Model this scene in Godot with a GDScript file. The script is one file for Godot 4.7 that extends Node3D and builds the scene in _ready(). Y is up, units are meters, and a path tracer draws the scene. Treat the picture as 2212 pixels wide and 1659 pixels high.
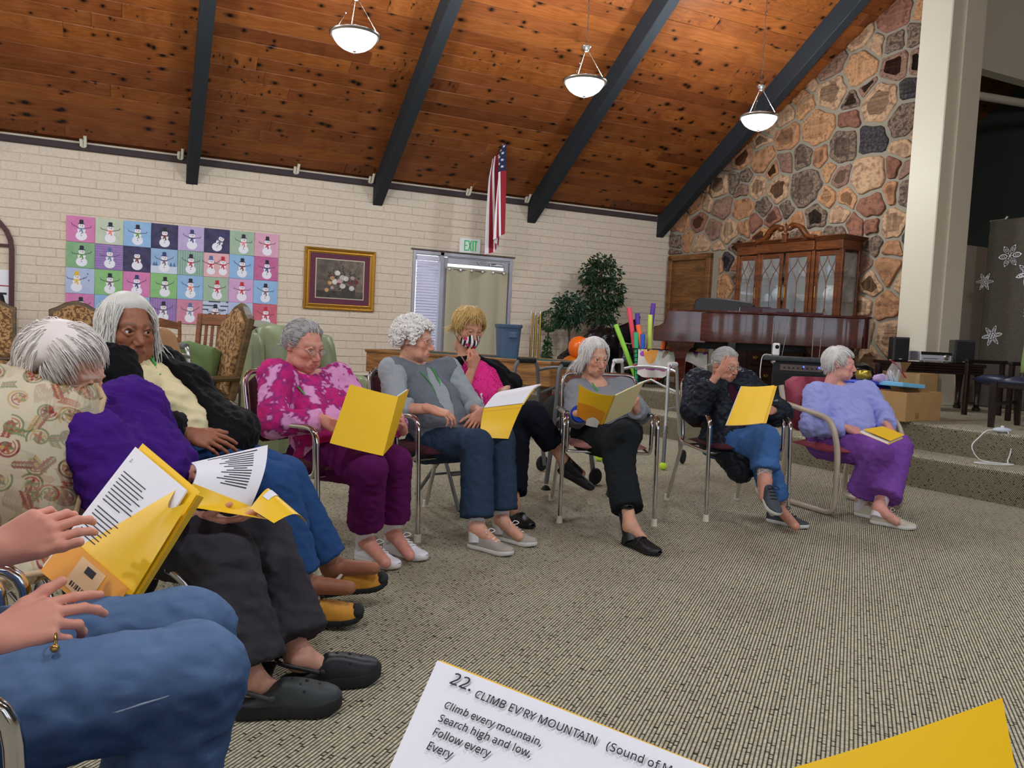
extends Node3D
# A singing circle in a community hall: brick wall, pine ceiling on black beams, stone wall, stage with a piano.

var rng := RandomNumberGenerator.new()
var M := {}
var counts := {}
const WALL_Z := -10.9
const SLOPE := 0.629
const EAVE := 3.06
const RIDGE_Z := -4.2
const STAGE_Y := 0.48
const V3 := Vector3.UP
const SKY_E := 3.0
const EXPO := 1.12
const LAMP_E := 2.6

# ---------------------------------------------------------------- mesh builder
class MB:
	var v := PackedVector3Array()
	var n := PackedVector3Array()
	var uv := PackedVector2Array()
	var col := PackedColorArray()
	var idx := PackedInt32Array()
	var xf := Transform3D()
	var c := Color.WHITE

	func vert(p: Vector3, nn: Vector3, u := Vector2.ZERO) -> int:
		v.append(xf * p)
		n.append((xf.basis * nn).normalized())
		uv.append(u)
		col.append(c)
		return v.size() - 1

	func tri(a: int, b: int, d: int) -> void: # counter-clockwise from outside
		idx.append(a); idx.append(d); idx.append(b)

	func face(pts: Array, inside = null, uvs = null) -> void: # flat convex polygon
		var nn: Vector3 = (pts[1] - pts[0]).cross(pts[2] - pts[0])
		if nn.length_squared() < 1e-16 and pts.size() > 3:
			nn = (pts[2] - pts[0]).cross(pts[3] - pts[0])
		nn = nn.normalized()
		var flip: bool = inside != null and nn.dot(pts[0] - inside) < 0.0
		if flip:
			nn = -nn
		var first := v.size()
		for i in pts.size():
			vert(pts[i], nn, uvs[i] if uvs != null else Vector2.ZERO)
		for i in range(1, pts.size() - 1):
			if flip:
				tri(first, first + i + 1, first + i)
			else:
				tri(first, first + i, first + i + 1)

	func box(ctr: Vector3, size: Vector3, b := 0.0, bs := Basis()) -> MB:
		var h := size * 0.5
		b = minf(b, minf(h.x, minf(h.y, h.z)) * 0.9)
		var q := func(sx: float, sy: float, sz: float, ax: int) -> Vector3:
			var p := Vector3(sx * (h.x - (0.0 if ax == 0 else b)), sy * (h.y - (0.0 if ax == 1 else b)), sz * (h.z - (0.0 if ax == 2 else b)))
			return ctr + bs * p
		for s: float in [-1.0, 1.0]:
			face([q.call(s, -1, -1, 0), q.call(s, 1, -1, 0), q.call(s, 1, 1, 0), q.call(s, -1, 1, 0)], ctr)
			face([q.call(-1, s, -1, 1), q.call(1, s, -1, 1), q.call(1, s, 1, 1), q.call(-1, s, 1, 1)], ctr)
			face([q.call(-1, -1, s, 2), q.call(1, -1, s, 2), q.call(1, 1, s, 2), q.call(-1, 1, s, 2)], ctr)
		if b > 0.0:
			for s: float in [-1.0, 1.0]:
				for t: float in [-1.0, 1.0]:
					face([q.call(s, t, -1, 0), q.call(s, t, 1, 0), q.call(s, t, 1, 1), q.call(s, t, -1, 1)], ctr)
					face([q.call(s, -1, t, 0), q.call(s, 1, t, 0), q.call(s, 1, t, 2), q.call(s, -1, t, 2)], ctr)
					face([q.call(-1, s, t, 1), q.call(1, s, t, 1), q.call(1, s, t, 2), q.call(-1, s, t, 2)], ctr)
					for w: float in [-1.0, 1.0]:
						face([q.call(s, t, w, 0), q.call(s, t, w, 1), q.call(s, t, w, 2)], ctr)
		return self

	# grid of points [rows][cols] with smooth normals; the outside is where (next col) x (next row) points
	func grid(rows: Array, wrap := false, uvscale := Vector2.ONE, flip := false) -> void:
		var nr := rows.size()
		var nc: int = rows[0].size()
		var nrm := PackedVector3Array()
		nrm.resize(nr * nc)
		for i in nr - 1:
			var r0: PackedVector3Array = rows[i]
			var r1: PackedVector3Array = rows[i + 1]
			for j in (nc if wrap else nc - 1):
				var k := (j + 1) % nc
				var f := (r0[k] - r0[j]).cross(r1[j] - r0[j]) + (r1[j] - r1[k]).cross(r0[k] - r1[k])
				nrm[i * nc + j] += f
				nrm[i * nc + k] += f
				nrm[i * nc + nc + j] += f
				nrm[i * nc + nc + k] += f
		var first := v.size()
		for i in nr:
			for j in nc:
				var q := nrm[i * nc + j]
				vert(rows[i][j], -q if flip else q, Vector2(float(j) / maxf(1, nc if wrap else nc - 1), float(i) / maxf(1, nr - 1)) * uvscale)
		for i in nr - 1:
			for j in (nc if wrap else nc - 1):
				var a := first + i * nc + j
				var b := first + i * nc + (j + 1) % nc
				if flip:
					tri(a, b + nc, b); tri(a, a + nc, b + nc)
				else:
					tri(a, b, b + nc); tri(a, b + nc, a + nc)

	# a thin sheet: the grid, its back a thickness below and its edge
	func sheet(rows: Array, thick: float, uvscale := Vector2.ONE) -> void:
		grid(rows, false, uvscale)
		var nr := rows.size()
		var nc: int = rows[0].size()
		var back := []
		for i in nr:
			var r := PackedVector3Array()
			for j in nc:
				var du: Vector3 = rows[i][mini(j + 1, nc - 1)] - rows[i][maxi(j - 1, 0)]
				var dv: Vector3 = rows[mini(i + 1, nr - 1)][j] - rows[maxi(i - 1, 0)][j]
				r.append(rows[i][j] - du.cross(dv).normalized() * thick)
			back.append(r)
		grid(back, false, uvscale, true)
		for i in nr - 1:
			face([rows[i][0], rows[i + 1][0], back[i + 1][0], back[i][0]])
			face([rows[i][nc - 1], back[i][nc - 1], back[i + 1][nc - 1], rows[i + 1][nc - 1]])
		for j in nc - 1:
			face([rows[0][j], back[0][j], back[0][j + 1], rows[0][j + 1]])
			face([rows[nr - 1][j], rows[nr - 1][j + 1], back[nr - 1][j + 1], back[nr - 1][j]])

	# rings of equal length -> closed skin; caps are fans to the ring's middle
	func loft(rings: Array, caps := true) -> void:
		grid(rings, true)
		if caps:
			for e in [0, rings.size() - 1]:
				var r: PackedVector3Array = rings[e]
				var m := Vector3.ZERO
				for p in r:
					m += p
				m /= r.size()
				var other := Vector3.ZERO
				for p in rings[1 if e == 0 else rings.size() - 2]:
					other += p
				other /= r.size()
				var nn := (m - other).normalized()
				var a := vert(m, nn)
				var first := v.size()
				for p in r:
					vert(p, nn)
				for j in r.size():
					var k := (j + 1) % r.size()
					if e == 0:
						tri(a, first + k, first + j)
					else:
						tri(a, first + j, first + k)

	func tube(path: Array, rad, segs := 8, caps := true, flat := 1.0) -> MB:
		var up := Vector3.ZERO
		var rings := []
		for i in path.size():
			var d: Vector3 = (path[mini(i + 1, path.size() - 1)] - path[maxi(i - 1, 0)]).normalized()
			if up == Vector3.ZERO:
				up = Vector3.UP if absf(d.y) < 0.9 else Vector3.BACK
			var x := up.cross(d).normalized()
			up = d.cross(x).normalized()
			var r: float = rad[i] if rad is Array else rad
			var ring := PackedVector3Array()
			for k in segs:
				var a := TAU * k / segs
				ring.append(path[i] + (x * cos(a) + up * sin(a) * flat) * r)
			rings.append(ring)
		loft(rings, caps)
		return self

	# profile of Vector2(radius, height) turned about the y axis through at; going upwards with the outside to the right
	func lathe(prof: Array, segs := 16, at := Vector3.ZERO, bs := Basis()) -> MB:
		for i in prof.size() - 1:
			var p: Vector2 = prof[i]
			var q: Vector2 = prof[i + 1]
			if p.distance_to(q) < 1e-6:
				continue
			var own := Vector2(q.y - p.y, p.x - q.x).normalized()
			var n0 := own
			var n1 := own
			if i > 0:
				var o: Vector2 = prof[i - 1]
				var m := Vector2(p.y - o.y, o.x - p.x).normalized()
				if m.dot(own) > 0.72:
					n0 = (m + own).normalized()
			if i < prof.size() - 2:
				var o: Vector2 = prof[i + 2]
				var m := Vector2(o.y - q.y, q.x - o.x).normalized()
				if m.dot(own) > 0.72:
					n1 = (m + own).normalized()
			var first := v.size()
			for k in segs + 1:
				var a := TAU * k / segs
				var d := Vector3(cos(a), 0, -sin(a))
				vert(at + bs * (d * p.x + Vector3(0, p.y, 0)), bs * (d * n0.x + Vector3(0, n0.y, 0)), Vector2(float(k) / segs, float(i) / (prof.size() - 1)))
				vert(at + bs * (d * q.x + Vector3(0, q.y, 0)), bs * (d * n1.x + Vector3(0, n1.y, 0)), Vector2(float(k) / segs, float(i + 1) / (prof.size() - 1)))
			for k in segs:
				var a := first + k * 2
				tri(a, a + 2, a + 3)
				tri(a, a + 3, a + 1)
		return self

	func ball(ctr: Vector3, r: Vector3, bs := Basis(), nu := 16, nv := 10) -> MB:
		var first := v.size()
		for i in nv + 1:
			var t := PI * i / nv
			for j in nu + 1:
				var a := TAU * j / nu
				var d := Vector3(sin(t) * cos(a), cos(t), -sin(t) * sin(a))
				vert(ctr + bs * (d * r), bs * (d / r), Vector2(float(j) / nu, float(i) / nv))
		for i in nv:
			for j in nu:
				var a := first + i * (nu + 1) + j
				var b := a + nu + 1
				tri(a, b, b + 1)
				tri(a, b + 1, a + 1)
		return self

	# flat outline (xy) with a thickness along z, edges chamfered by b
	func slab(poly: PackedVector2Array, z0: float, z1: float, b := 0.0, smooth := false) -> MB:
		if Geometry2D.is_polygon_clockwise(poly):
			poly = poly.duplicate()
			poly.reverse()
		var m := poly.size()
		var ins := poly
		if b > 0.0:
			ins = PackedVector2Array()
			for i in m:
				var d0 := (poly[i] - poly[(i + m - 1) % m]).normalized()
				var d1 := (poly[(i + 1) % m] - poly[i]).normalized()
				var bis := Vector2(-d0.y, d0.x) + Vector2(-d1.y, d1.x)
				ins.append(poly[i] + bis / maxf(0.5, bis.length_squared() * 0.5) * b)
		var tris := Geometry2D.triangulate_polygon(ins)
		for s in 2:
			var z := z1 if s == 0 else z0
			var first := v.size()
			for p in ins:
				vert(Vector3(p.x, p.y, z), Vector3(0, 0, 1 if s == 0 else -1), p)
			for i in range(0, tris.size(), 3):
				var a := ins[tris[i]]
				var ccw := (ins[tris[i + 1]] - a).cross(ins[tris[i + 2]] - a) > 0.0
				if ccw == (s == 0):
					tri(first + tris[i], first + tris[i + 1], first + tris[i + 2])
				else:
					tri(first + tris[i], first + tris[i + 2], first + tris[i + 1])
		var lv := [[ins, z0], [poly, z0 + b], [poly, z1 - b], [ins, z1]] if b > 0.0 else [[poly, z0], [poly, z1]]
		if smooth:
			var rows := []
			for e in lv:
				var r := PackedVector3Array()
				for p in e[0]:
					r.append(Vector3(p.x, p.y, e[1]))
				rows.append(r)
			grid(rows, true)
		else:
			for e in lv.size() - 1:
				for i in m:
					var k := (i + 1) % m
					face([Vector3(lv[e][0][i].x, lv[e][0][i].y, lv[e][1]), Vector3(lv[e][0][k].x, lv[e][0][k].y, lv[e][1]), Vector3(lv[e + 1][0][k].x, lv[e + 1][0][k].y, lv[e + 1][1]), Vector3(lv[e + 1][0][i].x, lv[e + 1][0][i].y, lv[e + 1][1])])
		return self

	func add_mesh(m: Mesh, t: Transform3D) -> MB:
		for s in m.get_surface_count():
			var a := m.surface_get_arrays(s)
			var first := v.size()
			var vs: PackedVector3Array = a[Mesh.ARRAY_VERTEX]
			var ns: PackedVector3Array = a[Mesh.ARRAY_NORMAL]
			for i in vs.size():
				vert(t * vs[i], t.basis * ns[i])
			if a[Mesh.ARRAY_INDEX] != null:
				for i: int in a[Mesh.ARRAY_INDEX]:
					idx.append(first + i)
			else:
				for i in vs.size():
					idx.append(first + i)
		return self

	func done() -> ArrayMesh:
		var a := []
		a.resize(Mesh.ARRAY_MAX)
		a[Mesh.ARRAY_VERTEX] = v
		a[Mesh.ARRAY_NORMAL] = n
		a[Mesh.ARRAY_TEX_UV] = uv
		a[Mesh.ARRAY_COLOR] = col
		a[Mesh.ARRAY_INDEX] = idx
		var m := ArrayMesh.new()
		m.add_surface_from_arrays(Mesh.PRIMITIVE_TRIANGLES, a)
		return m

# ---------------------------------------------------------------- naming and placing
func numbered(called: String) -> String:
	var k: int = counts.get(called, -1) + 1
	counts[called] = k
	return called if k == 0 else "%s_%03d" % [called, k]

func tag(o: Node3D, label: String, category := "", group := "") -> Node3D:
	o.set_meta("label", label)
	if category:
		o.set_meta("category", category)
	if group:
		o.set_meta("group", group)
	return o

func thing(called: String, label: String, category: String, at := Vector3.ZERO, turn := 0.0, group := "") -> Node3D:
	var o := Node3D.new()
	o.name = numbered(called)
	add_child(o)
	o.position = at
	o.rotation.y = turn
	return tag(o, label, category, group)

func part(called: String, mesh, mat: Material, parent: Node3D, at := Transform3D()) -> MeshInstance3D:
	var o := MeshInstance3D.new()
	o.name = called
	o.mesh = mesh.done() if mesh is MB else mesh
	o.material_override = mat
	parent.add_child(o, true)
	o.transform = at
	return o

func solo(called: String, mesh, mat: Material, label: String, category: String, at := Transform3D(), group := "") -> MeshInstance3D:
	var o := MeshInstance3D.new()
	o.name = numbered(called)
	o.mesh = mesh.done() if mesh is MB else mesh
	o.material_override = mat
	add_child(o)
	o.transform = at
	tag(o, label, category, group)
	return o

func struct(called: String, mesh, mat: Material, label := "", at := Transform3D()) -> MeshInstance3D:
	var o := MeshInstance3D.new()
	o.name = numbered(called)
	o.mesh = mesh.done() if mesh is MB else mesh
	o.material_override = mat
	add_child(o)
	o.transform = at
	o.set_meta("kind", "structure")
	if label:
		o.set_meta("label", label)
	return o

func copy(src: Node3D, at: Vector3, turn: float, label := "", group := "") -> Node3D:
	var base := str(src.name)
	var r: Node3D = src.duplicate()
	var rx := RegEx.create_from_string("_[0-9]{3}$")
	r.name = numbered(rx.sub(base, ""))
	add_child(r)
	r.position = at
	r.rotation = Vector3(0, turn, 0)
	if label:
		r.set_meta("label", label)
	if group:
		r.set_meta("group", group)
	return r

func T(at: Vector3, bs := Basis()) -> Transform3D:
	return Transform3D(bs, at)

func rot(x: float, y: float, z := 0.0) -> Basis:
	return Basis.from_euler(Vector3(deg_to_rad(x), deg_to_rad(y), deg_to_rad(z)))

func curve(pts: Array, steps := 6) -> Array: # Catmull-Rom through the points
	var out := []
	for i in pts.size() - 1:
		var p0: Vector3 = pts[maxi(i - 1, 0)]
		var p1: Vector3 = pts[i]
		var p2: Vector3 = pts[i + 1]
		var p3: Vector3 = pts[mini(i + 2, pts.size() - 1)]
		for k in steps:
			out.append(p1.cubic_interpolate(p2, p0, p3, float(k) / steps))
	out.append(pts[-1])
	return out

func bend(pts: Array, r: float, steps := 5) -> Array: # polyline with rounded corners
	var out := [pts[0]]
	for i in range(1, pts.size() - 1):
		var a: Vector3 = (pts[i - 1] - pts[i])
		var b: Vector3 = (pts[i + 1] - pts[i])
		var q := minf(r, minf(a.length(), b.length()) * 0.49)
		var s: Vector3 = pts[i] + a.normalized() * q
		var e: Vector3 = pts[i] + b.normalized() * q
		for k in steps + 1:
			var t := float(k) / steps
			out.append(s.lerp(pts[i], t).lerp(pts[i].lerp(e, t), t))
	out.append(pts[-1])
	return out

# ---------------------------------------------------------------- materials
func noise_tex(freq: float, ramp: Array, size := 512, kind := FastNoiseLite.TYPE_SIMPLEX_SMOOTH, oct := 4, sd := 1, as_normal := false, bump := 4.0) -> NoiseTexture2D:
	var fn := FastNoiseLite.new()
	fn.noise_type = kind
	fn.frequency = freq
	fn.fractal_octaves = oct
	fn.seed = sd
	var t := NoiseTexture2D.new()
	t.width = size
	t.height = size
	t.seamless = true
	t.noise = fn
	t.as_normal_map = as_normal
	t.bump_strength = bump
	if ramp:
		var g := Gradient.new()
		var offs := PackedFloat32Array()
		var cols := PackedColorArray()
		for e in ramp:
			offs.append(e[0])
			cols.append(e[1])
		g.offsets = offs
		g.colors = cols
		t.color_ramp = g
	return t

func mat(key: String, c: Color, rough := 0.7, metal := 0.0) -> StandardMaterial3D:
	var m := StandardMaterial3D.new()
	m.resource_name = key
	m.albedo_color = c
	m.roughness = rough
	m.metallic = metal
	M[key] = m
	return m

func tri_tex(m: StandardMaterial3D, t: Texture2D, scale: float, world := false) -> StandardMaterial3D:
	m.albedo_texture = t
	m.uv1_triplanar = true
	m.uv1_world_triplanar = world
	m.uv1_scale = Vector3.ONE * scale
	return m

func c8(r: int, g: int, b: int) -> Color:
	return Color8(r, g, b)

func image_tex(w: int, h: int, f: Callable) -> ImageTexture:
	var b := PackedByteArray()
	b.resize(w * h * 3)
	var k := 0
	for y in h:
		for x in w:
			var q: Color = f.call(x, y)
			b[k] = clampi(int(q.r * 255.0), 0, 255)
			b[k + 1] = clampi(int(q.g * 255.0), 0, 255)
			b[k + 2] = clampi(int(q.b * 255.0), 0, 255)
			k += 3
	return ImageTexture.create_from_image(Image.create_from_data(w, h, false, Image.FORMAT_RGB8, b))
# ---------------------------------------------------------------- shared materials
func make_materials() -> void:
	mat("chrome", c8(215, 215, 218), 0.1, 1.0)
	mat("nickel", c8(190, 186, 180), 0.25, 1.0)
	mat("dull_steel", c8(150, 148, 145), 0.4, 1.0)
	mat("aluminium", c8(200, 202, 204), 0.38, 0.9)
	mat("grey_tube", c8(112, 114, 116), 0.45, 0.5)
	mat("brass", c8(196, 160, 84), 0.3, 1.0)
	mat("black_plastic", c8(22, 22, 24), 0.45)
	mat("black_rubber", c8(24, 24, 25), 0.8)
	mat("white_plastic", c8(232, 232, 230), 0.4)
	mat("cream_plastic", c8(226, 220, 200), 0.5)
	mat("beam_black", c8(27, 33, 38), 0.75)
	mat("fascia", c8(62, 50, 52), 0.8)
	mat("mortar", c8(150, 140, 122), 0.95)
	mat("cream_paint", c8(222, 212, 188), 0.6)
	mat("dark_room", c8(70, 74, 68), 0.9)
	mat("paper", c8(236, 236, 240), 0.6)
	mat("ink", c8(48, 48, 54), 0.8)
	mat("folder_yellow", c8(247, 198, 24), 0.42)
	M.folder_yellow.backlight = Color(0.12, 0.09, 0.0)
	mat("folder_orange", c8(232, 152, 22), 0.45)
	mat("cable_white", c8(225, 225, 222), 0.5)
	# painted brick
	var bp := mat("brick_paint", c8(224, 208, 187), 0.62)
	bp.uv1_triplanar = true
	bp.uv1_world_triplanar = true
	bp.uv1_scale = Vector3.ONE * 2.2
	bp.albedo_texture = noise_tex(0.02, [[0.0, Color(0.93, 0.92, 0.9)], [1.0, Color(1, 1, 1)]], 512, FastNoiseLite.TYPE_SIMPLEX_SMOOTH, 4, 4)
	bp.normal_enabled = true
	bp.normal_texture = noise_tex(0.03, [], 512, FastNoiseLite.TYPE_SIMPLEX_SMOOTH, 4, 5, true, 3.0)
	bp.normal_scale = 0.5
	mat("joint_paint", c8(214, 198, 176), 0.75)
	# pine
	var knots := []
	var kr := RandomNumberGenerator.new()
	kr.seed = 77
	for i in 74:
		knots.append([kr.randf() * 1024.0, kr.randf() * 512.0, kr.randf_range(2.5, 7.5), kr.randf_range(1.1, 2.2)])
	var gn := FastNoiseLite.new()
	gn.frequency = 0.011
	gn.fractal_octaves = 3
	gn.seed = 9
	var pine := image_tex(1024, 512, func(x: int, y: int) -> Color:
		var g := gn.get_noise_2d(x * 0.16, y * 1.9)
		var s := sin(y * 0.42 + g * 16.0) * 0.5 + 0.5
		var b := gn.get_noise_2d(x * 0.5 + 900.0, y * 0.4)
		return Color(0.86 + 0.10 * s + 0.10 * b, 0.80 + 0.13 * s + 0.13 * b, 0.72 + 0.16 * s + 0.16 * b))
	var pim := pine.get_image()
	for k in knots:
		var rx: float = k[2] * k[3]
		for y in range(int(k[1] - k[2] * 2.4), int(k[1] + k[2] * 2.4) + 1):
			for x in range(int(k[0] - rx * 3.4), int(k[0] + rx * 3.4) + 1):
				var d := Vector2((x - k[0]) / rx, (y - k[1]) / k[2]).length()
				var e := Vector2((x - k[0]) / (rx * 3.0), (y - k[1]) / (k[2] * 1.9)).length()
				var px := posmod(x, 1024)
				var py := posmod(y, 512)
				var q := pim.get_pixel(px, py)
				if e < 1.0:
					q = q * lerpf(0.62, 1.0, smoothstep(0.2, 1.0, e))
				if d < 1.0:
					q = q.lerp(Color(0.16, 0.07, 0.04), smoothstep(1.0, 0.55, d))
				pim.set_pixel(px, py, q)
	var pt := ImageTexture.create_from_image(pim)
	var tints := [c8(142, 84, 42), c8(152, 92, 46), c8(132, 76, 38), c8(147, 87, 40), c8(118, 66, 34), c8(138, 80, 43)]
	for i in tints.size():
		var m := mat("pine_%d" % i, tints[i], 0.42)
		m.albedo_texture = pt
		m.metallic_specular = 0.35
	# carpet
	var cn := RandomNumberGenerator.new()
	cn.seed = 5
	var speck := PackedFloat32Array()
	for i in 48 * 96:
		speck.append(cn.randf())
	var tone := FastNoiseLite.new()
	tone.frequency = 0.008
	var loop := func(x: int, y: int) -> Array:
		var row := int(x / 10.0)
		var u := fmod(x, 10.0) / 10.0
		var off := 0.5 if row % 2 else 0.0
		var vv := y / 5.0 + off
		var cell := int(vv) % 96
		var w := fmod(vv, 1.0)
		var hh := sin(u * PI)
		var bump := sqrt(maxf(0.0, hh)) * (0.72 + 0.28 * sin(w * PI))
		return [bump, speck[(row % 48) * 96 + cell], u]
	var carpet := image_tex(480, 480, func(x: int, y: int) -> Color:
		var a: Array = loop.call(x, y)
		var l: float = lerpf(0.34, 1.0, smoothstep(0.25, 0.95, a[0]))
		l *= 0.84 + 0.2 * a[1]
		if a[1] < 0.035:
			l *= 0.5
		return Color(l, l * 0.985, l * 0.955))
	var chgt := image_tex(480, 480, func(x: int, y: int) -> Color:
		var a: Array = loop.call(x, y)
		return Color(a[0], a[0], a[0]))
	var cm := mat("carpet", c8(214, 208, 184), 0.95)
	cm.albedo_texture = carpet
	cm.heightmap_enabled = true
	cm.heightmap_texture = chgt
	cm.heightmap_scale = 0.35
	cm.metallic_specular = 0.1
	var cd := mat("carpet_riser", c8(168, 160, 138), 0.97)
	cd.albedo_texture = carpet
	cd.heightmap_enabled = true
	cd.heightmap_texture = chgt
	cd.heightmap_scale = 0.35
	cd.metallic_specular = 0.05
	var pc := mat("panel_carpet", c8(92, 84, 72), 0.97)
	tri_tex(pc, noise_tex(0.25, [[0.2, Color(0.72, 0.72, 0.72)], [0.8, Color(1, 1, 1)]], 256, FastNoiseLite.TYPE_VALUE, 2, 8), 3.0)
	# stone
	var st := [
		noise_tex(0.012, [[0.15, c8(128, 96, 74)], [0.4, c8(186, 146, 112)], [0.6, c8(204, 166, 126)], [0.85, c8(164, 130, 102)]], 512, FastNoiseLite.TYPE_SIMPLEX_SMOOTH, 5, 21),
		noise_tex(0.014, [[0.1, c8(84, 64, 56)], [0.4, c8(134, 100, 82)], [0.65, c8(158, 118, 96)], [0.9, c8(112, 90, 80)]], 512, FastNoiseLite.TYPE_SIMPLEX_SMOOTH, 5, 22),
		noise_tex(0.016, [[0.1, c8(58, 50, 46)], [0.45, c8(120, 104, 92)], [0.6, c8(168, 148, 124)], [0.9, c8(92, 78, 72)]], 512, FastNoiseLite.TYPE_SIMPLEX_SMOOTH, 5, 23),
		noise_tex(0.02, [[0.1, c8(28, 26, 28)], [0.5, c8(62, 56, 58)], [0.8, c8(92, 82, 80)]], 512, FastNoiseLite.TYPE_SIMPLEX_SMOOTH, 5, 24)]
	var sb := noise_tex(0.02, [], 512, FastNoiseLite.TYPE_SIMPLEX_SMOOTH, 5, 25, true, 9.0)
	for i in 8:
		var m := mat("stone_%d" % i, [Color.WHITE, c8(255, 236, 214), c8(238, 214, 196), c8(255, 226, 214), Color.WHITE, c8(232, 220, 210), Color.WHITE, Color.WHITE][i], 0.88)
		tri_tex(m, st[[0, 0, 0, 1, 1, 2, 2, 3][i]], [1.3, 1.9, 1.0, 1.5, 2.2, 1.6, 2.4, 2.0][i])
		m.uv1_offset = Vector3(0.13, 0.37, 0.71) * i
		m.normal_enabled = true
		m.normal_texture = sb
		m.normal_scale = 1.4
	# woods with a grain along the object's long way
	for w in [["oak", c8(176, 124, 70), 0.45], ["mahogany", c8(84, 26, 20), 0.12], ["cabinet_wood", c8(122, 66, 30), 0.3], ["dark_wood", c8(62, 32, 22), 0.4], ["door_wood", c8(150, 98, 50), 0.45], ["chair_wood", c8(146, 88, 44), 0.4], ["olive_wood", c8(112, 86, 40), 0.45], ["espresso", c8(40, 22, 20), 0.3]]:
		var m := mat(w[0], w[1], w[2])
		tri_tex(m, M.get("_grain", null) if M.has("_grain") else grain_tex(), 1.0)
	M.mahogany.clearcoat_enabled = true
	M.mahogany.clearcoat = 0.8
	M.mahogany.clearcoat_roughness = 0.05

func grain_tex() -> Texture2D:
	var gn := FastNoiseLite.new()
	gn.frequency = 0.02
	gn.fractal_octaves = 4
	gn.seed = 31
	var t := image_tex(256, 256, func(x: int, y: int) -> Color:
		var a := TAU * x / 256.0
		var g := gn.get_noise_3d(cos(a) * 9.0 + 40.0, sin(a) * 9.0, y * 1.6 if y < 128 else (255 - y) * 1.6)
		var s := 0.5 + 0.5 * sin(y * 0.6 + g * 14.0)
		var l := 0.72 + 0.2 * s + 0.25 * g
		return Color(l, l * 0.98, l * 0.95))
	M["_grain"] = t
	return t

# ---------------------------------------------------------------- the hall
func ceil_y(z: float) -> float:
	return EAVE + SLOPE * (z - WALL_Z) if z < RIDGE_Z else EAVE + SLOPE * (RIDGE_Z - WALL_Z) - SLOPE * (z - RIDGE_Z)

const CORNER := Vector3(7.869, 0, -10.9)
const STONE_ALONG := Vector3(0.1289, 0, 0.99166)
const STONE_OUT := Vector3(-0.99166, 0, 0.1289)

func stone_t() -> Transform3D:
	return Transform3D(Basis(STONE_ALONG, Vector3.UP, STONE_OUT), CORNER)

func room() -> void:
	# floor: carpet with ribs at 45 degrees
	var g := MB.new()
	var fx := [-6.2, 12.0]
	var fz := [-11.1, 2.9]
	var pts := [Vector3(fx[0], 0, fz[1]), Vector3(fx[1], 0, fz[1]), Vector3(fx[1], 0, fz[0]), Vector3(fx[0], 0, fz[0])]
	var rib := Vector2(0.748, -0.664)
	var uvs := []
	for p: Vector3 in pts:
		var q := Vector2(p.x, p.z)
		uvs.append(Vector2(q.dot(Vector2(0.664, 0.748)), q.dot(rib)) / 0.547)
	g.face(pts, Vector3(0, -1, 0), uvs)
	struct("floor", g, M.carpet, "beige ribbed loop carpet")
	g = MB.new()
	g.box(Vector3(2.9, -0.11, -4.1), Vector3(18.2, 0.2, 14.0))
	part("slab", g, M.mortar, get_node("floor"))
	brick_wall()
	ceiling()
	stone_wall()
	stage()
	# the walls behind the camera, with windows that let daylight in
	g = MB.new()
	for e in [[-6.2, -5.0], [-3.4, -2.6], [-1.0, -0.2], [1.4, 2.2], [3.8, 4.6], [6.2, 12.0]]:
		g.box(Vector3((e[0] + e[1]) * 0.5, 1.6, 2.75), Vector3(e[1] - e[0], 3.2, 0.3))
	g.box(Vector3(2.9, 0.4, 2.75), Vector3(18.2, 0.8, 0.3))
	g.box(Vector3(2.9, 2.75, 2.75), Vector3(18.2, 0.9, 0.3))
	struct("wall_front", g, M.brick_paint)
	var k := 0
	for x in [-4.2, -1.8, 0.6, 3.0, 5.4]:
		k += 1
		g = MB.new()
		for s in [-0.77, 0.0, 0.77]:
			g.box(Vector3(x + s, 1.55, 2.72), Vector3(0.06, 1.5, 0.08))
		for s in [0.83, 2.27]:
			g.box(Vector3(x, s, 2.72), Vector3(1.6, 0.06, 0.08))
		struct("window_%d" % k, g, M.white_plastic)
	g = MB.new()
	g.slab(gable(-11.1, 2.9), -6.3, -6.0)
	struct("wall_left", g, M.brick_paint, "", Transform3D(Basis(Vector3.BACK * -1.0, Vector3.UP, Vector3.RIGHT), Vector3.ZERO))
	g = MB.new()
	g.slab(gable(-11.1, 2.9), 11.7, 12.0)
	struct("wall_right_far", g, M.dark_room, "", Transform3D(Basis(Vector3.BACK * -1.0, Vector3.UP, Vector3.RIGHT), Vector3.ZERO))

func gable(z0: float, z1: float) -> PackedVector2Array: # in (-z, y)
	return PackedVector2Array([Vector2(-z0, -0.1), Vector2(-z0, ceil_y(WALL_Z) + 0.2), Vector2(-RIDGE_Z, ceil_y(RIDGE_Z) + 0.2), Vector2(-z1, ceil_y(z1) + 0.2), Vector2(-z1, -0.1)])

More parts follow.
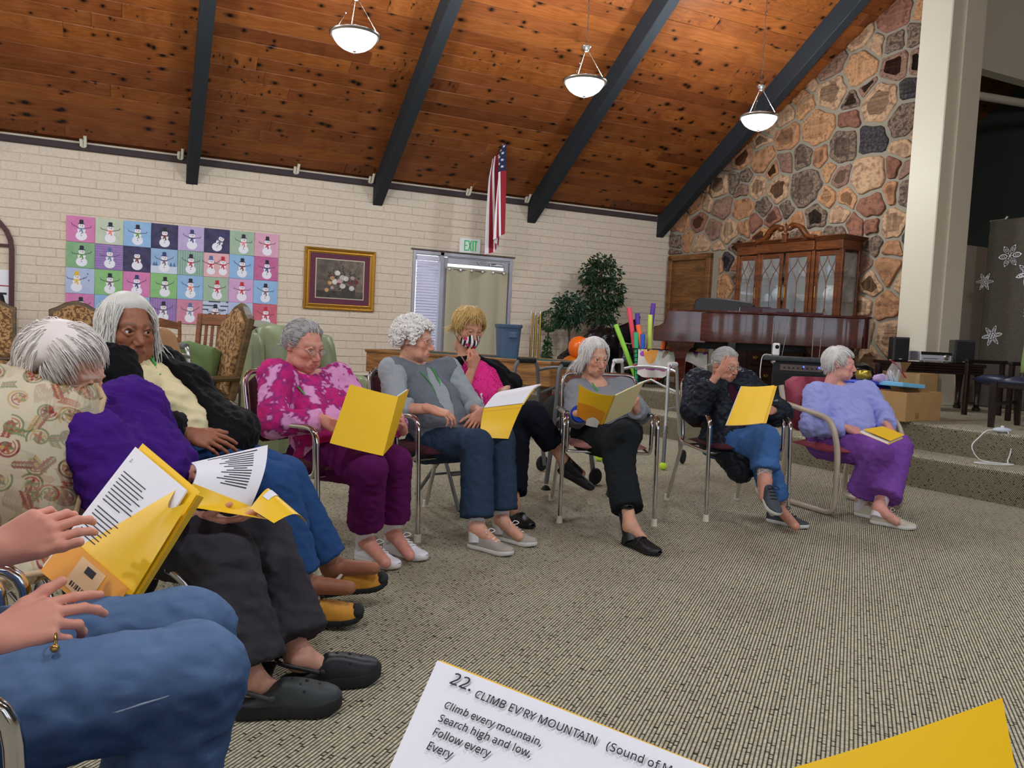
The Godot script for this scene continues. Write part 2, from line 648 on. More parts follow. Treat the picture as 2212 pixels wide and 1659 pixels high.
func brick_wall() -> void:
	# the core of the wall, with an opening for the glazed door
	var g := MB.new()
	var z := WALL_Z - 0.15
	g.box(Vector3(-1.355, 1.55, z), Vector3(9.69, 3.1, 0.29))
	g.box(Vector3(6.97, 1.55, z), Vector3(3.86, 3.1, 0.29))
	g.box(Vector3(4.265, 2.64, z), Vector3(1.55, 0.93, 0.29))
	var w := struct("wall_back", g, M.joint_paint, "cream painted brick wall")
	var hs := 0.1063
	var shapes := []
	var r := RandomNumberGenerator.new()
	r.seed = 11
	for i in 5:
		var b := MB.new()
		b.box(Vector3.ZERO, Vector3(0.403, 0.1005, 0.03), 0.004)
		var m := b.v
		for q in m.size():
			m[q] += Vector3(0, r.randf_range(-0.0006, 0.0006), 0)
		b.v = m
		shapes.append(b.done())
	var rest := MB.new()
	var n := 0
	for row in 28:
		var x := -6.0 + (0.205 if row % 2 else 0.0) - 0.41 + r.randf_range(-0.03, 0.03)
		var y := 0.053 + row * hs
		while x < 7.86:
			x += 0.41
			var a := x - 0.2015
			var e := x + 0.2015
			if a > 7.85:
				break
			e = minf(e, 7.862)
			if y < 2.19 and e > 3.49 and a < 5.04:
				if a < 3.45:
					e = 3.485
				elif e > 5.08:
					a = 5.045
				else:
					continue
			if e - a < 0.05:
				continue
			var off := r.randf_range(-0.0025, 0.0028)
			var t := Transform3D(Basis(Vector3(0, 0, 1), r.randf_range(-0.004, 0.004)) * Basis(Vector3(1, 0, 0), r.randf_range(-0.008, 0.008)), Vector3((a + e) * 0.5, y, WALL_Z - 0.0125 + off))
			t.basis = t.basis.scaled_local(Vector3((e - a) / 0.403, 1, 1))
			if n < 300 and a > -1.5 and a < 6.2 and y > 1.0 and (y > 2.2 or a > 1.6 or a < -0.85):
				part("brick", shapes[n % 5], M.brick_paint, w, t)
				n += 1
			else:
				rest.add_mesh(shapes[row % 5], t)
	var o := part("brick_courses", rest, M.brick_paint, w)
	o.set_meta("kind", "stuff")
	# dark board under the ceiling
	g = MB.new()
	g.box(Vector3(0.93, 3.02, WALL_Z + 0.015), Vector3(13.86, 0.075, 0.05), 0.006)
	struct("trim_1", g, M.fascia, "dark purple-brown board along the top of the brick wall")

func ceiling() -> void:
	var g := MB.new()
	var up := Vector3(0, cos(atan(SLOPE)), -sin(atan(SLOPE)))
	for s in 2:
		var z0 := -11.2 if s == 0 else RIDGE_Z
		var z1 := RIDGE_Z if s == 0 else 3.0
		var y0 := EAVE + SLOPE * (z0 - WALL_Z) if s == 0 else ceil_y(RIDGE_Z)
		var y1 := ceil_y(RIDGE_Z) if s == 0 else ceil_y(3.0)
		var a := [Vector3(-6.3, y0 + 0.03, z0), Vector3(12.0, y0 + 0.03, z0), Vector3(12.0, y1 + 0.03, z1), Vector3(-6.3, y1 + 0.03, z1)]
		var mid := Vector3(3, (y0 + y1) * 0.5 + 0.1, (z0 + z1) * 0.5)
		var uv := []
		for p: Vector3 in a:
			uv.append(Vector2(p.x / 3.2, p.z / 1.6))
		g.face(a, mid, uv)
		var b := []
		for p: Vector3 in a:
			b.append(p + Vector3(0, 0.15, 0))
		g.face(b, mid, uv)
	var w := struct("ceiling", g, M.pine_2, "knotty pine plank ceiling")
	var bays := [-1.79, 0.57, 2.95, 5.32, 7.66, 8.9]
	var r := RandomNumberGenerator.new()
	r.seed = 3
	var along := Vector3(0, SLOPE, 1).normalized()
	var pw := 0.182
	var shapes := []
	for i in 10: # each shape shows another piece of the board texture
		var m := MB.new()
		m.slab(PackedVector2Array([Vector2(-0.5, -pw * 0.5), Vector2(0.5, -pw * 0.5), Vector2(0.5, pw * 0.5), Vector2(-0.5, pw * 0.5)]), -0.02, 0.0, 0.004)
		var uv := m.uv
		var ou := r.randf()
		var ov := i * 0.1
		for q in uv.size():
			uv[q] = Vector2(m.v[q].x * 0.72 + ou, m.v[q].y * 0.45 + ov)
		m.uv = uv
		shapes.append(m.done())
	var count := 0
	for row in 27:
		var s := 0.1 + pw * (row + 0.5)
		for b in bays.size() - 1:
			var cuts := [bays[b], bays[b + 1]]
			if r.randf() < 0.42:
				cuts.insert(1, lerpf(bays[b], bays[b + 1], r.randf_range(0.2, 0.8)))
			for c in cuts.size() - 1:
				var l: float = cuts[c + 1] - cuts[c] - 0.002
				var t := Transform3D(Basis(Vector3.RIGHT * l, along, Vector3.RIGHT.cross(along)), Vector3((cuts[c] + cuts[c + 1]) * 0.5, EAVE, WALL_Z) + along * s + Vector3(0, 0, 0))
				# slab front faces +z of its own axes: turn it to look down into the hall
				t.basis = Basis(Vector3.RIGHT * l, -along, Vector3.RIGHT.cross(-along))
				t.origin.y += r.randf_range(0.0, 0.003)
				if count < 300:
					part("plank", shapes[r.randi() % 10], M["pine_%d" % [0, 1, 2, 3, 0, 5, 1, 4, 2, 5, 3][r.randi() % 11]], w, t)
					count += 1
	# beams
	var k := 0
	for x in [-4.15, -1.79, 0.57, 2.95, 5.32, 7.66]:
		for s in 2:
			k += 1
			var m := MB.new()
			var z1 := RIDGE_Z
			var z0 := WALL_Z if s == 0 else 2.6
			var d := 0.33
			m.slab(PackedVector2Array([Vector2(z0, ceil_y(z0) - d), Vector2(z1, ceil_y(z1) - d), Vector2(z1, ceil_y(z1) + 0.02), Vector2(z0, ceil_y(z0) + 0.02)]), -0.068, 0.068, 0.006)
			struct("roof_beam", m, M.beam_black, "dark painted rafter under the pine ceiling", Transform3D(Basis(Vector3(0, 0, 1), Vector3(0, 1, 0), Vector3(-1, 0, 0)), Vector3(x, 0, 0)))

func clip_poly(poly: PackedVector2Array, n: Vector2, c: float) -> PackedVector2Array:
	var out := PackedVector2Array()
	for i in poly.size():
		var a := poly[i]
		var b := poly[(i + 1) % poly.size()]
		var da := n.dot(a) - c
		var db := n.dot(b) - c
		if da <= 0.0:
			out.append(a)
		if (da < 0.0) != (db < 0.0) and absf(da - db) > 1e-9:
			out.append(a.lerp(b, da / (da - db)))
	return out

func stone_wall() -> void:
	var g := MB.new()
	var top := func(t: float) -> float: return EAVE + SLOPE * STONE_ALONG.z * t
	var L := 4.6
	g.slab(PackedVector2Array([Vector2(0, 0), Vector2(L, 0), Vector2(L, top.call(L)), Vector2(0, top.call(0.0))]), -0.3, 0.0)
	var w := struct("wall_right", g, M.mortar, "wall of irregular tan and brown fieldstones", stone_t())
	var r := RandomNumberGenerator.new()
	r.seed = 42
	var seeds := []
	var rad := []
	for tries in 6000:
		var rr: float = [0.10, 0.13, 0.16, 0.19, 0.22, 0.25][r.randi() % 6]
		var p := Vector2(r.randf_range(0, L), r.randf_range(0.4, 6.2))
		if p.y > top.call(p.x) + 0.05:
			continue
		var ok := true
		for i in seeds.size():
			if seeds[i].distance_to(p) < (rad[i] + rr) * 0.86:
				ok = false
				break
		if ok:
			seeds.append(p)
			rad.append(rr)
	var count := 0
	for i in seeds.size():
		var p: Vector2 = seeds[i]
		var poly := PackedVector2Array([p + Vector2(-0.6, -0.6), p + Vector2(0.6, -0.6), p + Vector2(0.6, 0.6), p + Vector2(-0.6, 0.6)])
		for j in seeds.size():
			if j == i or seeds[j].distance_to(p) > 1.2:
				continue
			var d: Vector2 = seeds[j] - p
			var l: float = d.length()
			var at: float = (l * l + rad[i] * rad[i] - rad[j] * rad[j]) / (2.0 * l)
			poly = clip_poly(poly, d / l, (d / l).dot(p) + at - 0.012)
			if poly.size() < 3:
				break
		if poly.size() < 3:
			continue
		poly = clip_poly(poly, Vector2(-1, 0), -0.005)
		poly = clip_poly(poly, Vector2(1, 0), L)
		poly = clip_poly(poly, Vector2(0, -1), -(STAGE_Y + 0.01))
		poly = clip_poly(poly, Vector2(-0.529, 0.8486), Vector2(-0.529, 0.8486).dot(Vector2(0, EAVE - 0.01)))
		# the door in the corner
		if poly.size() < 3:
			continue
		var m := Vector2.ZERO
		for q in poly:
			m += q
		m /= poly.size()
		if m.x < 1.12 and m.y < 2.47:
			if m.x > 1.0:
				poly = clip_poly(poly, Vector2(-1, 0), -1.13)
			else:
				if m.y < 2.25:
					continue
				poly = clip_poly(poly, Vector2(0, -1), -2.47)
		elif m.x < 1.3 and m.y < 2.47:
			poly = clip_poly(poly, Vector2(-1, 0), -1.13)
		elif m.x < 1.13:
			poly = clip_poly(poly, Vector2(0, -1), -2.47)
		if poly.size() < 3:
			continue
		m = Vector2.ZERO
		for q in poly:
			m += q
		m /= poly.size()
		var reach := 0.0
		for q in poly:
			reach = maxf(reach, q.distance_to(m))
		if reach < 0.05:
			continue
		# split long edges, jitter, cut corners once
		var ring := PackedVector2Array()
		for q in poly.size():
			var a := poly[q]
			var b := poly[(q + 1) % poly.size()]
			var l := a.distance_to(b)
			if l < 0.03:
				ring.append((a + b) * 0.5)
				continue
			ring.append(a.lerp(b, 0.13))
			if l > 0.18:
				ring.append(a.lerp(b, 0.5) + (m - a.lerp(b, 0.5)).normalized() * r.randf_range(-0.004, 0.022))
			ring.append(a.lerp(b, 0.87))
		for q in ring.size():
			ring[q] = m + (ring[q] - m) * r.randf_range(0.93, 1.0)
		var h := r.randf_range(0.02, 0.055)
		var s := MB.new()
		var rows := []
		for e in [[1.0, -0.01], [0.99, h * 0.55], [0.93, h * 0.92], [0.62, h]]:
			var row := PackedVector3Array()
			for q in ring.size():
				var v2: Vector2 = m + (ring[q] - m) * e[0]
				row.append(Vector3(v2.x, v2.y, e[1] + (r.randf_range(-0.006, 0.006) if e[0] < 0.95 else 0.0)))
			rows.append(row)
		s.loft(rows)
		var kind: int = [0, 0, 1, 1, 2, 2, 3, 4, 4, 5, 5, 0, 7, 0, 2][r.randi() % 15]
		if count < 300:
			part("stone", s, M["stone_%d" % kind], w)
		count += 1

func stage_edge(t: float, off: float, y := 0.0) -> Vector3: # along the stage front from the brick wall
	var e0 := Vector3(4.767, 0, -10.9)
	return e0 + STONE_ALONG * t - STONE_OUT * off + Vector3(0, y, 0)

func stage() -> void:
	var prof := []
	var r := 0.035
	var arc := func(cx: float, cy: float) -> void:
		for k in 7:
			var a := PI - k * PI / 12.0
			prof.append(Vector2(cx + cos(a) * r, cy + sin(a) * r))
	prof.append(Vector2(0, 0))
	arc.call(r, 0.255 - r)
	prof.append(Vector2(0.38, 0.255))
	arc.call(0.38 + r, STAGE_Y - r)
	prof.append(Vector2(7.5, STAGE_Y))
	var g := MB.new()
	var rows := []
	var len := 0.0
	var uvs := []
	for i in prof.size():
		if i:
			len += prof[i].distance_to(prof[i - 1])
		rows.append(PackedVector3Array([stage_edge(13.5, prof[i].x, prof[i].y), stage_edge(-0.3, prof[i].x, prof[i].y)]))
		uvs.append(len)
	# texture ribs run at 45 degrees across the cloth
	for part_kind in 2:
		g = MB.new()
		for i in rows.size() - 1:
			var riser: bool = absf(prof[i + 1].y - prof[i].y) > 0.008
			if riser != (part_kind == 1):
				continue
			var f := g.v.size()
			for q in 2:
				for j in 2:
					var d: Vector2 = prof[i + 1] - prof[i]
					var nn := STONE_OUT * d.normalized().y + Vector3.UP * d.normalized().x
					var u := uvs[i + q] as float
					var t := 13.5 if j == 0 else -0.3
					g.vert(rows[i + q][j], nn, Vector2(u * 0.7 + t * 0.7, u * 0.7 - t * 0.7) / 0.547)
			g.tri(f, f + 3, f + 1)
			g.tri(f, f + 2, f + 3)
		if part_kind == 0:
			struct("stage", g, M.carpet, "carpeted two-step stage in front of the stone wall")
		else:
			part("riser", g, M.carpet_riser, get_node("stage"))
# ---------------------------------------------------------------- pendant lamps
func pendants() -> void:
	var glass := mat("lamp_glass", c8(250, 248, 252), 0.4)
	glass.emission_enabled = true
	glass.emission = Color(0.97, 0.95, 1.0)
	glass.emission_energy_multiplier = 3.0
	var src: Node3D = null
	var where := []
	for z in [-7.2, -1.2]:
		for i in 6:
			where.append(Vector3([-5.4, -3.0, -0.63, 1.69, 4.04, 6.32][i], 3.63, z))
	for i in where.size():
		var p: Vector3 = where[i]
		var lab := "unlit-side alabaster bowl pendant lamp above the far half of the hall"
		if i == 3:
			lab = "leftmost glowing bowl pendant lamp, cut by the top edge"
		elif i == 4:
			lab = "middle of the three glowing bowl pendant lamps, hanging above the flag"
		elif i == 5:
			lab = "glowing bowl pendant lamp farthest right, hanging in front of the stone wall beam"
		else:
			lab = "glowing bowl pendant lamp on a chain, one of those outside the picture"
		var canopy := ceil_y(p.z) - p.y
		var o := thing("pendant_lamp", lab, "lamp", p, 0.0, "bowl pendant lamps" if i > 2 and i < 6 else "bowl pendant lamps out of view")
		var m := MB.new()
		m.lathe([Vector2(0.0, -0.135), Vector2(0.06, -0.13), Vector2(0.11, -0.108), Vector2(0.155, -0.075), Vector2(0.185, -0.035), Vector2(0.2, 0.0), Vector2(0.194, 0.0), Vector2(0.18, -0.03), Vector2(0.15, -0.067), Vector2(0.1, -0.1), Vector2(0.0, -0.125)], 28)
		part("glass_bowl", m, M.lamp_glass, o)
		m = MB.new()
		m.lathe([Vector2(0.196, -0.008), Vector2(0.212, -0.01), Vector2(0.224, 0.002), Vector2(0.226, 0.014), Vector2(0.216, 0.024), Vector2(0.2, 0.028), Vector2(0.196, 0.02), Vector2(0.196, -0.008)], 32)
		part("rim", m, M.nickel, o)
		m = MB.new()
		m.lathe([Vector2(0, -0.165), Vector2(0.008, -0.16), Vector2(0.011, -0.15), Vector2(0.007, -0.142), Vector2(0.018, -0.137), Vector2(0.014, -0.128), Vector2(0, -0.126)], 12)
		part("finial", m, M.nickel, o)
		for k in 3:
			var a := TAU * k / 3.0 + 0.5
			var d := Vector3(cos(a), 0, sin(a))
			m = MB.new()
			m.tube([d * 0.205 + Vector3(0, 0.02, 0), d * 0.03 + Vector3(0, 0.3, 0)], 0.0035, 6)
			m.ball(d * 0.207 + Vector3(0, 0.022, 0), Vector3.ONE * 0.009, Basis(), 8, 6)
			m.ball(d * 0.118 + Vector3(0, 0.16, 0), Vector3(0.006, 0.008, 0.006), Basis(), 8, 6)
			m.tube([d * 0.03 + Vector3(0, 0.3, 0), d * 0.036 + Vector3(0, 0.315, 0), d * 0.024 + Vector3(0, 0.325, 0), d * 0.02 + Vector3(0, 0.305, 0)], 0.003, 6)
			part("rod", m, M.nickel, o)
		m = MB.new()
		m.lathe([Vector2(0, 0.3), Vector2(0.02, 0.305), Vector2(0.03, 0.33), Vector2(0.048, 0.345), Vector2(0.05, 0.356), Vector2(0.03, 0.362), Vector2(0.016, 0.375), Vector2(0, 0.38)], 18)
		part("hub", m, M.nickel, o)
		m = MB.new()
		var y := 0.375
		var k2 := 0
		while y < canopy - 0.03:
			var bs := Basis(Vector3.UP, PI * 0.5 * (k2 % 2))
			var link := []
			for q in 9:
				var a := TAU * q / 8.0
				link.append(Vector3(0, y + 0.02, 0) + bs * Vector3(sin(a) * 0.008, cos(a) * 0.02, 0))
			m.tube(link, 0.0022, 4, false)
			y += 0.034
			k2 += 1
		m.tube([Vector3(0.003, 0.37, 0.003), Vector3(0.003, canopy, 0.003)], 0.002, 4)
		part("chain", m, M.dull_steel, o)
		m = MB.new()
		m.lathe([Vector2(0, canopy - 0.05), Vector2(0.012, canopy - 0.048), Vector2(0.03, canopy - 0.03), Vector2(0.06, canopy - 0.012), Vector2(0.062, canopy + 0.03), Vector2(0, canopy + 0.03)], 18)
		part("canopy", m, M.nickel, o)
		var l := OmniLight3D.new()
		l.name = "bulb_light"
		l.position = Vector3(0, -0.03, 0)
		l.light_color = Color(0.92, 0.96, 1.0)
		l.light_energy = LAMP_E
		l.light_size = 0.1
		l.omni_range = 22.0
		l.omni_attenuation = 2.0
		l.shadow_enabled = true
		o.add_child(l)
# ---------------------------------------------------------------- things on and in the walls
func exit_door() -> void:
	var z := WALL_Z
	var al := mat("frame_grey", c8(172, 168, 176), 0.4, 0.35)
	var d := Node3D.new()
	d.name = "door_1"
	add_child(d)
	d.set_meta("kind", "structure")
	d.set_meta("label", "glazed exit door with sidelight in a grey metal frame")
	var g := MB.new()
	for e in [[3.49, 3.535, 0, 2.175], [3.895, 3.955, 0, 2.175], [4.995, 5.04, 0, 2.175]]:
		g.box(Vector3((e[0] + e[1]) * 0.5, (e[2] + e[3]) * 0.5, z - 0.03), Vector3(e[1] - e[0], e[3] - e[2], 0.1), 0.004)
	g.box(Vector3(4.265, 2.15, z - 0.03), Vector3(1.46, 0.05, 0.1), 0.004)
	g.box(Vector3(3.71, 0.12, z - 0.03), Vector3(0.37, 0.24, 0.08), 0.004)
	part("door_frame", g, al, d)
	g = MB.new()
	for x in [3.99, 4.96]:
		g.box(Vector3(x, 1.06, z - 0.05), Vector3(0.07, 2.1, 0.045), 0.004)
	for y in [0.12, 2.075]:
		g.box(Vector3(4.475, y, z - 0.05), Vector3(0.9, 0.2 if y < 1 else 0.09, 0.045), 0.004)
	part("door_leaf", g, al, d)
	var gl := mat("pane_glass", Color(0.9, 0.95, 0.97, 0.08), 0.02)
	gl.transparency = BaseMaterial3D.TRANSPARENCY_ALPHA
	g = MB.new()
	g.box(Vector3(4.475, 1.13, z - 0.055), Vector3(0.9, 1.8, 0.006))
	part("glass_pane", g, gl, d)
	g = MB.new()
	g.box(Vector3(3.715, 1.2, z - 0.06), Vector3(0.36, 1.9, 0.006))
	part("glass_pane", g, gl, d)
	# closer with its arm
	g = MB.new()
	g.box(Vector3(4.78, 2.055, z + 0.0), Vector3(0.2, 0.05, 0.045), 0.01)
	g.tube([Vector3(4.76, 2.07, z + 0.03), Vector3(4.62, 2.06, z + 0.1), Vector3(4.5, 2.1, z + 0.03)], 0.009, 6)
	part("door_closer", g, M.aluminium, d)
	g = MB.new()
	g.box(Vector3(4.265, 2.19, z + 0.012), Vector3(1.62, 0.018, 0.03), 0.003)
	part("door_trim", g, mat("brown_bead", c8(96, 86, 76), 0.7), d)
	# blind in the sidelight
	var bl := thing("window_blind", "white venetian blind in the narrow sidelight left of the exit door", "blind", Vector3(3.715, 2.02, z - 0.005))
	var wb := mat("blind_white", c8(214, 210, 226), 0.55)
	wb.backlight = Color(0.35, 0.34, 0.42)
	g = MB.new()
	g.box(Vector3(0, 0.055, 0.0), Vector3(0.345, 0.065, 0.05), 0.006)
	part("headrail", g, wb, bl)
	g = MB.new()
	for i in 44:
		g.box(Vector3(rng.randf_range(-0.003, 0.003), -0.005 - i * 0.0405, 0.0), Vector3(0.325, 0.0022, 0.047), 0.0, rot(58, 0, rng.randf_range(-0.4, 0.4)))
	var sl := part("slats", g, wb, bl)
	sl.set_meta("kind", "stuff")
	for x in [-0.1, 0.1]:
		g = MB.new()
		g.tube([Vector3(x, 0.03, 0.026), Vector3(x, -1.78, 0.026)], 0.0012, 4)
		part("cord", g, M.cable_white, bl)
	# curtain on the door
	var cu := thing("door_curtain", "beige grommet curtain hanging over the glass of the exit door", "curtain", Vector3(4.475, 1.98, z + 0.015))
	var cb := mat("curtain_beige", c8(176, 168, 142), 0.9)
	cb.backlight = Color(0.1, 0.095, 0.08)
	g = MB.new()
	var rows := []
	for i in 21:
		var r := PackedVector3Array()
		for j in 61:
			var u := j / 60.0
			var y := -i * 0.094
			var amp := 0.012 + 0.004 * i / 20.0
			r.append(Vector3(-0.485 + u * 0.97, y, 0.012 + sin(u * TAU * 3.0 + 0.6) * amp + sin(u * 41.0 + i * 0.1) * 0.002))
		rows.append(r)
	rows.reverse()
	g.sheet(rows, 0.002)
	part("cloth", g, cb, cu)
	g = MB.new()
	g.tube([Vector3(-0.5, -0.035, 0.012), Vector3(0.5, -0.035, 0.012)], 0.006, 8)
	part("rod", g, M.dull_steel, cu)
	for i in 3:
		for s in 2:
			var x := -0.45 + i * 0.345 + s * 0.175
			g = MB.new()
			var ring := []
			for k in 13:
				ring.append(Vector3(x + cos(TAU * k / 12.0) * 0.021, -0.035 + sin(TAU * k / 12.0) * 0.021, 0.03))
			g.tube(ring, 0.005, 6, false)
			part("grommet", g, M.nickel, cu)
			g = MB.new()
			g.slab(circle(0.0165, 16), 0.026, 0.03)
			part("grommet_eye", g, mat("eye_white", c8(240, 238, 240), 0.5) if not M.has("eye_white") else M.eye_white, cu, T(Vector3(x, -0.035, 0)))
	# exit sign
	var ex := thing("exit_sign", "white EXIT sign with green letters above the glazed door", "sign", Vector3(4.333, 2.192, z))
	g = MB.new()
	g.box(Vector3(0, 0.108, 0.028), Vector3(0.325, 0.216, 0.05), 0.008)
	part("housing", g, M.white_plastic, ex)
	var gr := mat("exit_green", c8(18, 168, 82), 0.5)
	gr.emission_enabled = true
	gr.emission = c8(10, 150, 70)
	gr.emission_energy_multiplier = 0.35
	var gs := 0.027
	var letter := func(x: float, bars: Array) -> void:
		var m := MB.new()
		for b in bars:
			m.box(Vector3(x + b[0], 0.108 + b[1], 0.056), Vector3(b[2], b[3], 0.006), 0.0, Basis(Vector3.BACK, b[4] if b.size() > 4 else 0.0))
		part("letter", m, gr, ex)
	letter.call(-0.068, [[-0.022, 0, 0.014, 0.15], [0.003, 0.067, 0.046, 0.015], [0.0, 0, 0.04, 0.015], [0.003, -0.067, 0.046, 0.015]])
	letter.call(-0.008, [[0, 0, 0.014, 0.156, 0.29], [0, 0, 0.014, 0.156, -0.29]])
	letter.call(0.04, [[0, 0, 0.014, 0.15]])
	letter.call(0.083, [[0, 0, 0.014, 0.15], [0, 0.067, 0.05, 0.015]])

func circle(r: float, n := 20, sy := 1.0) -> PackedVector2Array:
	var p := PackedVector2Array()
	for k in n:
		p.append(Vector2(cos(TAU * k / n) * r, sin(TAU * k / n) * r * sy))
	return p

func disc(im: Image, c: Vector2, r: Vector2, q: Color, turn := 0.0) -> void:
	var b := maxf(r.x, r.y) + 1.0
	for y in range(maxi(0, int(c.y - b)), mini(im.get_height(), int(c.y + b) + 1)):
		for x in range(maxi(0, int(c.x - b)), mini(im.get_width(), int(c.x + b) + 1)):
			var d := (Vector2(x, y) - c).rotated(-turn)
			var e := Vector2(d.x / r.x, d.y / r.y).length()
			var k := clampf((1.0 - e) * minf(r.x, r.y) + 0.5, 0.0, 1.0)
			if k > 0.0:
				im.set_pixel(x, y, im.get_pixel(x, y).lerp(q, k * q.a))

func stroke(im: Image, a: Vector2, b: Vector2, w: float, q: Color) -> void:
	var n := int(a.distance_to(b) / maxf(0.6, w * 0.5)) + 1
	for i in n + 1:
		disc(im, a.lerp(b, float(i) / n), Vector2(w, w) * 0.5, q)

func wall_pictures() -> void:
	# roses in a gilt frame
	var at := Vector3(2.463, 1.679, WALL_Z + 0.004)
	var o := thing("framed_painting", "gilt framed painting of a rose bouquet with a plum mat on the brick wall", "painting", at)
	var w := 0.965
	var h := 0.826
	var gold := mat("gilt", c8(176, 128, 44), 0.38, 0.65)
	var fw := 0.075
	var prof := [Vector2(0, 0), Vector2(0, 0.03), Vector2(0.012, 0.042), Vector2(0.03, 0.036), Vector2(0.04, 0.026), Vector2(0.058, 0.03), Vector2(0.066, 0.022), Vector2(fw, 0.02), Vector2(fw, 0)]
	var g := MB.new()
	for s in 4:
		var rows := []
		var hw := w * 0.5 if s % 2 == 0 else h * 0.5
		var hh := h * 0.5 if s % 2 == 0 else w * 0.5
		var bs := Basis(Vector3.BACK, s * PI * 0.5)
		for e: Vector2 in prof:
			rows.append(PackedVector3Array([bs * Vector3(-hw + e.x, hh - e.x, e.y), bs * Vector3(hw - e.x, hh - e.x, e.y)]))
		for i in rows.size() - 1:
			g.face([rows[i][0], rows[i + 1][0], rows[i + 1][1], rows[i][1]])
		# beads along the outer moulding
		var n := 34
		for k in n:
			g.ball(bs * Vector3(lerpf(-hw + 0.02, hw - 0.02, (k + 0.5) / n), hh - 0.02, 0.04), Vector3(0.009, 0.006, 0.005), bs, 6, 4)
	part("frame", g, gold, o)
	g = MB.new()
	g.box(Vector3(0, 0, 0.009), Vector3(w - 0.12, h - 0.12, 0.016))
	part("mat_board", g, mat("plum_mat", c8(98, 44, 64), 0.8), o)
	var im := Image.create(256, 208, false, Image.FORMAT_RGB8)
	var nz := FastNoiseLite.new()
	nz.frequency = 0.02
	for y in 208:
		for x in 256:
			var l := 0.30 + 0.12 * nz.get_noise_2d(x, y) + 0.10 * x / 256.0 - 0.14 * (1.0 if y > 168 else 0.0)
			im.set_pixel(x, y, Color(l * 1.12, l * 0.94, l * 0.8))
	var r := RandomNumberGenerator.new()
	r.seed = 6
	disc(im, Vector2(175, 172), Vector2(38, 34), Color(0.2, 0.19, 0.13))
	for i in 170:
		var p := Vector2(140 + r.randfn(0, 38), 105 + r.randfn(0, 30))
		disc(im, p, Vector2(r.randf_range(3, 8), r.randf_range(2, 5)), Color(0.13 + r.randf() * 0.08, 0.15 + r.randf() * 0.07, 0.09), r.randf() * 3.0)
	var roses := [[112, 70, 16, 0], [140, 95, 17, 0], [100, 118, 17, 0], [128, 112, 16, 1], [160, 98, 15, 0], [142, 140, 16, 0], [192, 150, 15, 0], [196, 92, 11, 1], [84, 100, 12, 2], [72, 126, 12, 2], [214, 116, 14, 3], [86, 152, 10, 1], [56, 166, 12, 2], [182, 120, 11, 3], [118, 130, 9, 3], [78, 84, 8, 3]]
	for e in roses:
		var base: Color = [Color(0.93, 0.88, 0.86), Color(0.85, 0.68, 0.68), Color(0.86, 0.66, 0.42), Color(0.48, 0.16, 0.18)][e[3]]
		disc(im, Vector2(e[0], e[1]), Vector2(e[2], e[2] * 0.9), base.darkened(0.18))
		for k in 12:
			var a := r.randf() * TAU
			disc(im, Vector2(e[0], e[1]) + Vector2(cos(a), sin(a)) * e[2] * r.randf_range(0.1, 0.75), Vector2(e[2] * 0.42, e[2] * 0.22), base.darkened(r.randf_range(0.0, 0.25)), a + 1.57)
	var cm := mat("rose_canvas", Color.WHITE, 0.5)
	cm.albedo_texture = ImageTexture.create_from_image(im)
	g = MB.new()
	g.box(Vector3(0, 0.005, 0.018), Vector3(0.665, 0.535, 0.006))
	part("inner_bead", g, mat("silver_bead", c8(190, 178, 150), 0.4, 0.4), o)
	g = MB.new()
	g.face([Vector3(-0.32, -0.25, 0.022), Vector3(0.32, -0.25, 0.022), Vector3(0.32, 0.26, 0.022), Vector3(-0.32, 0.26, 0.022)], null, [Vector2(0, 1), Vector2(1, 1), Vector2(1, 0), Vector2(0, 0)])
	part("canvas", g, cm, o)
	# arched window-style frame at the left edge
	at = Vector3(-1.765, 1.2, WALL_Z + 0.006)
	o = thing("arched_frame", "burgundy arched window-style wooden frame at the left edge of the brick wall", "frame", at)
	var outer := PackedVector2Array()
	g = MB.new()
	var path := [Vector3(0.42, -0.62, 0.02), Vector3(0.42, 0.56, 0.02)]
	for k in 13:
		path.append(Vector3(cos(PI * k / 12.0) * 0.42, 0.56 + sin(PI * k / 12.0) * 0.42, 0.02))
	path.append(Vector3(-0.42, -0.62, 0.02))
	var bur := mat("burgundy_wood", c8(74, 26, 30), 0.5)
	for i in path.size() - 1:
		var a: Vector3 = path[i]
		var b: Vector3 = path[i + 1]
		var d := (b - a).normalized()
		var s := d.cross(Vector3.BACK) * 0.026
		g.face([a - s + Vector3(0, 0, 0.02), a + s + Vector3(0, 0, 0.02), b + s + Vector3(0, 0, 0.02), b - s + Vector3(0, 0, 0.02)], (a + b) * 0.5)
		g.face([a + s + Vector3(0, 0, 0.02), a + s - Vector3(0, 0, 0.02), b + s - Vector3(0, 0, 0.02), b + s + Vector3(0, 0, 0.02)], (a + b) * 0.5)
		g.face([a - s + Vector3(0, 0, 0.02), a - s - Vector3(0, 0, 0.02), b - s - Vector3(0, 0, 0.02), b - s + Vector3(0, 0, 0.02)], (a + b) * 0.5)
	part("arch_frame", g, bur, o)
	g = MB.new()
	g.box(Vector3(0, 0.6, 0.02), Vector3(0.82, 0.03, 0.03), 0.003)
	part("crossbar", g, bur, o)
	for a in [40, 90, 140]:
		g = MB.new()
		var d := Vector3(cos(deg_to_rad(a)), sin(deg_to_rad(a)), 0)
		g.box(Vector3(0, 0.58, 0.02) + d * 0.2, Vector3(0.4, 0.02, 0.022), 0.003, Basis(Vector3.BACK, deg_to_rad(a)))
		part("spoke", g, bur, o)
	g = MB.new()
	g.box(Vector3(0, -0.04, 0.02), Vector3(0.02, 1.2, 0.024), 0.003)
	part("mullion", g, bur, o)
	# the poster with a bell inside the frame
	o = thing("bell_poster", "pale poster with a dark bell picture and a red line inside the arched frame", "poster", Vector3(-1.56, 0.96, WALL_Z + 0.006))
	g = MB.new()
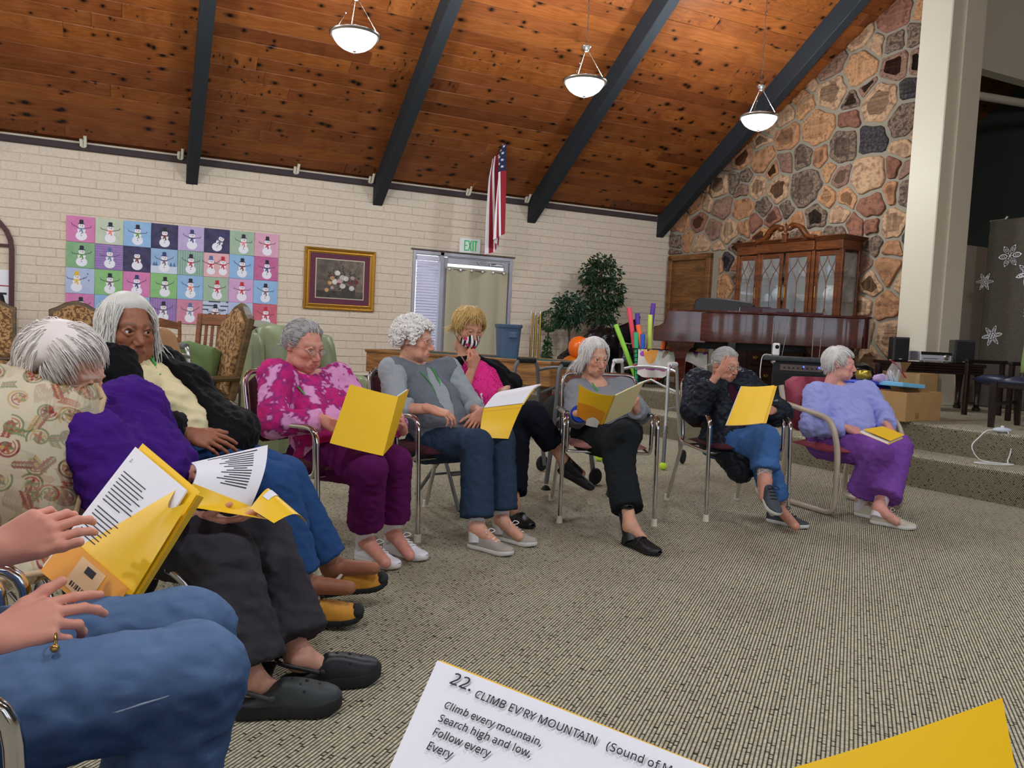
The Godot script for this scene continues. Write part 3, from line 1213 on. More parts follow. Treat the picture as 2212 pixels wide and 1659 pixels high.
	g.box(Vector3(0, 0.16, 0.004), Vector3(0.38, 0.8, 0.006))
	part("sheet", g, M.paper, o)
	g = MB.new()
	g.box(Vector3(0, 0.375, 0.009), Vector3(0.38, 0.012, 0.003))
	part("red_line", g, mat("red_ink", c8(150, 40, 48), 0.7), o)
	g = MB.new()
	g.lathe([Vector2(0.055, 0.17), Vector2(0.058, 0.175), Vector2(0.048, 0.2), Vector2(0.038, 0.25), Vector2(0.03, 0.27), Vector2(0.012, 0.28), Vector2(0, 0.28)], 16, Vector3.ZERO, Basis(Vector3(1, 0, 0), Vector3(0, 1, 0), Vector3(0, 0, 0.06)))
	g.box(Vector3(0, 0.285, 0), Vector3(0.13, 0.025, 0.004))
	part("bell_print", g, M.ink, o, T(Vector3(0.1, 0.0, 0.009)))
	# floor vent
	o = thing("wall_vent", "grey louvred wall vent low on the brick wall behind the green recliner", "vent", Vector3(2.765, 0.21, WALL_Z + 0.004))
	g = MB.new()
	g.box(Vector3(0, 0.1, 0.006), Vector3(0.36, 0.2, 0.012), 0.003)
	part("vent_frame", g, M.cream_plastic, o)
	for s in [-1, 1]:
		g = MB.new()
		g.box(Vector3(s * 0.083, 0.1, 0.014), Vector3(0.145, 0.15, 0.004))
		part("backing", g, mat("vent_dark", c8(96, 96, 94), 0.8) if not M.has("vent_dark") else M.vent_dark, o)
		for k in 9:
			g = MB.new()
			g.box(Vector3(s * 0.083, 0.036 + k * 0.016, 0.019), Vector3(0.145, 0.01, 0.002), 0.0, rot(35, 0))
			part("louvre", g, M.dull_steel, o)
	# brackets under the ceiling
	var k := 0
	var where := ["first from the left", "second from the left, left of the first black beam", "third from the left, between two beams", "fourth from the left, beside the second beam", "holding the flag pole", "rightmost, beside the third beam"]
	for x in [-0.63, 0.43, 1.83, 2.83, 4.258, 5.2]:
		o = thing("wall_bracket", "small white pole bracket under the ceiling, " + where[k], "bracket", Vector3(x, 3.055, WALL_Z + 0.04), 0.0, "white pole brackets along the top of the brick wall")
		g = MB.new()
		g.box(Vector3(0, 0, 0.008), Vector3(0.05, 0.09, 0.016), 0.005)
		part("plate", g, M.cream_plastic, o)
		for e in [[-0.02, 38.0, 0.085], [0.022, 38.0, 0.14]]:
			g = MB.new()
			var bs := rot(e[1], 0)
			g.lathe([Vector2(0.0, 0), Vector2(0.017, 0), Vector2(0.019, e[2]), Vector2(0.012, e[2]), Vector2(0.011, e[2] - 0.04), Vector2(0, e[2] - 0.04)], 10, Vector3(e[0], -0.03, 0.02), bs)
			part("socket", g, M.cream_plastic, o)
		k += 1

func snowmen() -> void:
	var cs := 96
	var im := Image.create(cs * 8, cs * 4, false, Image.FORMAT_RGB8)
	var P := {"pk": c8(214, 128, 176), "gc": c8(196, 206, 180), "lb": c8(148, 186, 224), "nv": c8(62, 58, 92), "lv": c8(192, 172, 212), "sg": c8(164, 188, 162), "pp": c8(222, 166, 186), "gn": c8(134, 176, 132), "pu": c8(158, 126, 186), "tr": c8(150, 182, 214), "tg": c8(150, 182, 166), "sa": c8(226, 176, 180), "mg": c8(196, 104, 152), "pb": c8(180, 194, 222), "g2": c8(140, 192, 124), "ro": c8(208, 138, 158), "wd": c8(196, 206, 226), "rr": c8(206, 100, 118), "lp": c8(212, 166, 206)}
	var K := {"k": c8(38, 38, 48), "g": c8(92, 150, 72), "s": c8(120, 136, 162), "c": c8(236, 128, 118), "d": c8(112, 50, 52), "n": c8(60, 62, 110), "r": c8(192, 44, 58), "y": c8(226, 184, 66), "b": c8(88, 110, 158), "m": c8(130, 84, 120), "a": c8(104, 92, 104)}
	var cells := "pkks gckc lbkg nvkd lvnn nvna sgkc ppkr gnkg pubs nvnd trna tgkr sabr lbkd mgkn pbyy g2ka pknn g2ka lbkc sgrr lprr lbka pkks lbks trks puka robs wdkd pbmn rrrr".split(" ")
	var words := {"pk": "pink", "gc": "pale grey-green", "lb": "light blue", "nv": "navy", "lv": "lavender", "sg": "sage green", "pp": "pale pink", "gn": "green", "pu": "striped purple", "tr": "blue with fir trees", "tg": "striped teal", "sa": "salmon", "mg": "magenta", "pb": "pale blue", "g2": "bright green", "ro": "rose", "wd": "white with dark dashes", "rr": "rose red", "lp": "lilac pink"}
	var kw := {"k": "black", "g": "green", "s": "grey-blue", "c": "coral", "d": "dark red", "n": "navy", "r": "red", "y": "yellow", "b": "blue", "m": "mauve", "a": "grey"}
	var r := RandomNumberGenerator.new()
	r.seed = 15
	var nz := FastNoiseLite.new()
	nz.frequency = 0.03
	for i in 32:
		var o := Vector2(i % 8, i / 8) * cs
		var key: String = cells[i].substr(0, 2)
		var bg: Color = P[key]
		for y in cs:
			for x in cs:
				var q := bg.lightened(0.10 * nz.get_noise_2d(x + i * 200, y))
				if (key == "pu" and y % 9 < 2 and i < 16) or ((key == "tg" or (key == "pu" and i > 16)) and x % 9 < 2):
					q = q.darkened(0.18)
				if key == "wd" and (y % 16 < 5) and ((x / 22 + y / 16) % 3 != 0):
					q = c8(70, 74, 96)
				if key == "tr" and y > 66 and i < 16:
					q = c8(206, 216, 230)
				im.set_pixel(int(o.x) + x, int(o.y) + y, q)
		var hat: Color = K[cells[i][2]]
		var sc: Color = K[cells[i][3]]
		var n := 2 if key == "sa" else 1
		for s in n:
			var c := o + Vector2(50 + r.randf_range(-3, 3) if n == 1 else 27 + s * 45, 64)
			if key == "pb" and i == 16:
				c.x = o.x + 36
			var tilt := 0.0
			if i == 5:
				tilt = 0.45
			var ax := Vector2(sin(tilt), -cos(tilt))
			if key == "tr" and i < 16:
				for t in [12, 20, 72, 84]:
					for u in 5:
						disc(im, o + Vector2(t, 52 + u * 3), Vector2(1.0 + u, 2), c8(72, 104, 150))
			for e in [[-1, 0.0], [1, 0.0]]:
				var a: Vector2 = c + ax * 20 + Vector2(e[0] * 8, 0)
				var b: Vector2 = a + Vector2(e[0] * 22, -9 + r.randf_range(-4, 8))
				stroke(im, a, b, 2.0, c8(80, 66, 80))
				stroke(im, b, b + Vector2(e[0] * 3, -6), 1.6, c8(80, 66, 80))
			var wt := c8(238, 236, 244)
			disc(im, c + ax * -8, Vector2(21, 19) * (0.9 if n == 1 else 0.75), wt)
			disc(im, c + ax * 13, Vector2(14, 12) * (0.95 if n == 1 else 0.8), wt)
			disc(im, c + ax * 29, Vector2(10.5, 10), wt)
			var h2: Color = hat if s == 0 else K.r
			stroke(im, c + ax * 37 - ax.orthogonal() * 10, c + ax * 37 + ax.orthogonal() * 10, 2.6, h2)
			stroke(im, c + ax * 40 - ax.orthogonal() * 2.6, c + ax * 48 - ax.orthogonal() * 2.6, 9, h2)
			stroke(im, c + ax * 40 + ax.orthogonal() * 2.6, c + ax * 48 + ax.orthogonal() * 2.6, 9, h2)
			var s2: Color = sc if s == 0 else K.r
			stroke(im, c + ax * 19 - ax.orthogonal() * 9, c + ax * 19 + ax.orthogonal() * 9, 4.5, s2)
			stroke(im, c + ax * 19, c + ax * 4 + Vector2(4, 0), 5, s2)
			stroke(im, c + ax * 19, c + ax * 8 + Vector2(-5, 0), 4, s2)
			for e in [-4, 4]:
				disc(im, c + ax * 31 + Vector2(e, 0), Vector2(1.3, 1.3), K.k)
			stroke(im, c + ax * 28, c + ax * 27 + Vector2(5, 0), 2, c8(232, 130, 60))
			if i % 3 != 1:
				for e in [0, -7]:
					disc(im, c + ax * e, Vector2(1.5, 1.5), K.k)
		if i == 16:
			for e in [[72, 20], [60, 36], [76, 44]]:
				disc(im, o + Vector2(e[0], e[1]), Vector2(2.6, 2.6), c8(90, 100, 140))
	var m := mat("snowman_print", Color.WHITE, 0.7)
	m.albedo_texture = ImageTexture.create_from_image(im)
	var s := 0.3055
	var rowname := ["top row", "second row", "third row", "bottom row"]
	for i in 32:
		var x := -0.8 + (i % 8 + 0.5) * s
		var y := 2.21 - (i / 8 + 0.5) * s
		var g := MB.new()
		var h := s * 0.5 - 0.001
		g.box(Vector3(0, 0, 0.006), Vector3(h * 2, h * 2, 0.012), 0.002)
		for q in g.uv.size():
			var p := g.v[q]
			g.uv[q] = (Vector2(i % 8, i / 8) + Vector2(clampf(p.x / s + 0.5, 0.01, 0.99), clampf(0.5 - p.y / s, 0.01, 0.99))) / Vector2(8, 4)
		var key: String = cells[i].substr(0, 2)
		var lab := "%s snowman picture with %s hat and %s scarf, %s of the poster grid, column %d" % [words[key], kw[cells[i][2]], kw[cells[i][3]], rowname[i / 8], i % 8 + 1]
		if key == "sa":
			lab = "salmon picture with two snowmen side by side, second row of the poster grid"
		if i == 5:
			lab = "navy picture with a tilted snowman, top row of the poster grid, sixth column"
		solo("snowman_picture", g, m, lab, "picture", T(Vector3(x, y, WALL_Z + 0.006 + rng.randf() * 0.002), Basis(Vector3.BACK, rng.randf_range(-0.012, 0.012))), "square snowman pictures on the brick wall")

func flag() -> void:
	var base := Vector3(4.275, 3.075, WALL_Z + 0.1)
	var tip := Vector3(4.475, 3.845, -9.95)
	var o := thing("flag", "red, white and blue striped flag with stars hanging from a pole near the ceiling", "flag", base)
	var g := MB.new()
	g.tube([Vector3.ZERO, tip - base], 0.011, 8)
	part("pole", g, M.oak, o)
	g = MB.new()
	g.ball(tip - base, Vector3.ONE * 0.02, Basis(), 10, 8)
	part("finial", g, M.white_plastic, o)
	var im := Image.create(208, 400, false, Image.FORMAT_RGB8)
	for y in 400:
		for x in 208:
			var st := 12 - int(x / 16.0)
			im.set_pixel(x, y, c8(150, 26, 42) if st % 2 == 0 else c8(230, 226, 226))
	im.fill_rect(Rect2i(96, 0, 112, 160), c8(30, 32, 66))
	for row in 9:
		for k in (6 if row % 2 == 0 else 5):
			var c := Vector2(96 + 112 * (row + 1) / 10.0, 160 * (k + (0.7 if row % 2 == 0 else 1.2)) / 6.4)
			for a in 5:
				var d := Vector2(0, -1).rotated(TAU * a / 5.0)
				stroke(im, c, c + d * 4.2, 2.0, Color(0.95, 0.95, 0.95))
	var m := mat("flag_cloth", Color.WHITE, 0.85)
	m.albedo_texture = ImageTexture.create_from_image(im)
	m.backlight = Color(0.15, 0.15, 0.15)
	m.cull_mode = BaseMaterial3D.CULL_DISABLED
	var rows := []
	var dirp := (tip - base).normalized()
	var side := dirp.cross(Vector3.UP).normalized()
	for i in 33:
		var v := i / 32.0
		var row := PackedVector3Array()
		for j in 41:
			var u := j / 40.0
			var p := base.lerp(tip, lerpf(0.58, 0.985, u))
			var w := smoothstep(0.0, 0.3, v)
			# the cloth gathers into folds as it falls
			var ph := u * 3.0
			var fold := sin(ph * PI + v * 1.2) * 0.085 * w + sin(ph * 2.3 * PI + 1.0 - v) * 0.022 * w
			var along := lerpf(0.0, (0.5 - u) * 0.10, w) + cos(ph * PI) * 0.035 * w
			p += Vector3(0, -v * 1.42, 0) + side * (fold + 0.02) + Vector3(dirp.x, 0, dirp.z) * along
			row.append(p - base)
		rows.append(row)
	rows.reverse()
	g = MB.new()
	g.sheet(rows, 0.0015)
	# u runs along the hoist, v down the fly
	for q in g.uv.size():
		g.uv[q] = Vector2(g.uv[q].x, 1.0 - g.uv[q].y)
	part("cloth", g, m, o)

func stone_door() -> void:
	var d := Node3D.new()
	d.name = "door_2"
	add_child(d)
	d.transform = stone_t()
	d.set_meta("kind", "structure")
	d.set_meta("label", "plain brown wooden door in the stone wall behind the piano")
	var g := MB.new()
	for x in [0.1, 0.94]:
		g.box(Vector3(x, 1.46, 0.02), Vector3(0.09, 1.96, 0.1), 0.006)
	g.box(Vector3(0.52, 2.4, 0.02), Vector3(0.93, 0.09, 0.1), 0.006)
	part("door_frame", g, M.door_wood, d)
	g = MB.new()
	g.box(Vector3(0.52, 1.42, 0.0), Vector3(0.76, 1.88, 0.045), 0.003)
	part("door_leaf", g, mat("door_tan", c8(138, 92, 46), 0.4), d)
	M.door_tan.albedo_texture = M._grain
	M.door_tan.uv1_triplanar = true
	g = MB.new()
	g.ball(Vector3(0.84, 1.4, 0.07), Vector3.ONE * 0.028, Basis(), 10, 8)
	g.tube([Vector3(0.84, 1.4, 0.02), Vector3(0.84, 1.4, 0.06)], 0.01, 8)
	part("door_knob", g, M.brass, d)

func column_and_panel() -> void:
	var g := MB.new()
	g.box(Vector3(8.165, 3.3, -6.4), Vector3(0.19, 6.6, 0.4), 0.01)
	g.box(Vector3(8.425, 3.3, -6.37), Vector3(0.34, 6.6, 0.4), 0.01)
	g.box(Vector3(8.64, 3.3, -6.45), Vector3(0.11, 6.6, 0.36), 0.01)
	struct("column", g, M.cream_paint, "tall cream pillar at the right end of the stone wall")
	# wall with a high opening to the right of the pillar
	g = MB.new()
	g.box(Vector3(8.79, 3.3, -6.62), Vector3(0.22, 6.6, 0.16))
	g.box(Vector3(10.4, 5.55, -6.62), Vector3(3.0, 2.1, 0.16))
	g.box(Vector3(10.4, 1.2, -6.62), Vector3(3.0, 2.4, 0.16))
	struct("wall_side", g, M.cream_paint, "cream wall with a high dark opening right of the pillar")
	g = MB.new()
	g.tube([Vector3(8.9, 4.25, -6.75), Vector3(11.5, 4.4, -6.75)], 0.05, 10)
	struct("trim_2", g, M.cream_paint, "pale pipe crossing the dark opening")
	g = MB.new()
	g.box(Vector3(8.9, 1.55, -4.2), Vector3(0.12, 2.14, 3.8), 0.012)
	struct("panel_wall", g, M.panel_carpet, "low partition covered in dark brown carpet")
	g = MB.new()
	g.tube([Vector3(8.93, 2.625, -6.15), Vector3(8.93, 2.625, -5.98), Vector3(8.93, 2.66, -5.95)], 0.012, 8)
	struct("trim_3", g, M.cream_paint)
	# paper snowflakes
	var spots := [[2.2, -5.82, 0.125, 6, 0.1, 0, "upper paper snowflake with six open petals on the brown partition"], [1.92, -6.09, 0.1, 6, 0.0, 1, "lacy round paper snowflake nearest the cream pillar"], [1.995, -5.6, 0.13, 6, 0.3, 1, "paper snowflake cut by the right edge of the picture, above the handprint snowflake"], [1.3, -5.95, 0.115, 6, 0.2, 1, "lowest lacy paper snowflake, just above the right speaker"], [1.56, -5.45, 0.17, 9, 0.0, 2, "white paper star of cut-out hands above the green chair"]]
	for e in spots:
		g = MB.new()
		var R: float = e[2]
		for k in e[3]:
			var a: float = TAU * k / e[3] + e[4]
			var bs := Basis(Vector3.BACK, a)
			var q := func(x: float, y: float) -> Vector3: return bs * Vector3(x * R, y * R, 0)
			if e[5] == 2:
				for f in [-0.3, -0.1, 0.1, 0.3]:
					g.tube([q.call(0.2, f * 0.5), q.call(1.0 - absf(f) * 0.5, f * 1.1)], R * 0.055, 6, true, 0.3)
				g.tube([q.call(0.0, 0.0), q.call(0.6, 0.0)], R * 0.2, 6, true, 0.12)
			else:
				var wd := R * 0.045
				var loop := []
				for t in 13:
					var s := TAU * t / 12.0
					loop.append(q.call(0.62 - cos(s) * 0.34, sin(s) * (0.2 if e[5] == 0 else 0.16)))
				g.tube(loop, wd, 4, false, 0.4)
				loop = []
				for t in 9:
					var s := TAU * t / 8.0
					loop.append(q.call(0.62 - cos(s) * 0.15, sin(s) * 0.08))
				g.tube(loop, wd, 4, false, 0.4)
				g.tube([q.call(0.0, 0.0), q.call(0.3, 0.0)], wd, 4, true, 0.4)
				g.ball(q.call(1.0, 0.0), Vector3(R * 0.07, R * 0.07, R * 0.02), Basis(), 6, 4)
				if e[5] == 1:
					var b2 := Basis(Vector3.BACK, a + TAU / e[3])
					g.tube([q.call(0.52, 0.17), (q.call(0.36, 0.2) + b2 * Vector3(0.36 * R, -0.2 * R, 0)) * 0.5, b2 * Vector3(0.52 * R, -0.17 * R, 0)], wd, 4, true, 0.4)
					g.tube([q.call(0.3, 0.0), b2 * Vector3(0.3 * R, 0, 0)], wd, 4, true, 0.4)
		solo("paper_snowflake", g, M.paper, e[6], "snowflake", Transform3D(Basis(Vector3.UP, -PI * 0.5), Vector3(8.832, e[0], e[1])), "white paper cut-outs on the brown partition")
# ---------------------------------------------------------------- things on the stage
func piano() -> void:
	var o := thing("grand_piano", "glossy dark mahogany grand piano with closed lid in front of the china cabinet", "piano", Vector3(5.72, STAGE_Y, -7.86), deg_to_rad(-40.8))
	var pts := PackedVector2Array()
	for p: Vector3 in curve([Vector3(0, 0, 0), Vector3(0.55, 0.05, 0), Vector3(1.05, 0.02, 0), Vector3(1.5, -0.08, 0), Vector3(1.95, -0.09, 0), Vector3(2.18, -0.06, 0), Vector3(2.27, -0.2, 0), Vector3(2.22, -0.46, 0), Vector3(1.9, -0.66, 0)], 5):
		pts.append(Vector2(p.x, p.y))
	pts.append(Vector2(-0.03, -1.42))
	var flat := Basis(Vector3(1, 0, 0), Vector3(0, 0, 1), Vector3(0, -1, 0)) # outline (x, z) laid flat, thickness downwards
	var g := MB.new()
	g.slab(pts, -0.94, -0.60, 0.006, true)
	part("rim", g, M.mahogany, o, T(Vector3.ZERO, flat))
	var lid := PackedVector2Array()
	for i in pts.size():
		lid.append((pts[i] - Vector2(1.0, -0.6)) * 1.02 + Vector2(1.0, -0.6))
	g = MB.new()
	g.slab(lid, -0.965, -0.942, 0.006, true)
	part("lid", g, M.mahogany, o, T(Vector3.ZERO, flat))
	for z in [0.01, -1.4]:
		g = MB.new()
		var arm := PackedVector2Array([Vector2(0.45, 0.58), Vector2(0.45, 0.95), Vector2(0.0, 0.95), Vector2(-0.02, 0.87), Vector2(-0.05, 0.8), Vector2(-0.1, 0.765), Vector2(-0.15, 0.755), Vector2(-0.165, 0.74), Vector2(-0.165, 0.6), Vector2(-0.155, 0.58)])
		g.slab(arm, z - 0.03, z + 0.03, 0.008)
		part("key_cheek", g, M.mahogany, o)
	g = MB.new()
	g.box(Vector3(-0.04, 0.63, -0.7), Vector3(0.26, 0.07, 1.36), 0.008)
	part("key_bed", g, M.mahogany, o)
	g = MB.new()
	g.box(Vector3(-0.09, 0.685, -0.7), Vector3(0.14, 0.02, 1.24), 0.003)
	part("keys", g, M.paper, o)
	g = MB.new()
	g.box(Vector3(0.9, 0.56, -0.55), Vector3(1.5, 0.1, 0.09), 0.005)
	g.box(Vector3(0.75, 0.56, -0.4), Vector3(0.09, 0.08, 0.9), 0.005)
	part("under_beam", g, M.black_plastic, o)
	for e in [[0.16, -0.16], [0.2, -1.22], [1.75, -0.32]]:
		g = MB.new()
		var prof := [[0.0, 0.045], [0.05, 0.05], [0.38, 0.062], [0.47, 0.085], [0.54, 0.15], [0.6, 0.17]]
		var rings := []
		for q in prof:
			var h: float = q[1]
			rings.append(PackedVector3Array([Vector3(h, q[0], h), Vector3(h, q[0], -h), Vector3(-h, q[0], -h), Vector3(-h, q[0], h)]))
		for i in rings.size() - 1:
			for k in 4:
				g.face([rings[i][k], rings[i][(k + 1) % 4], rings[i + 1][(k + 1) % 4], rings[i + 1][k]], Vector3(0, 0.3, 0))
		g.lathe([Vector2(0.03, 0.0), Vector2(0.034, 0.03), Vector2(0, 0.03)], 10)
		part("leg", g, M.mahogany, o, T(Vector3(e[0], 0, e[1])))
	g = MB.new()
	for x in [-0.05, 0.05]:
		g.box(Vector3(0.5 + x, 0.32, -0.7), Vector3(0.035, 0.5, 0.05), 0.004)
	g.box(Vector3(0.5, 0.08, -0.7), Vector3(0.2, 0.08, 0.16), 0.006)
	part("pedal_lyre", g, M.mahogany, o)
	for k in 3:
		g = MB.new()
		g.tube([Vector3(0.42, 0.07, -0.76 + k * 0.06), Vector3(0.3, 0.05, -0.76 + k * 0.06)], 0.012, 6, true, 0.4)
		part("pedal", g, M.brass, o)
	# things lying on the lid
	var at := o.transform
	g = MB.new()
	var hump := PackedVector2Array([Vector2(-0.36, 0), Vector2(-0.33, 0.14), Vector2(-0.27, 0.165)])
	for k in 7:
		hump.append(Vector2(-0.2 + k * 0.085, 0.17 - 0.0011 * k * k))
	hump.append_array(PackedVector2Array([Vector2(0.37, 0.10), Vector2(0.36, 0.0)]))
	g.slab(hump, -0.2, 0.2, 0.012)
	solo("music_case", g, M.black_plastic, "black domed music case lying on the keyboard end of the grand piano", "case", at * T(Vector3(0.62, 0.966, -0.6), Basis(Vector3.UP, -0.05)))
	var bk := [[0.98, -0.42, Vector3(0.36, 0.075, 0.25), c8(58, 26, 40), "dark purple hymn book lying on the piano lid beside the black case"], [1.22, -0.32, Vector3(0.3, 0.06, 0.22), c8(78, 66, 68), "grey book lying in the middle of the piano lid"], [1.5, -0.3, Vector3(0.5, 0.022, 0.3), c8(48, 16, 30), "thin maroon binder lying open-side down on the piano lid toward the tail"]]
	for e in bk:
		var b := Node3D.new()
		b.name = numbered("book")
		add_child(b)
		b.transform = at * T(Vector3(e[0], 0.966, e[1]), Basis(Vector3.UP, rng.randf_range(-0.2, 0.2)))
		tag(b, e[4], "book")
		var s: Vector3 = e[2]
		g = MB.new()
		g.box(Vector3(0, 0.003, 0), Vector3(s.x, 0.006, s.z), 0.001)
		g.box(Vector3(0, s.y - 0.003, 0), Vector3(s.x, 0.006, s.z), 0.001)
		g.box(Vector3(0, s.y * 0.5, s.z * 0.5 - 0.003), Vector3(s.x, s.y, 0.006), 0.001)
		part("cover", g, mat("book_%s" % b.name, e[3], 0.6), b)
		g = MB.new()
		g.box(Vector3(0, s.y * 0.5, -0.004), Vector3(s.x - 0.012, s.y - 0.014, s.z - 0.012))
		part("pages", g, M.paper, b)

func china_cabinet() -> void:
	var o := thing("china_cabinet", "brown wooden china cabinet with glazed doors and a scrolled pediment against the stone wall", "cabinet")
	# own axes: x along the wall (to the right), z into the room
	o.transform = stone_t() * T(Vector3(2.715, STAGE_Y, 0.07))
	var W := 1.7
	var g := MB.new()
	var wd: Material = M.cabinet_wood
	var dk: Material = M.dark_wood
	g.box(Vector3(0, 0.45, 0.2), Vector3(W, 0.78, 0.4), 0.008)
	g.box(Vector3(0, 0.03, 0.2), Vector3(W - 0.06, 0.06, 0.36), 0.005)
	g.box(Vector3(0, 0.86, 0.205), Vector3(W + 0.05, 0.04, 0.43), 0.008)
	g.box(Vector3(0, 0.45, 0.43), Vector3(0.86, 0.78, 0.08), 0.008)
	part("buffet_body", g, dk, o)
	for c in 2:
		for r in 3:
			var d := MB.new()
			d.box(Vector3(-0.21 + c * 0.42, 0.18 + r * 0.235, 0.475), Vector3(0.39, 0.21, 0.02), 0.006)
			var p := part("drawer", d, dk, o)
			for s in 2:
				var hx := -0.21 + c * 0.42 + (s - 0.5) * 0.2
				var b := MB.new()
				b.slab(PackedVector2Array([Vector2(-0.045, 0.02), Vector2(-0.02, 0.012), Vector2(0, 0.026), Vector2(0.02, 0.012), Vector2(0.045, 0.02), Vector2(0.035, -0.012), Vector2(0, -0.028), Vector2(-0.035, -0.012)]), 0.0, 0.003)
				b.tube([Vector3(-0.03, 0.008, 0.004), Vector3(-0.026, -0.016, 0.014), Vector3(0.026, -0.016, 0.014), Vector3(0.03, 0.008, 0.004)], 0.004, 6)
				part("pull", b, M.brass, p, T(Vector3(hx, 0.18 + r * 0.235, 0.486)))
	for s in [-1, 1]:
		var d := MB.new()
		d.box(Vector3(s * 0.64, 0.45, 0.41), Vector3(0.36, 0.68, 0.02), 0.006)
		d.box(Vector3(s * 0.64, 0.45, 0.424), Vector3(0.24, 0.54, 0.012), 0.005)
		part("cupboard_door", d, dk, o)
	# hutch: back, posts, shelves
	var y0 := 0.88
	var y1 := 1.84
	g = MB.new()
	g.box(Vector3(0, (y0 + y1) * 0.5, 0.012), Vector3(W - 0.04, y1 - y0, 0.02))
	part("back_panel", g, mat("cabinet_back", c8(168, 160, 148), 0.25, 0.55), o)
	g = MB.new()
	for x in [-0.83, -0.44, 0.44, 0.83]:
		g.box(Vector3(x, (y0 + y1) * 0.5, 0.36 if absf(x) > 0.5 else 0.39), Vector3(0.05, y1 - y0, 0.05), 0.006)
		if absf(x) > 0.5:
			g.box(Vector3(x, (y0 + y1) * 0.5, 0.03), Vector3(0.05, y1 - y0, 0.05), 0.006)
	g.box(Vector3(0, y0 + 0.02, 0.2), Vector3(W, 0.04, 0.38), 0.004)
	part("hutch_frame", g, wd, o)
	g = MB.new()
	for e in [[0.43, 0.0, W], ]:
		g.box(Vector3(0, y1 + 0.05, 0.2), Vector3(W, 0.12, 0.39), 0.006)
		g.box(Vector3(0, y1 + 0.05, 0.41), Vector3(0.93, 0.12, 0.06), 0.006)
		for k in 4:
			var q := 0.012 + k * 0.014
			g.box(Vector3(0, y1 + 0.115 + k * 0.014, 0.2), Vector3(W + q * 2, 0.014, 0.39 + q * 2), 0.003)
	part("cornice", g, wd, o)
	for y in [1.18, 1.5]:
		g = MB.new()
		g.box(Vector3(0, y, 0.19), Vector3(W - 0.06, 0.014, 0.33), 0.002)
		part("shelf", g, dk, o)
	# swan-neck pediment
	for s in [-1, 1]:
		g = MB.new()
		var arc := curve([Vector3(s * 0.47, y1 + 0.15, 0.43), Vector3(s * 0.34, y1 + 0.18, 0.43), Vector3(s * 0.24, y1 + 0.29, 0.43), Vector3(s * 0.14, y1 + 0.335, 0.43), Vector3(s * 0.07, y1 + 0.31, 0.43)], 5)
		var rings := []
		for i in arc.size():
			var d: Vector3 = (arc[mini(i + 1, arc.size() - 1)] - arc[maxi(i - 1, 0)]).normalized()
			var nn := d.cross(Vector3.BACK) * (0.028 if s > 0 else -0.028)
			rings.append(PackedVector3Array([arc[i] + nn + Vector3(0, 0, 0.035), arc[i] + nn - Vector3(0, 0, 0.04), arc[i] - nn - Vector3(0, 0, 0.04), arc[i] - nn + Vector3(0, 0, 0.015)]) if s > 0 else PackedVector3Array([arc[i] - nn + Vector3(0, 0, 0.015), arc[i] - nn - Vector3(0, 0, 0.04), arc[i] + nn - Vector3(0, 0, 0.04), arc[i] + nn + Vector3(0, 0, 0.035)]))
		g.loft(rings)
		g.ball(Vector3(s * 0.07, y1 + 0.3, 0.44), Vector3(0.04, 0.04, 0.035))
		part("scroll", g, wd, o)
		g = MB.new()
		for e in [[0.34, 0.03, 0.03], [0.26, 0.04, 0.035], [0.2, 0.12, 0.03], [0.17, 0.05, 0.03], [0.27, 0.10, 0.02], [0.14, 0.19, 0.03]]:
			var sp := []
			for k in 11:
				var a := k * 0.62
				sp.append(Vector3(s * (e[0] + cos(a) * e[2] * (1.0 - k * 0.07)), y1 + 0.12 + e[1] + sin(a) * e[2] * (1.0 - k * 0.07), 0.43))
			g.tube(sp, 0.006, 5)
		part("fretwork", g, wd, o)
	g = MB.new()
	g.box(Vector3(0, y1 + 0.17, 0.43), Vector3(0.07, 0.12, 0.06), 0.005)
	g.lathe([Vector2(0.05, 0.22), Vector2(0.05, 0.235), Vector2(0.02, 0.25), Vector2(0.032, 0.28), Vector2(0.02, 0.31), Vector2(0.012, 0.335), Vector2(0.02, 0.35), Vector2(0, 0.375)], 12, Vector3(0, y1, 0.43))
	part("finial", g, wd, o)
	# glazed doors with curved bars
	var gl := mat("cabinet_glass", Color(0.85, 0.88, 0.88, 0.12), 0.03)
	gl.transparency = BaseMaterial3D.TRANSPARENCY_ALPHA
	for e in [[-0.635, 0.34, 0.375], [-0.215, 0.39, 0.41], [0.215, 0.39, 0.41], [0.635, 0.34, 0.375]]:
		var cx: float = e[0]
		var w: float = e[1]
		var z: float = e[2]
		g = MB.new()
		for s in [-1, 1]:
			g.box(Vector3(cx + s * (w * 0.5 - 0.025), (y0 + y1) * 0.5, z), Vector3(0.05, y1 - y0 - 0.05, 0.024), 0.004)
		g.box(Vector3(cx, y1 - 0.055, z), Vector3(w - 0.1, 0.06, 0.024), 0.004)
		g.box(Vector3(cx, y0 + 0.07, z), Vector3(w - 0.1, 0.06, 0.024), 0.004)
		var d := part("glazed_door", g, wd, o)
		g = MB.new()
		g.box(Vector3(cx, (y0 + y1) * 0.5, z), Vector3(w - 0.1, y1 - y0 - 0.16, 0.004))
		part("pane", g, gl, d)
		g = MB.new()
		var h := y1 - 0.085
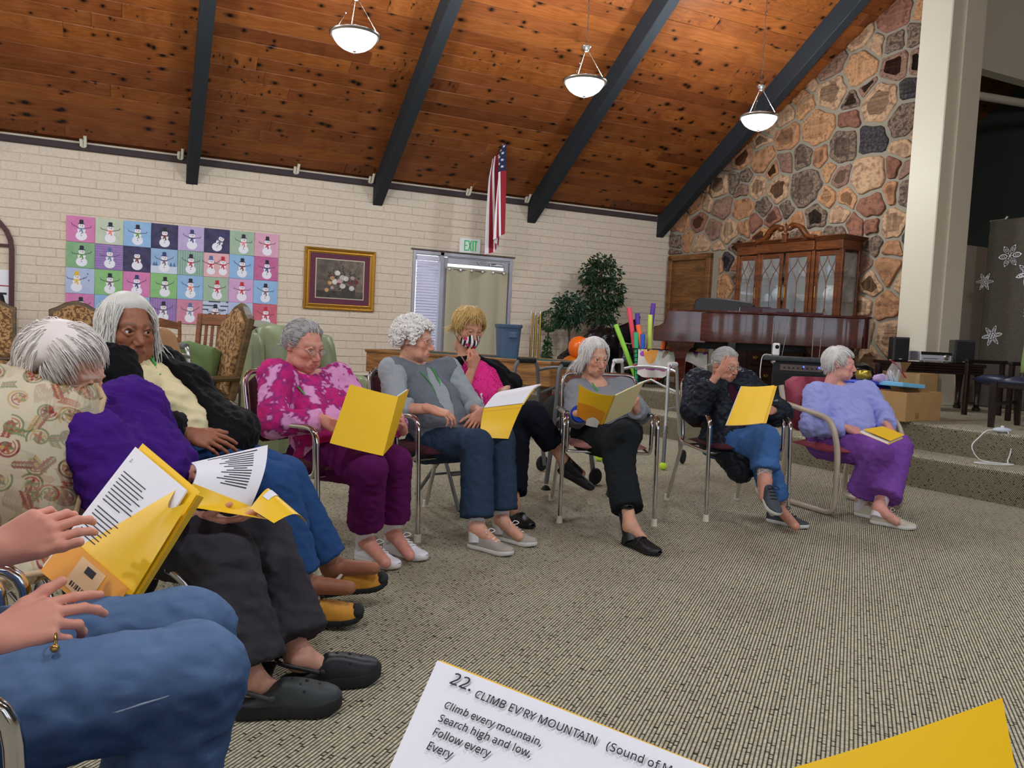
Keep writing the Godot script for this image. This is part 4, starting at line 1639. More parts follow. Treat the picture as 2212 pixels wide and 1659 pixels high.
		for s in [-1, 1]:
			g.tube(curve([Vector3(cx - s * (w * 0.5 - 0.05), h, z), Vector3(cx - s * (w * 0.5 - 0.07), h - 0.1, z), Vector3(cx - s * 0.03, h - 0.25, z), Vector3(cx, h - 0.36, z)], 4), 0.006, 5)
			g.tube(curve([Vector3(cx, h, z), Vector3(cx + s * 0.03, h - 0.09, z), Vector3(cx + s * (w * 0.5 - 0.07), h - 0.2, z), Vector3(cx + s * (w * 0.5 - 0.05), h - 0.3, z)], 4), 0.006, 5)
			g.tube(curve([Vector3(cx, y0 + 0.22, z), Vector3(cx + s * 0.02, y0 + 0.16, z), Vector3(cx + s * 0.06, y0 + 0.1, z)], 4), 0.006, 5)
		g.tube([Vector3(cx, h - 0.36, z), Vector3(cx, y0 + 0.1, z)], 0.006, 5)
		part("glazing_bars", g, wd, d)
		g = MB.new()
		g.box(Vector3(cx + (w * 0.5 - 0.02) * (1 if cx < 0 else -1), y0 + 0.42, z + 0.018), Vector3(0.014, 0.15, 0.012), 0.004)
		part("door_pull", g, M.brass, d)
	for s in [-1, 1]:
		g = MB.new()
		g.box(Vector3(s * 0.835, (y0 + y1) * 0.5, 0.195), Vector3(0.004, y1 - y0 - 0.1, 0.28))
		part("side_pane", g, gl, o)
	# china on the shelves
	var cer := mat("porcelain", c8(228, 226, 222), 0.2)
	var blu := mat("porcelain_blue", c8(150, 166, 184), 0.2)
	var gls := mat("pressed_glass", c8(196, 204, 202), 0.15)
	var vase := [Vector2(0, 0), Vector2(0.035, 0), Vector2(0.03, 0.02), Vector2(0.045, 0.09), Vector2(0.055, 0.15), Vector2(0.04, 0.2), Vector2(0.022, 0.23), Vector2(0.034, 0.26), Vector2(0.026, 0.26), Vector2(0.016, 0.23), Vector2(0, 0.22)]
	var pot := [Vector2(0, 0), Vector2(0.05, 0), Vector2(0.09, 0.03), Vector2(0.11, 0.09), Vector2(0.09, 0.15), Vector2(0.06, 0.17), Vector2(0.075, 0.2), Vector2(0.06, 0.2), Vector2(0.05, 0.17), Vector2(0, 0.16)]
	var bowl := [Vector2(0, 0), Vector2(0.04, 0), Vector2(0.045, 0.015), Vector2(0.12, 0.07), Vector2(0.13, 0.085), Vector2(0.12, 0.08), Vector2(0.04, 0.03), Vector2(0, 0.028)]
	var jar := [Vector2(0, 0), Vector2(0.045, 0), Vector2(0.05, 0.02), Vector2(0.05, 0.08), Vector2(0.035, 0.1), Vector2(0.03, 0.12), Vector2(0, 0.13)]
	var items := [[vase, -0.58, 1.187, cer, 1.0, "white vase with red flowers behind the far left cabinet door"], [jar, -0.42, 1.187, gls, 0.9, "small glass jar on the lower shelf beside the cabinet's tall vase"], [pot, -0.2, 1.187, gls, 1.1, "pale grey lidded urn behind the second cabinet door"], [bowl, 0.2, 1.187, cer, 1.0, "white footed dish on the lower shelf behind the third cabinet door"], [pot, 0.6, 1.187, cer, 1.0, "cream pitcher behind the right cabinet door"], [jar, -0.6, 1.507, cer, 0.8, "white trinket box on the upper shelf at the cabinet's left"], [bowl, -0.2, 1.507, gls, 1.0, "glass bowl on the upper shelf behind the second cabinet door"], [bowl, 0.2, 1.507, gls, 0.9, "glass dish on the upper shelf behind the third cabinet door"], [vase, 0.55, 1.507, blu, 0.7, "blue and white vase on the upper shelf at the right"], [bowl, 0.7, 1.507, blu, 0.7, "blue bowl on the upper shelf in the right corner of the cabinet"], [jar, 0.15, 0.92, cer, 0.8, "small white figurine at the bottom of the cabinet behind the third door"]]
	for e in items:
		g = MB.new()
		g.lathe(e[0], 18)
		var b := MB.new()
		solo("china_piece", g, e[3], e[5], "china", o.transform * T(Vector3(e[1], e[2] + 0.001, 0.2), Basis().scaled(Vector3.ONE * e[4])), "china inside the glazed cabinet")

func sound_things() -> void:
	# amplifier, turned to the singers
	var yaw := deg_to_rad(-42.0)
	var o := thing("amplifier", "black carpeted amplifier with chrome corners and a lit blue control panel on the stage", "amplifier", Vector3(6.3, STAGE_Y, -6.3), yaw)
	var felt := mat("amp_felt", c8(26, 27, 29), 0.95)
	var g := MB.new()
	g.slab(PackedVector2Array([Vector2(-0.16, 0), Vector2(0.17, 0), Vector2(0.17, 0.31), Vector2(0.09, 0.43), Vector2(-0.16, 0.43)]), -0.27, 0.27, 0.012)
	part("cabinet", g, felt, o, T(Vector3.ZERO, Basis(Vector3(0, 0, 1), Vector3.UP, Vector3(-1, 0, 0))))
	var gb := Basis(Vector3.UP, 0)
	g = MB.new()
	g.box(Vector3(0, 0.155, 0.174), Vector3(0.49, 0.27, 0.012), 0.004)
	part("grille", g, mat("grille_black", c8(16, 17, 18), 0.85), o)
	g = MB.new()
	var tilt := rot(-34, 0)
	g.box(Vector3(0, 0.37, 0.135), Vector3(0.4, 0.075, 0.008), 0.002, tilt)
	part("control_panel", g, M.dull_steel, o)
	for k in 8:
		g = MB.new()
		g.lathe([Vector2(0.009, 0), Vector2(0.008, 0.012), Vector2(0, 0.012)], 8, Vector3(-0.16 + k * 0.045, 0.365, 0.142), tilt * Basis(Vector3.RIGHT, PI * 0.5))
		part("knob", g, M.black_plastic, o)
	var led := mat("blue_led", c8(60, 80, 255), 0.4)
	led.emission_enabled = true
	led.emission = c8(50, 70, 255)
	led.emission_energy_multiplier = 6.0
	for x in [0.03, 0.18]:
		g = MB.new()
		g.ball(Vector3(x, 0.385, 0.135), Vector3.ONE * 0.008, Basis(), 8, 6)
		part("indicator_light", g, led, o)
	for x in [-0.265, 0.265]:
		g = MB.new()
		g.ball(Vector3(x, 0.425, 0.08), Vector3(0.034, 0.026, 0.036), Basis(), 10, 8)
		part("corner_cap", g, M.chrome, o)
	var top := STAGE_Y + 0.43
	g = MB.new()
	g.box(Vector3(0, 0.028, 0), Vector3(0.62, 0.05, 0.2), 0.008)
	for k in 5:
		g.box(Vector3(-0.2 + k * 0.1, 0.03, 0.101), Vector3(0.08, 0.022, 0.006), 0.002)
	solo("mixer", g, mat("mixer_grey", c8(52, 54, 56), 0.5), "flat dark mixer lying on top of the black amplifier", "mixer", T(Vector3(6.24, top + 0.002, -6.33), Basis(Vector3.UP, yaw)))
	var cam := thing("smart_camera", "small white box with a black round lens standing on the amplifier", "camera", Vector3(6.09, top + 0.056, -6.44), yaw)
	g = MB.new()
	g.box(Vector3(0, 0.066, 0), Vector3(0.072, 0.132, 0.05), 0.01)
	part("body", g, M.white_plastic, cam)
	g = MB.new()
	g.lathe([Vector2(0.0, 0.006), Vector2(0.014, 0.005), Vector2(0.021, 0.0), Vector2(0.021, -0.004)].map(func(q): return q), 18, Vector3(0.008, 0.092, 0.025), Basis(Vector3.RIGHT, PI * 0.5))
	g.ball(Vector3(0.008, 0.092, 0.022), Vector3(0.02, 0.02, 0.01), Basis(), 14, 8)
	part("lens", g, mat("lens_black", c8(12, 12, 14), 0.1), cam)
	g = MB.new()
	g.tube(curve([Vector3(6.06, top + 0.06, -6.47), Vector3(5.98, top + 0.056, -6.5), Vector3(5.95, top - 0.05, -6.5), Vector3(5.95, top - 0.2, -6.49), Vector3(6.0, top - 0.34, -6.45), Vector3(6.05, STAGE_Y + 0.01, -6.3)], 6), 0.005, 6)
	solo("camera_cable", g, M.cable_white, "white cable running down beside the amplifier from the small white camera", "cable")
	for e in [[-0.2, "left"], [0.0, ""], [0.2, "right"], [0.27, ""]]:
		pass
	var rods := [[-0.22, 0.0, "leftmost"], [-0.12, 0.06, "second from the left"], [0.19, 0.0, "third from the left"], [0.26, 0.02, "rightmost"]]
	for e in rods:
		g = MB.new()
		g.tube([Vector3(0, 0, 0), Vector3(e[1], 0.46, -0.04)], 0.0035, 6)
		solo("thin_rod", g, M.dull_steel, "%s of the four thin metal rods rising behind the amplifier before the piano" % e[2], "rod", T(Vector3(6.26, top + 0.0, -6.36) + Basis(Vector3.UP, yaw) * Vector3(e[0], 0.0, -0.12), Basis(Vector3.UP, yaw)), "thin rods behind the amplifier")
	# console table with the stereo
	yaw = deg_to_rad(-21.0)
	var tb := thing("console_table", "dark console table with a fluted apron carrying the stereo at the pillar", "table", Vector3(7.66, STAGE_Y, -5.83), yaw)
	g = MB.new()
	g.box(Vector3(0, 0.475, 0), Vector3(1.02, 0.035, 0.42), 0.008)
	part("tabletop", g, M.espresso, tb)
	g = MB.new()
	g.box(Vector3(0, 0.42, 0.03), Vector3(0.94, 0.08, 0.36), 0.004)
	for k in 3:
		g.tube([Vector3(-0.47, 0.395 + k * 0.026, 0.212), Vector3(0.47, 0.395 + k * 0.026, 0.212)], 0.012, 8)
	part("apron", g, M.espresso, tb)
	for x in [-0.46, 0.46]:
		for z in [-0.16, 0.16]:
			g = MB.new()
			g.lathe([Vector2(0, 0), Vector2(0.04, 0), Vector2(0.04, 0.035), Vector2(0.026, 0.04), Vector2(0.03, 0.06), Vector2(0.022, 0.07), Vector2(0.026, 0.2), Vector2(0.036, 0.33), Vector2(0.04, 0.36), Vector2(0.04, 0.45), Vector2(0, 0.45)], 12, Vector3(x, 0, z))
			part("leg", g, M.espresso, tb)
	var tt := tb.transform * T(Vector3(0, 0.4935, 0.02))
	for e in [[-0.36, 0.16, 0.25, "left of the silver stereo, before the stone wall"], [0.34, 0.2, 0.25, "right of the silver stereo, before the brown partition"]]:
		var s := thing("speaker", "small black box speaker on the console table, " + e[3], "speaker", Vector3.ZERO, 0.0, "bookshelf speakers")
		s.transform = tt * T(Vector3(e[0], 0, 0), Basis(Vector3.UP, -0.3))
		g = MB.new()
		g.box(Vector3(0, e[2] * 0.5, 0), Vector3(e[1], e[2], 0.2), 0.006)
		part("case", g, mat("speaker_case", c8(40, 38, 36), 0.35) if not M.has("speaker_case") else M.speaker_case, s)
		g = MB.new()
		g.box(Vector3(0.008, e[2] * 0.5 - 0.005, 0.104), Vector3(e[1] - 0.03, e[2] - 0.02, 0.012), 0.004)
		part("cloth_front", g, M.grille_black, s)
		g = MB.new()
		g.box(Vector3(0.0, 0.02, 0.111), Vector3(0.03, 0.006, 0.002))
		part("badge", g, M.nickel, s)
	var st := thing("stereo", "silver stereo with a black display strip and a round dial between two black speakers", "stereo")
	st.transform = tt * T(Vector3(-0.03, 0, 0.03))
	g = MB.new()
	g.box(Vector3(0, 0.062, 0), Vector3(0.34, 0.1, 0.24), 0.006)
	for x in [-0.13, 0.13]:
		g.box(Vector3(x, 0.006, 0.08), Vector3(0.03, 0.012, 0.03), 0.003)
	part("body", g, mat("silver_plastic", c8(206, 206, 214), 0.35, 0.3), st)
	g = MB.new()
	g.box(Vector3(0, 0.094, 0.121), Vector3(0.335, 0.032, 0.006), 0.002)
	part("display", g, M.lens_black, st)
	g = MB.new()
	g.box(Vector3(-0.06, 0.04, 0.122), Vector3(0.16, 0.006, 0.004))
	part("disc_slot", g, M.dull_steel, st)
	g = MB.new()
	g.lathe([Vector2(0.03, 0), Vector2(0.03, 0.008), Vector2(0.022, 0.012), Vector2(0.02, 0.008), Vector2(0, 0.01)], 18, Vector3(0.11, 0.058, 0.12), Basis(Vector3.RIGHT, PI * 0.5))
	part("dial", g, M.nickel, st)
	g = MB.new()
	g.tube(curve([Vector3(7.72, 0.86, -6.14), Vector3(7.71, 0.76, -6.16), Vector3(7.62, 0.66, -6.2), Vector3(7.5, 0.6, -6.2), Vector3(7.45, 0.487, -6.2)], 6), 0.006, 6)
	solo("power_cord", g, M.black_rubber, "black cord hanging behind the console table in front of the pillar", "cord")
	# white extension lead on the steps
	var ext := thing("power_lead", "white oval socket block with a looping cord on the edge of the stage", "power strip", Vector3(6.1, STAGE_Y, -3.96), deg_to_rad(-20))
	g = MB.new()
	g.ball(Vector3(0, 0.022, 0), Vector3(0.075, 0.022, 0.04), Basis(), 18, 8)
	part("socket_block", g, mat("pale_blue_plastic", c8(206, 212, 224), 0.4), ext)
	g = MB.new()
	g.lathe([Vector2(0.012, 0.0), Vector2(0.012, 0.012), Vector2(0, 0.014)], 12, Vector3(0, 0.042, 0))
	part("button", g, M.white_plastic, ext)
	g = MB.new()
	var ds := 0.255 - STAGE_Y
	g.tube(curve([Vector3(-0.06, 0.02, 0.0), Vector3(-0.14, 0.014, 0.02), Vector3(-0.24, -0.03, 0.08), Vector3(-0.31, -0.1, 0.1), Vector3(-0.27, ds + 0.04, 0.12), Vector3(-0.2, ds + 0.012, 0.14), Vector3(-0.1, ds + 0.01, 0.19), Vector3(-0.05, ds + 0.01, 0.22), Vector3(-0.16, ds + 0.01, 0.25), Vector3(-0.3, ds + 0.01, 0.22), Vector3(-0.33, ds + 0.01, 0.17), Vector3(-0.22, ds + 0.01, 0.15), Vector3(-0.08, ds + 0.01, 0.18), Vector3(-0.04, ds + 0.03, 0.14), Vector3(0.0, -0.14, 0.11), Vector3(0.01, -0.06, 0.1), Vector3(0.02, 0.015, 0.035)], 5), 0.0045, 6)
	part("cord", g, M.cable_white, ext)

func stage_chair() -> void:
	var o := thing("dining_chair", "dark wooden dining chair with navy seat and green back on the stage", "chair", Vector3(6.72, STAGE_Y, -4.1), deg_to_rad(-76))
	var lm: Material = M.espresso
	for e in [[-0.24, 0.235, 0.0], [0.24, 0.235, 0.0], [-0.22, -0.24, -0.05], [0.22, -0.24, -0.05]]:
		var g := MB.new()
		var a := 0.027
		var rings := []
		for q in [[0.0, 0.019, e[2]], [0.2, 0.024, e[2] * 0.3], [0.38, a, 0.0]]:
			rings.append(PackedVector3Array([Vector3(q[1], q[0], q[1] + q[2]), Vector3(q[1], q[0], -q[1] + q[2]), Vector3(-q[1], q[0], -q[1] + q[2]), Vector3(-q[1], q[0], q[1] + q[2])]))
		for i in 2:
			for k in 4:
				g.face([rings[i][k], rings[i][(k + 1) % 4], rings[i + 1][(k + 1) % 4], rings[i + 1][k]], Vector3(0, 0.19, 0))
		part("leg", g, lm, o, T(Vector3(e[0], 0, e[1])))
	var g := MB.new()
	g.box(Vector3(0, 0.36, 0), Vector3(0.5, 0.06, 0.5), 0.006)
	g.box(Vector3(-0.235, 0.2, 0), Vector3(0.02, 0.03, 0.44), 0.004)
	g.box(Vector3(0.235, 0.2, 0), Vector3(0.02, 0.03, 0.44), 0.004)
	part("seat_rail", g, lm, o)
	g = MB.new()
	cushion(g, Vector3(0, 0.385, 0.01), Vector3(0.54, 0.09, 0.54), 0.03)
	part("seat", g, mat("navy_vinyl", c8(28, 36, 62), 0.35), o)
	g = MB.new()
	for x in [-0.2, 0.2]:
		g.tube([Vector3(x, 0.36, -0.25), Vector3(x, 0.6, -0.27), Vector3(x, 0.86, -0.33)], 0.02, 6)
	g.box(Vector3(0, 0.885, -0.325), Vector3(0.46, 0.06, 0.035), 0.006, rot(-10, 0))
	part("back_frame", g, lm, o)
	g = MB.new()
	cushion(g, Vector3(0, 0.66, -0.26), Vector3(0.43, 0.42, 0.06), 0.02, rot(-11, 0))
	part("backrest", g, mat("green_cloth", c8(150, 176, 98), 0.85), o)
	var a := thing("arm_chair", "dark wooden arm of a chair standing behind the green and navy chair", "chair", Vector3(7.55, STAGE_Y, -4.9), deg_to_rad(-100))
	g = MB.new()
	for z in [-0.2, 0.22]:
		for x in [-0.25, 0.25]:
			g.box(Vector3(x, 0.26, z), Vector3(0.04, 0.52, 0.04), 0.004)
	part("leg", g, lm, a)
	g = MB.new()
	for x in [-0.25, 0.25]:
		g.box(Vector3(x, 0.53, 0), Vector3(0.05, 0.035, 0.5), 0.008)
	part("armrest", g, lm, a)
	g = MB.new()
	cushion(g, Vector3(0, 0.36, 0), Vector3(0.46, 0.1, 0.46), 0.03)
	part("seat", g, M.navy_vinyl, a)

# soft box: a rounded superellipsoid
func cushion(g: MB, ctr: Vector3, size: Vector3, r: float, bs := Basis(), puff := 0.0) -> void:
	var h := size * 0.5
	var nu := 28
	var nv := 12
	var rows := []
	for i in nv + 1:
		var t := -PI * 0.5 + PI * i / nv
		var row := PackedVector3Array()
		for j in nu:
			var a := TAU * j / nu
			var d := Vector3(cos(t) * cos(a), sin(t), -cos(t) * sin(a))
			var inner := Vector3(maxf(h.x - r, 0.0), maxf(h.y - r, 0.0), maxf(h.z - r, 0.0))
			# project the direction on the box, then round
			var m := maxf(absf(d.x) / h.x, maxf(absf(d.y) / h.y, absf(d.z) / h.z))
			var p := d / m
			var q := p.clamp(-inner, inner)
			var e := (p - q)
			if e.length() > 1e-6:
				e = e.normalized() * r
			var fin := q + e
			if puff > 0.0:
				var s := (1.0 - pow(absf(fin.x / h.x), 2.0)) * (1.0 - pow(absf(fin.y / h.y), 2.0))
				fin.z += signf(fin.z) * puff * maxf(0.0, s)
			row.append(ctr + bs * fin)
		rows.append(row)
	g.grid(rows, true)

func open_box(g: MB, s: Vector3, t := 0.005, taper := 1.0) -> void:
	g.box(Vector3(0, t * 0.5, 0), Vector3(s.x, t, s.z))
	for k in [-1, 1]:
		g.box(Vector3(k * (s.x - t) * 0.5, s.y * 0.5, 0), Vector3(t, s.y, s.z), 0.001)
		g.box(Vector3(0, s.y * 0.5, k * (s.z - t) * 0.5), Vector3(s.x - t * 2, s.y, t), 0.001)

func boxes() -> void:
	var card := mat("cardboard", c8(176, 138, 88), 0.85)
	tri_tex(card, noise_tex(0.01, [[0.0, Color(0.93, 0.93, 0.93)], [1.0, Color(1, 1, 1)]], 256), 2.0)
	var o := thing("cardboard_box", "open brown cardboard box at the front edge of the stage", "box", Vector3(6.12, STAGE_Y, -4.86), deg_to_rad(9))
	var g := MB.new()
	open_box(g, Vector3(0.56, 0.25, 0.34))
	part("box_walls", g, card, o)
	g = MB.new()
	g.box(Vector3(-0.1, 0.05, 0.171), Vector3(0.05, 0.05, 0.001))
	part("tape", g, mat("tape_tan", c8(150, 112, 68), 0.4), o)
	g = MB.new()
	open_box(g, Vector3(0.34, 0.4, 0.26))
	g.box(Vector3(0.0, 0.42, -0.17), Vector3(0.34, 0.004, 0.16), 0.0, rot(-60, 0))
	solo("cardboard_box", g, card, "tall cardboard box with a raised flap behind the blue lid", "box", T(Vector3(6.55, STAGE_Y, -5.12), Basis(Vector3.UP, 0.2)))
	# blue tub
	o = thing("storage_tub", "blue plastic storage tub with a red handle beside the lavender lady's shoulder", "tub", Vector3(6.1, STAGE_Y, -5.26), 0.15)
	g = MB.new()
	g.box(Vector3(0, 0.14, 0), Vector3(0.36, 0.28, 0.3), 0.03)
	part("tub", g, mat("tub_blue", c8(18, 84, 190), 0.35), o)
	g = MB.new()
	g.box(Vector3(0, 0.295, 0), Vector3(0.4, 0.035, 0.34), 0.012)
	part("lid", g, mat("tub_lid", c8(34, 64, 200), 0.35), o)
	g = MB.new()
	g.box(Vector3(-0.02, 0.235, 0.152), Vector3(0.13, 0.04, 0.02), 0.01)
	part("handle", g, mat("tub_red", c8(190, 34, 50), 0.4), o)
	g = MB.new()
	g.box(Vector3(0, 0.02, 0), Vector3(0.34, 0.04, 0.26), 0.006)
	solo("foam_sheet", g, mat("sky_foam", c8(126, 196, 236), 0.7), "light blue foam slab lying across the open cardboard box", "foam", T(Vector3(6.22, STAGE_Y + 0.275, -5.0), Basis(Vector3.UP, 0.1) * rot(0, 0, -3)))
	# clear bag with a red zip
	var clear := mat("clear_film", Color(0.9, 0.9, 0.92, 0.22), 0.08)
	clear.transparency = BaseMaterial3D.TRANSPARENCY_ALPHA
	o = thing("zip_bag", "clear zip bag with a red seal full of craft sticks leaning on the blue foam", "bag", Vector3(6.24, STAGE_Y + 0.315, -5.08), 0.25)
	g = MB.new()
	var rows := []
	for i in 7:
		var r := PackedVector3Array()
		for j in 13:
			var a := TAU * j / 12.0
			var w := 0.13 * (1.0 - 0.45 * absf(i / 6.0 - 0.1))
			r.append(Vector3(-0.06 + i * 0.012 + cos(a) * w, i * 0.03, sin(a) * 0.045 * sin(PI * (i + 0.5) / 7.0)))
		rows.append(r)
	g.grid(rows)
	part("film", g, clear, o)
	g = MB.new()
	g.tube([Vector3(-0.12, 0.2, 0), Vector3(0.0, 0.14, 0.02), Vector3(0.16, 0.03, 0.03)], 0.012, 6, true, 0.4)
	part("seal", g, mat("seal_red", c8(206, 60, 60), 0.4), o)
	for k in 7:
		g = MB.new()
		g.box(Vector3(0, 0.06, 0), Vector3(0.014, 0.11, 0.003), 0.001)
		part("craft_stick", g, M.cream_plastic if k % 2 else M.white_plastic, o, T(Vector3(-0.08 + k * 0.022, 0.0, rng.randf_range(-0.02, 0.02)), rot(0, rng.randf() * 90, rng.randf_range(-50, 20))))
	var cr := MB.new()
	crumple(cr, Vector3(0.1, 0.05, 0.06), 5, 0.3)
	solo("tissue_bundle", cr, mat("lilac_print", c8(196, 170, 214), 0.7), "white and purple printed bundle beside the clear bag on the foam slab", "bundle", T(Vector3(6.08, STAGE_Y + 0.34, -5.1)))
	cr = MB.new()
	crumple(cr, Vector3(0.2, 0.13, 0.12), 6, 0.4)
	solo("black_bag", cr, mat("bin_bag", c8(14, 14, 16), 0.28), "crumpled small black bag on the stage below the stone wall", "bag", T(Vector3(6.5, STAGE_Y + 0.36, -5.7)))
	g = MB.new()
	open_box(g, Vector3(0.34, 0.24, 0.24))
	solo("low_crate", g, M.dark_wood, "low dark crate carrying the crumpled black bag", "crate", T(Vector3(6.5, STAGE_Y, -5.7)))
	g = MB.new()
	g.lathe([Vector2(0, 0), Vector2(0.06, 0.01), Vector2(0.075, 0.05), Vector2(0.06, 0.09), Vector2(0, 0.1)], 16)
	solo("gold_ornament", g, mat("gold_foil", c8(170, 150, 60), 0.25, 0.7), "gold wrapped ornament on the blue tub lid", "ornament", T(Vector3(6.02, STAGE_Y + 0.313, -5.24)))

func crumple(g: MB, r: Vector3, sd: int, amt: float, lvl := 26) -> void:
	var n := FastNoiseLite.new()
	n.seed = sd
	n.frequency = 1.1
	n.noise_type = FastNoiseLite.TYPE_CELLULAR
	n.cellular_return_type = FastNoiseLite.RETURN_DISTANCE2_SUB
	n.fractal_octaves = 2
	var rows := []
	for i in lvl / 2 + 1:
		var t := -PI * 0.5 + PI * i / (lvl / 2.0)
		var row := PackedVector3Array()
		for j in lvl:
			var a := TAU * j / lvl
			var d := Vector3(cos(t) * cos(a), sin(t), -cos(t) * sin(a))
			var k := 1.0 + amt * (n.get_noise_3dv(d * 1.6 + Vector3(sd, 0, 0)) + 0.3)
			row.append(d * r * k)
		rows.append(row)
	g.grid(rows, true)

func leaves(g: MB, ctr: Vector3, r: Vector3, count: int, size: float, sd: int, shape := 0) -> void:
	var q := RandomNumberGenerator.new()
	q.seed = sd
	for i in count:
		var d := Vector3(q.randfn(), q.randfn(), q.randfn()).normalized()
		var rad := pow(q.randf(), 0.33 if shape == 0 else 0.12)
		if shape == 0:
			rad *= 0.75 + 0.35 * absf(sin(d.x * 5.0 + sd) * sin(d.y * 6.0 + d.z * 4.0))
		var p := ctr + d * r * rad
		var out := (d + Vector3(q.randfn(), q.randfn() - 0.4, q.randfn()) * (0.5 if shape == 0 else 0.25)).normalized()
		var sd2 := out.cross(Vector3(q.randfn(), q.randfn(), q.randfn())).normalized()
		var s := size * q.randf_range(0.6, 1.2)
		var nn := sd2.cross(out).normalized()
		var tip := p + out * s - Vector3(0, s * 0.2, 0)
		var mid := p + out * s * 0.45 + nn * s * 0.05
		var shade := q.randf_range(0.6, 1.25)
		g.c = Color(shade, shade, shade * 0.9)
		var f := g.v.size()
		g.vert(p, nn)
		g.vert(mid + sd2 * s * 0.22, nn + sd2 * 0.3)
		g.vert(tip, nn)
		g.vert(mid - sd2 * s * 0.22, nn - sd2 * 0.3)
		g.tri(f, f + 1, f + 2)
		g.tri(f, f + 2, f + 3)

func plants() -> void:
	var lf := [mat("leaf_dark", c8(32, 70, 48), 0.4), mat("leaf_ficus", c8(44, 72, 42), 0.5), mat("leaf_box", c8(40, 84, 44), 0.6)]
	for m: StandardMaterial3D in lf:
		m.vertex_color_use_as_albedo = true
		m.cull_mode = BaseMaterial3D.CULL_DISABLED
		m.backlight = Color(0.06, 0.1, 0.04)
	var pots := mat("black_pot", c8(30, 28, 27), 0.5)
	var bark := mat("bark", c8(70, 56, 42), 0.9)
	var pot := [Vector2(0, 0), Vector2(0.09, 0), Vector2(0.12, 0.2), Vector2(0.13, 0.2), Vector2(0.13, 0.22), Vector2(0.115, 0.22), Vector2(0.11, 0.18), Vector2(0, 0.18)]
	# clipped ball over a small spiral
	var o := thing("ball_topiary", "small clipped ball topiary above a little cone, left of the other two plants", "plant", Vector3(5.43, STAGE_Y, -10.38))
	var g := MB.new()
	g.lathe(pot.map(func(q: Vector2) -> Vector2: return q * 0.8), 16)
	part("pot", g, pots, o)
	g = MB.new()
	g.tube([Vector3(0, 0.14, 0), Vector3(0.0, 0.7, 0)], 0.012, 8)
	part("stem", g, bark, o)
	g = MB.new()
	leaves(g, Vector3(0.01, 0.79, 0), Vector3.ONE * 0.15, 1900, 0.03, 3, 1)
	part("foliage_ball", g, lf[2], o).set_meta("kind", "stuff")
	g = MB.new()
	for k in 5:
		leaves(g, Vector3(0, 0.22 + k * 0.07, 0), Vector3(0.075 - k * 0.008, 0.05, 0.075 - k * 0.008), 130, 0.04, 30 + k, 1)
	part("foliage_cone", g, lf[2], o).set_meta("kind", "stuff")
	o = thing("leafy_topiary", "dark glossy leafy round tree between the ball topiary and the tall ficus", "plant", Vector3(5.72, STAGE_Y, -10.3))
	g = MB.new()
	g.lathe(pot, 16)
	part("pot", g, pots, o)
	g = MB.new()
	g.tube([Vector3(0, 0.15, 0), Vector3(0.02, 0.5, 0.01), Vector3(-0.01, 0.9, 0)], 0.016, 8)
	part("stem", g, bark, o)
	g = MB.new()
	leaves(g, Vector3(0, 0.95, 0), Vector3(0.27, 0.3, 0.27), 900, 0.075, 8)
	part("foliage", g, lf[0], o).set_meta("kind", "stuff")
	o = thing("ficus_tree", "tall artificial ficus tree standing in the corner behind the black bags", "tree", Vector3(6.23, STAGE_Y, -10.3))
	g = MB.new()
	g.lathe(pot, 16)
	part("pot", g, pots, o)
	g = MB.new()
	for k in 3:
		g.tube(curve([Vector3(0.02 * k, 0.15, 0), Vector3(-0.04 + 0.05 * k, 0.8, 0.03), Vector3(0.06 - 0.05 * k, 1.3, -0.02), Vector3(-0.05 + 0.05 * k, 1.7, 0.02)], 4), 0.011, 6)
	part("trunk", g, bark, o)
	g = MB.new()
	for e in [[0.0, 1.55, 0.32, 0.22, 700], [0.06, 1.25, 0.34, 0.26, 800], [0.0, 0.95, 0.3, 0.2, 560], [-0.2, 1.45, 0.16, 0.12, 160], [0.28, 1.25, 0.14, 0.2, 170], [0.02, 1.72, 0.2, 0.1, 150], [0.12, 0.75, 0.24, 0.13, 160]]:
		leaves(g, Vector3(e[0], e[1], 0), Vector3(e[2], e[3], e[2]), e[4], 0.075, int(e[4]))
	part("foliage", g, lf[1], o).set_meta("kind", "stuff")

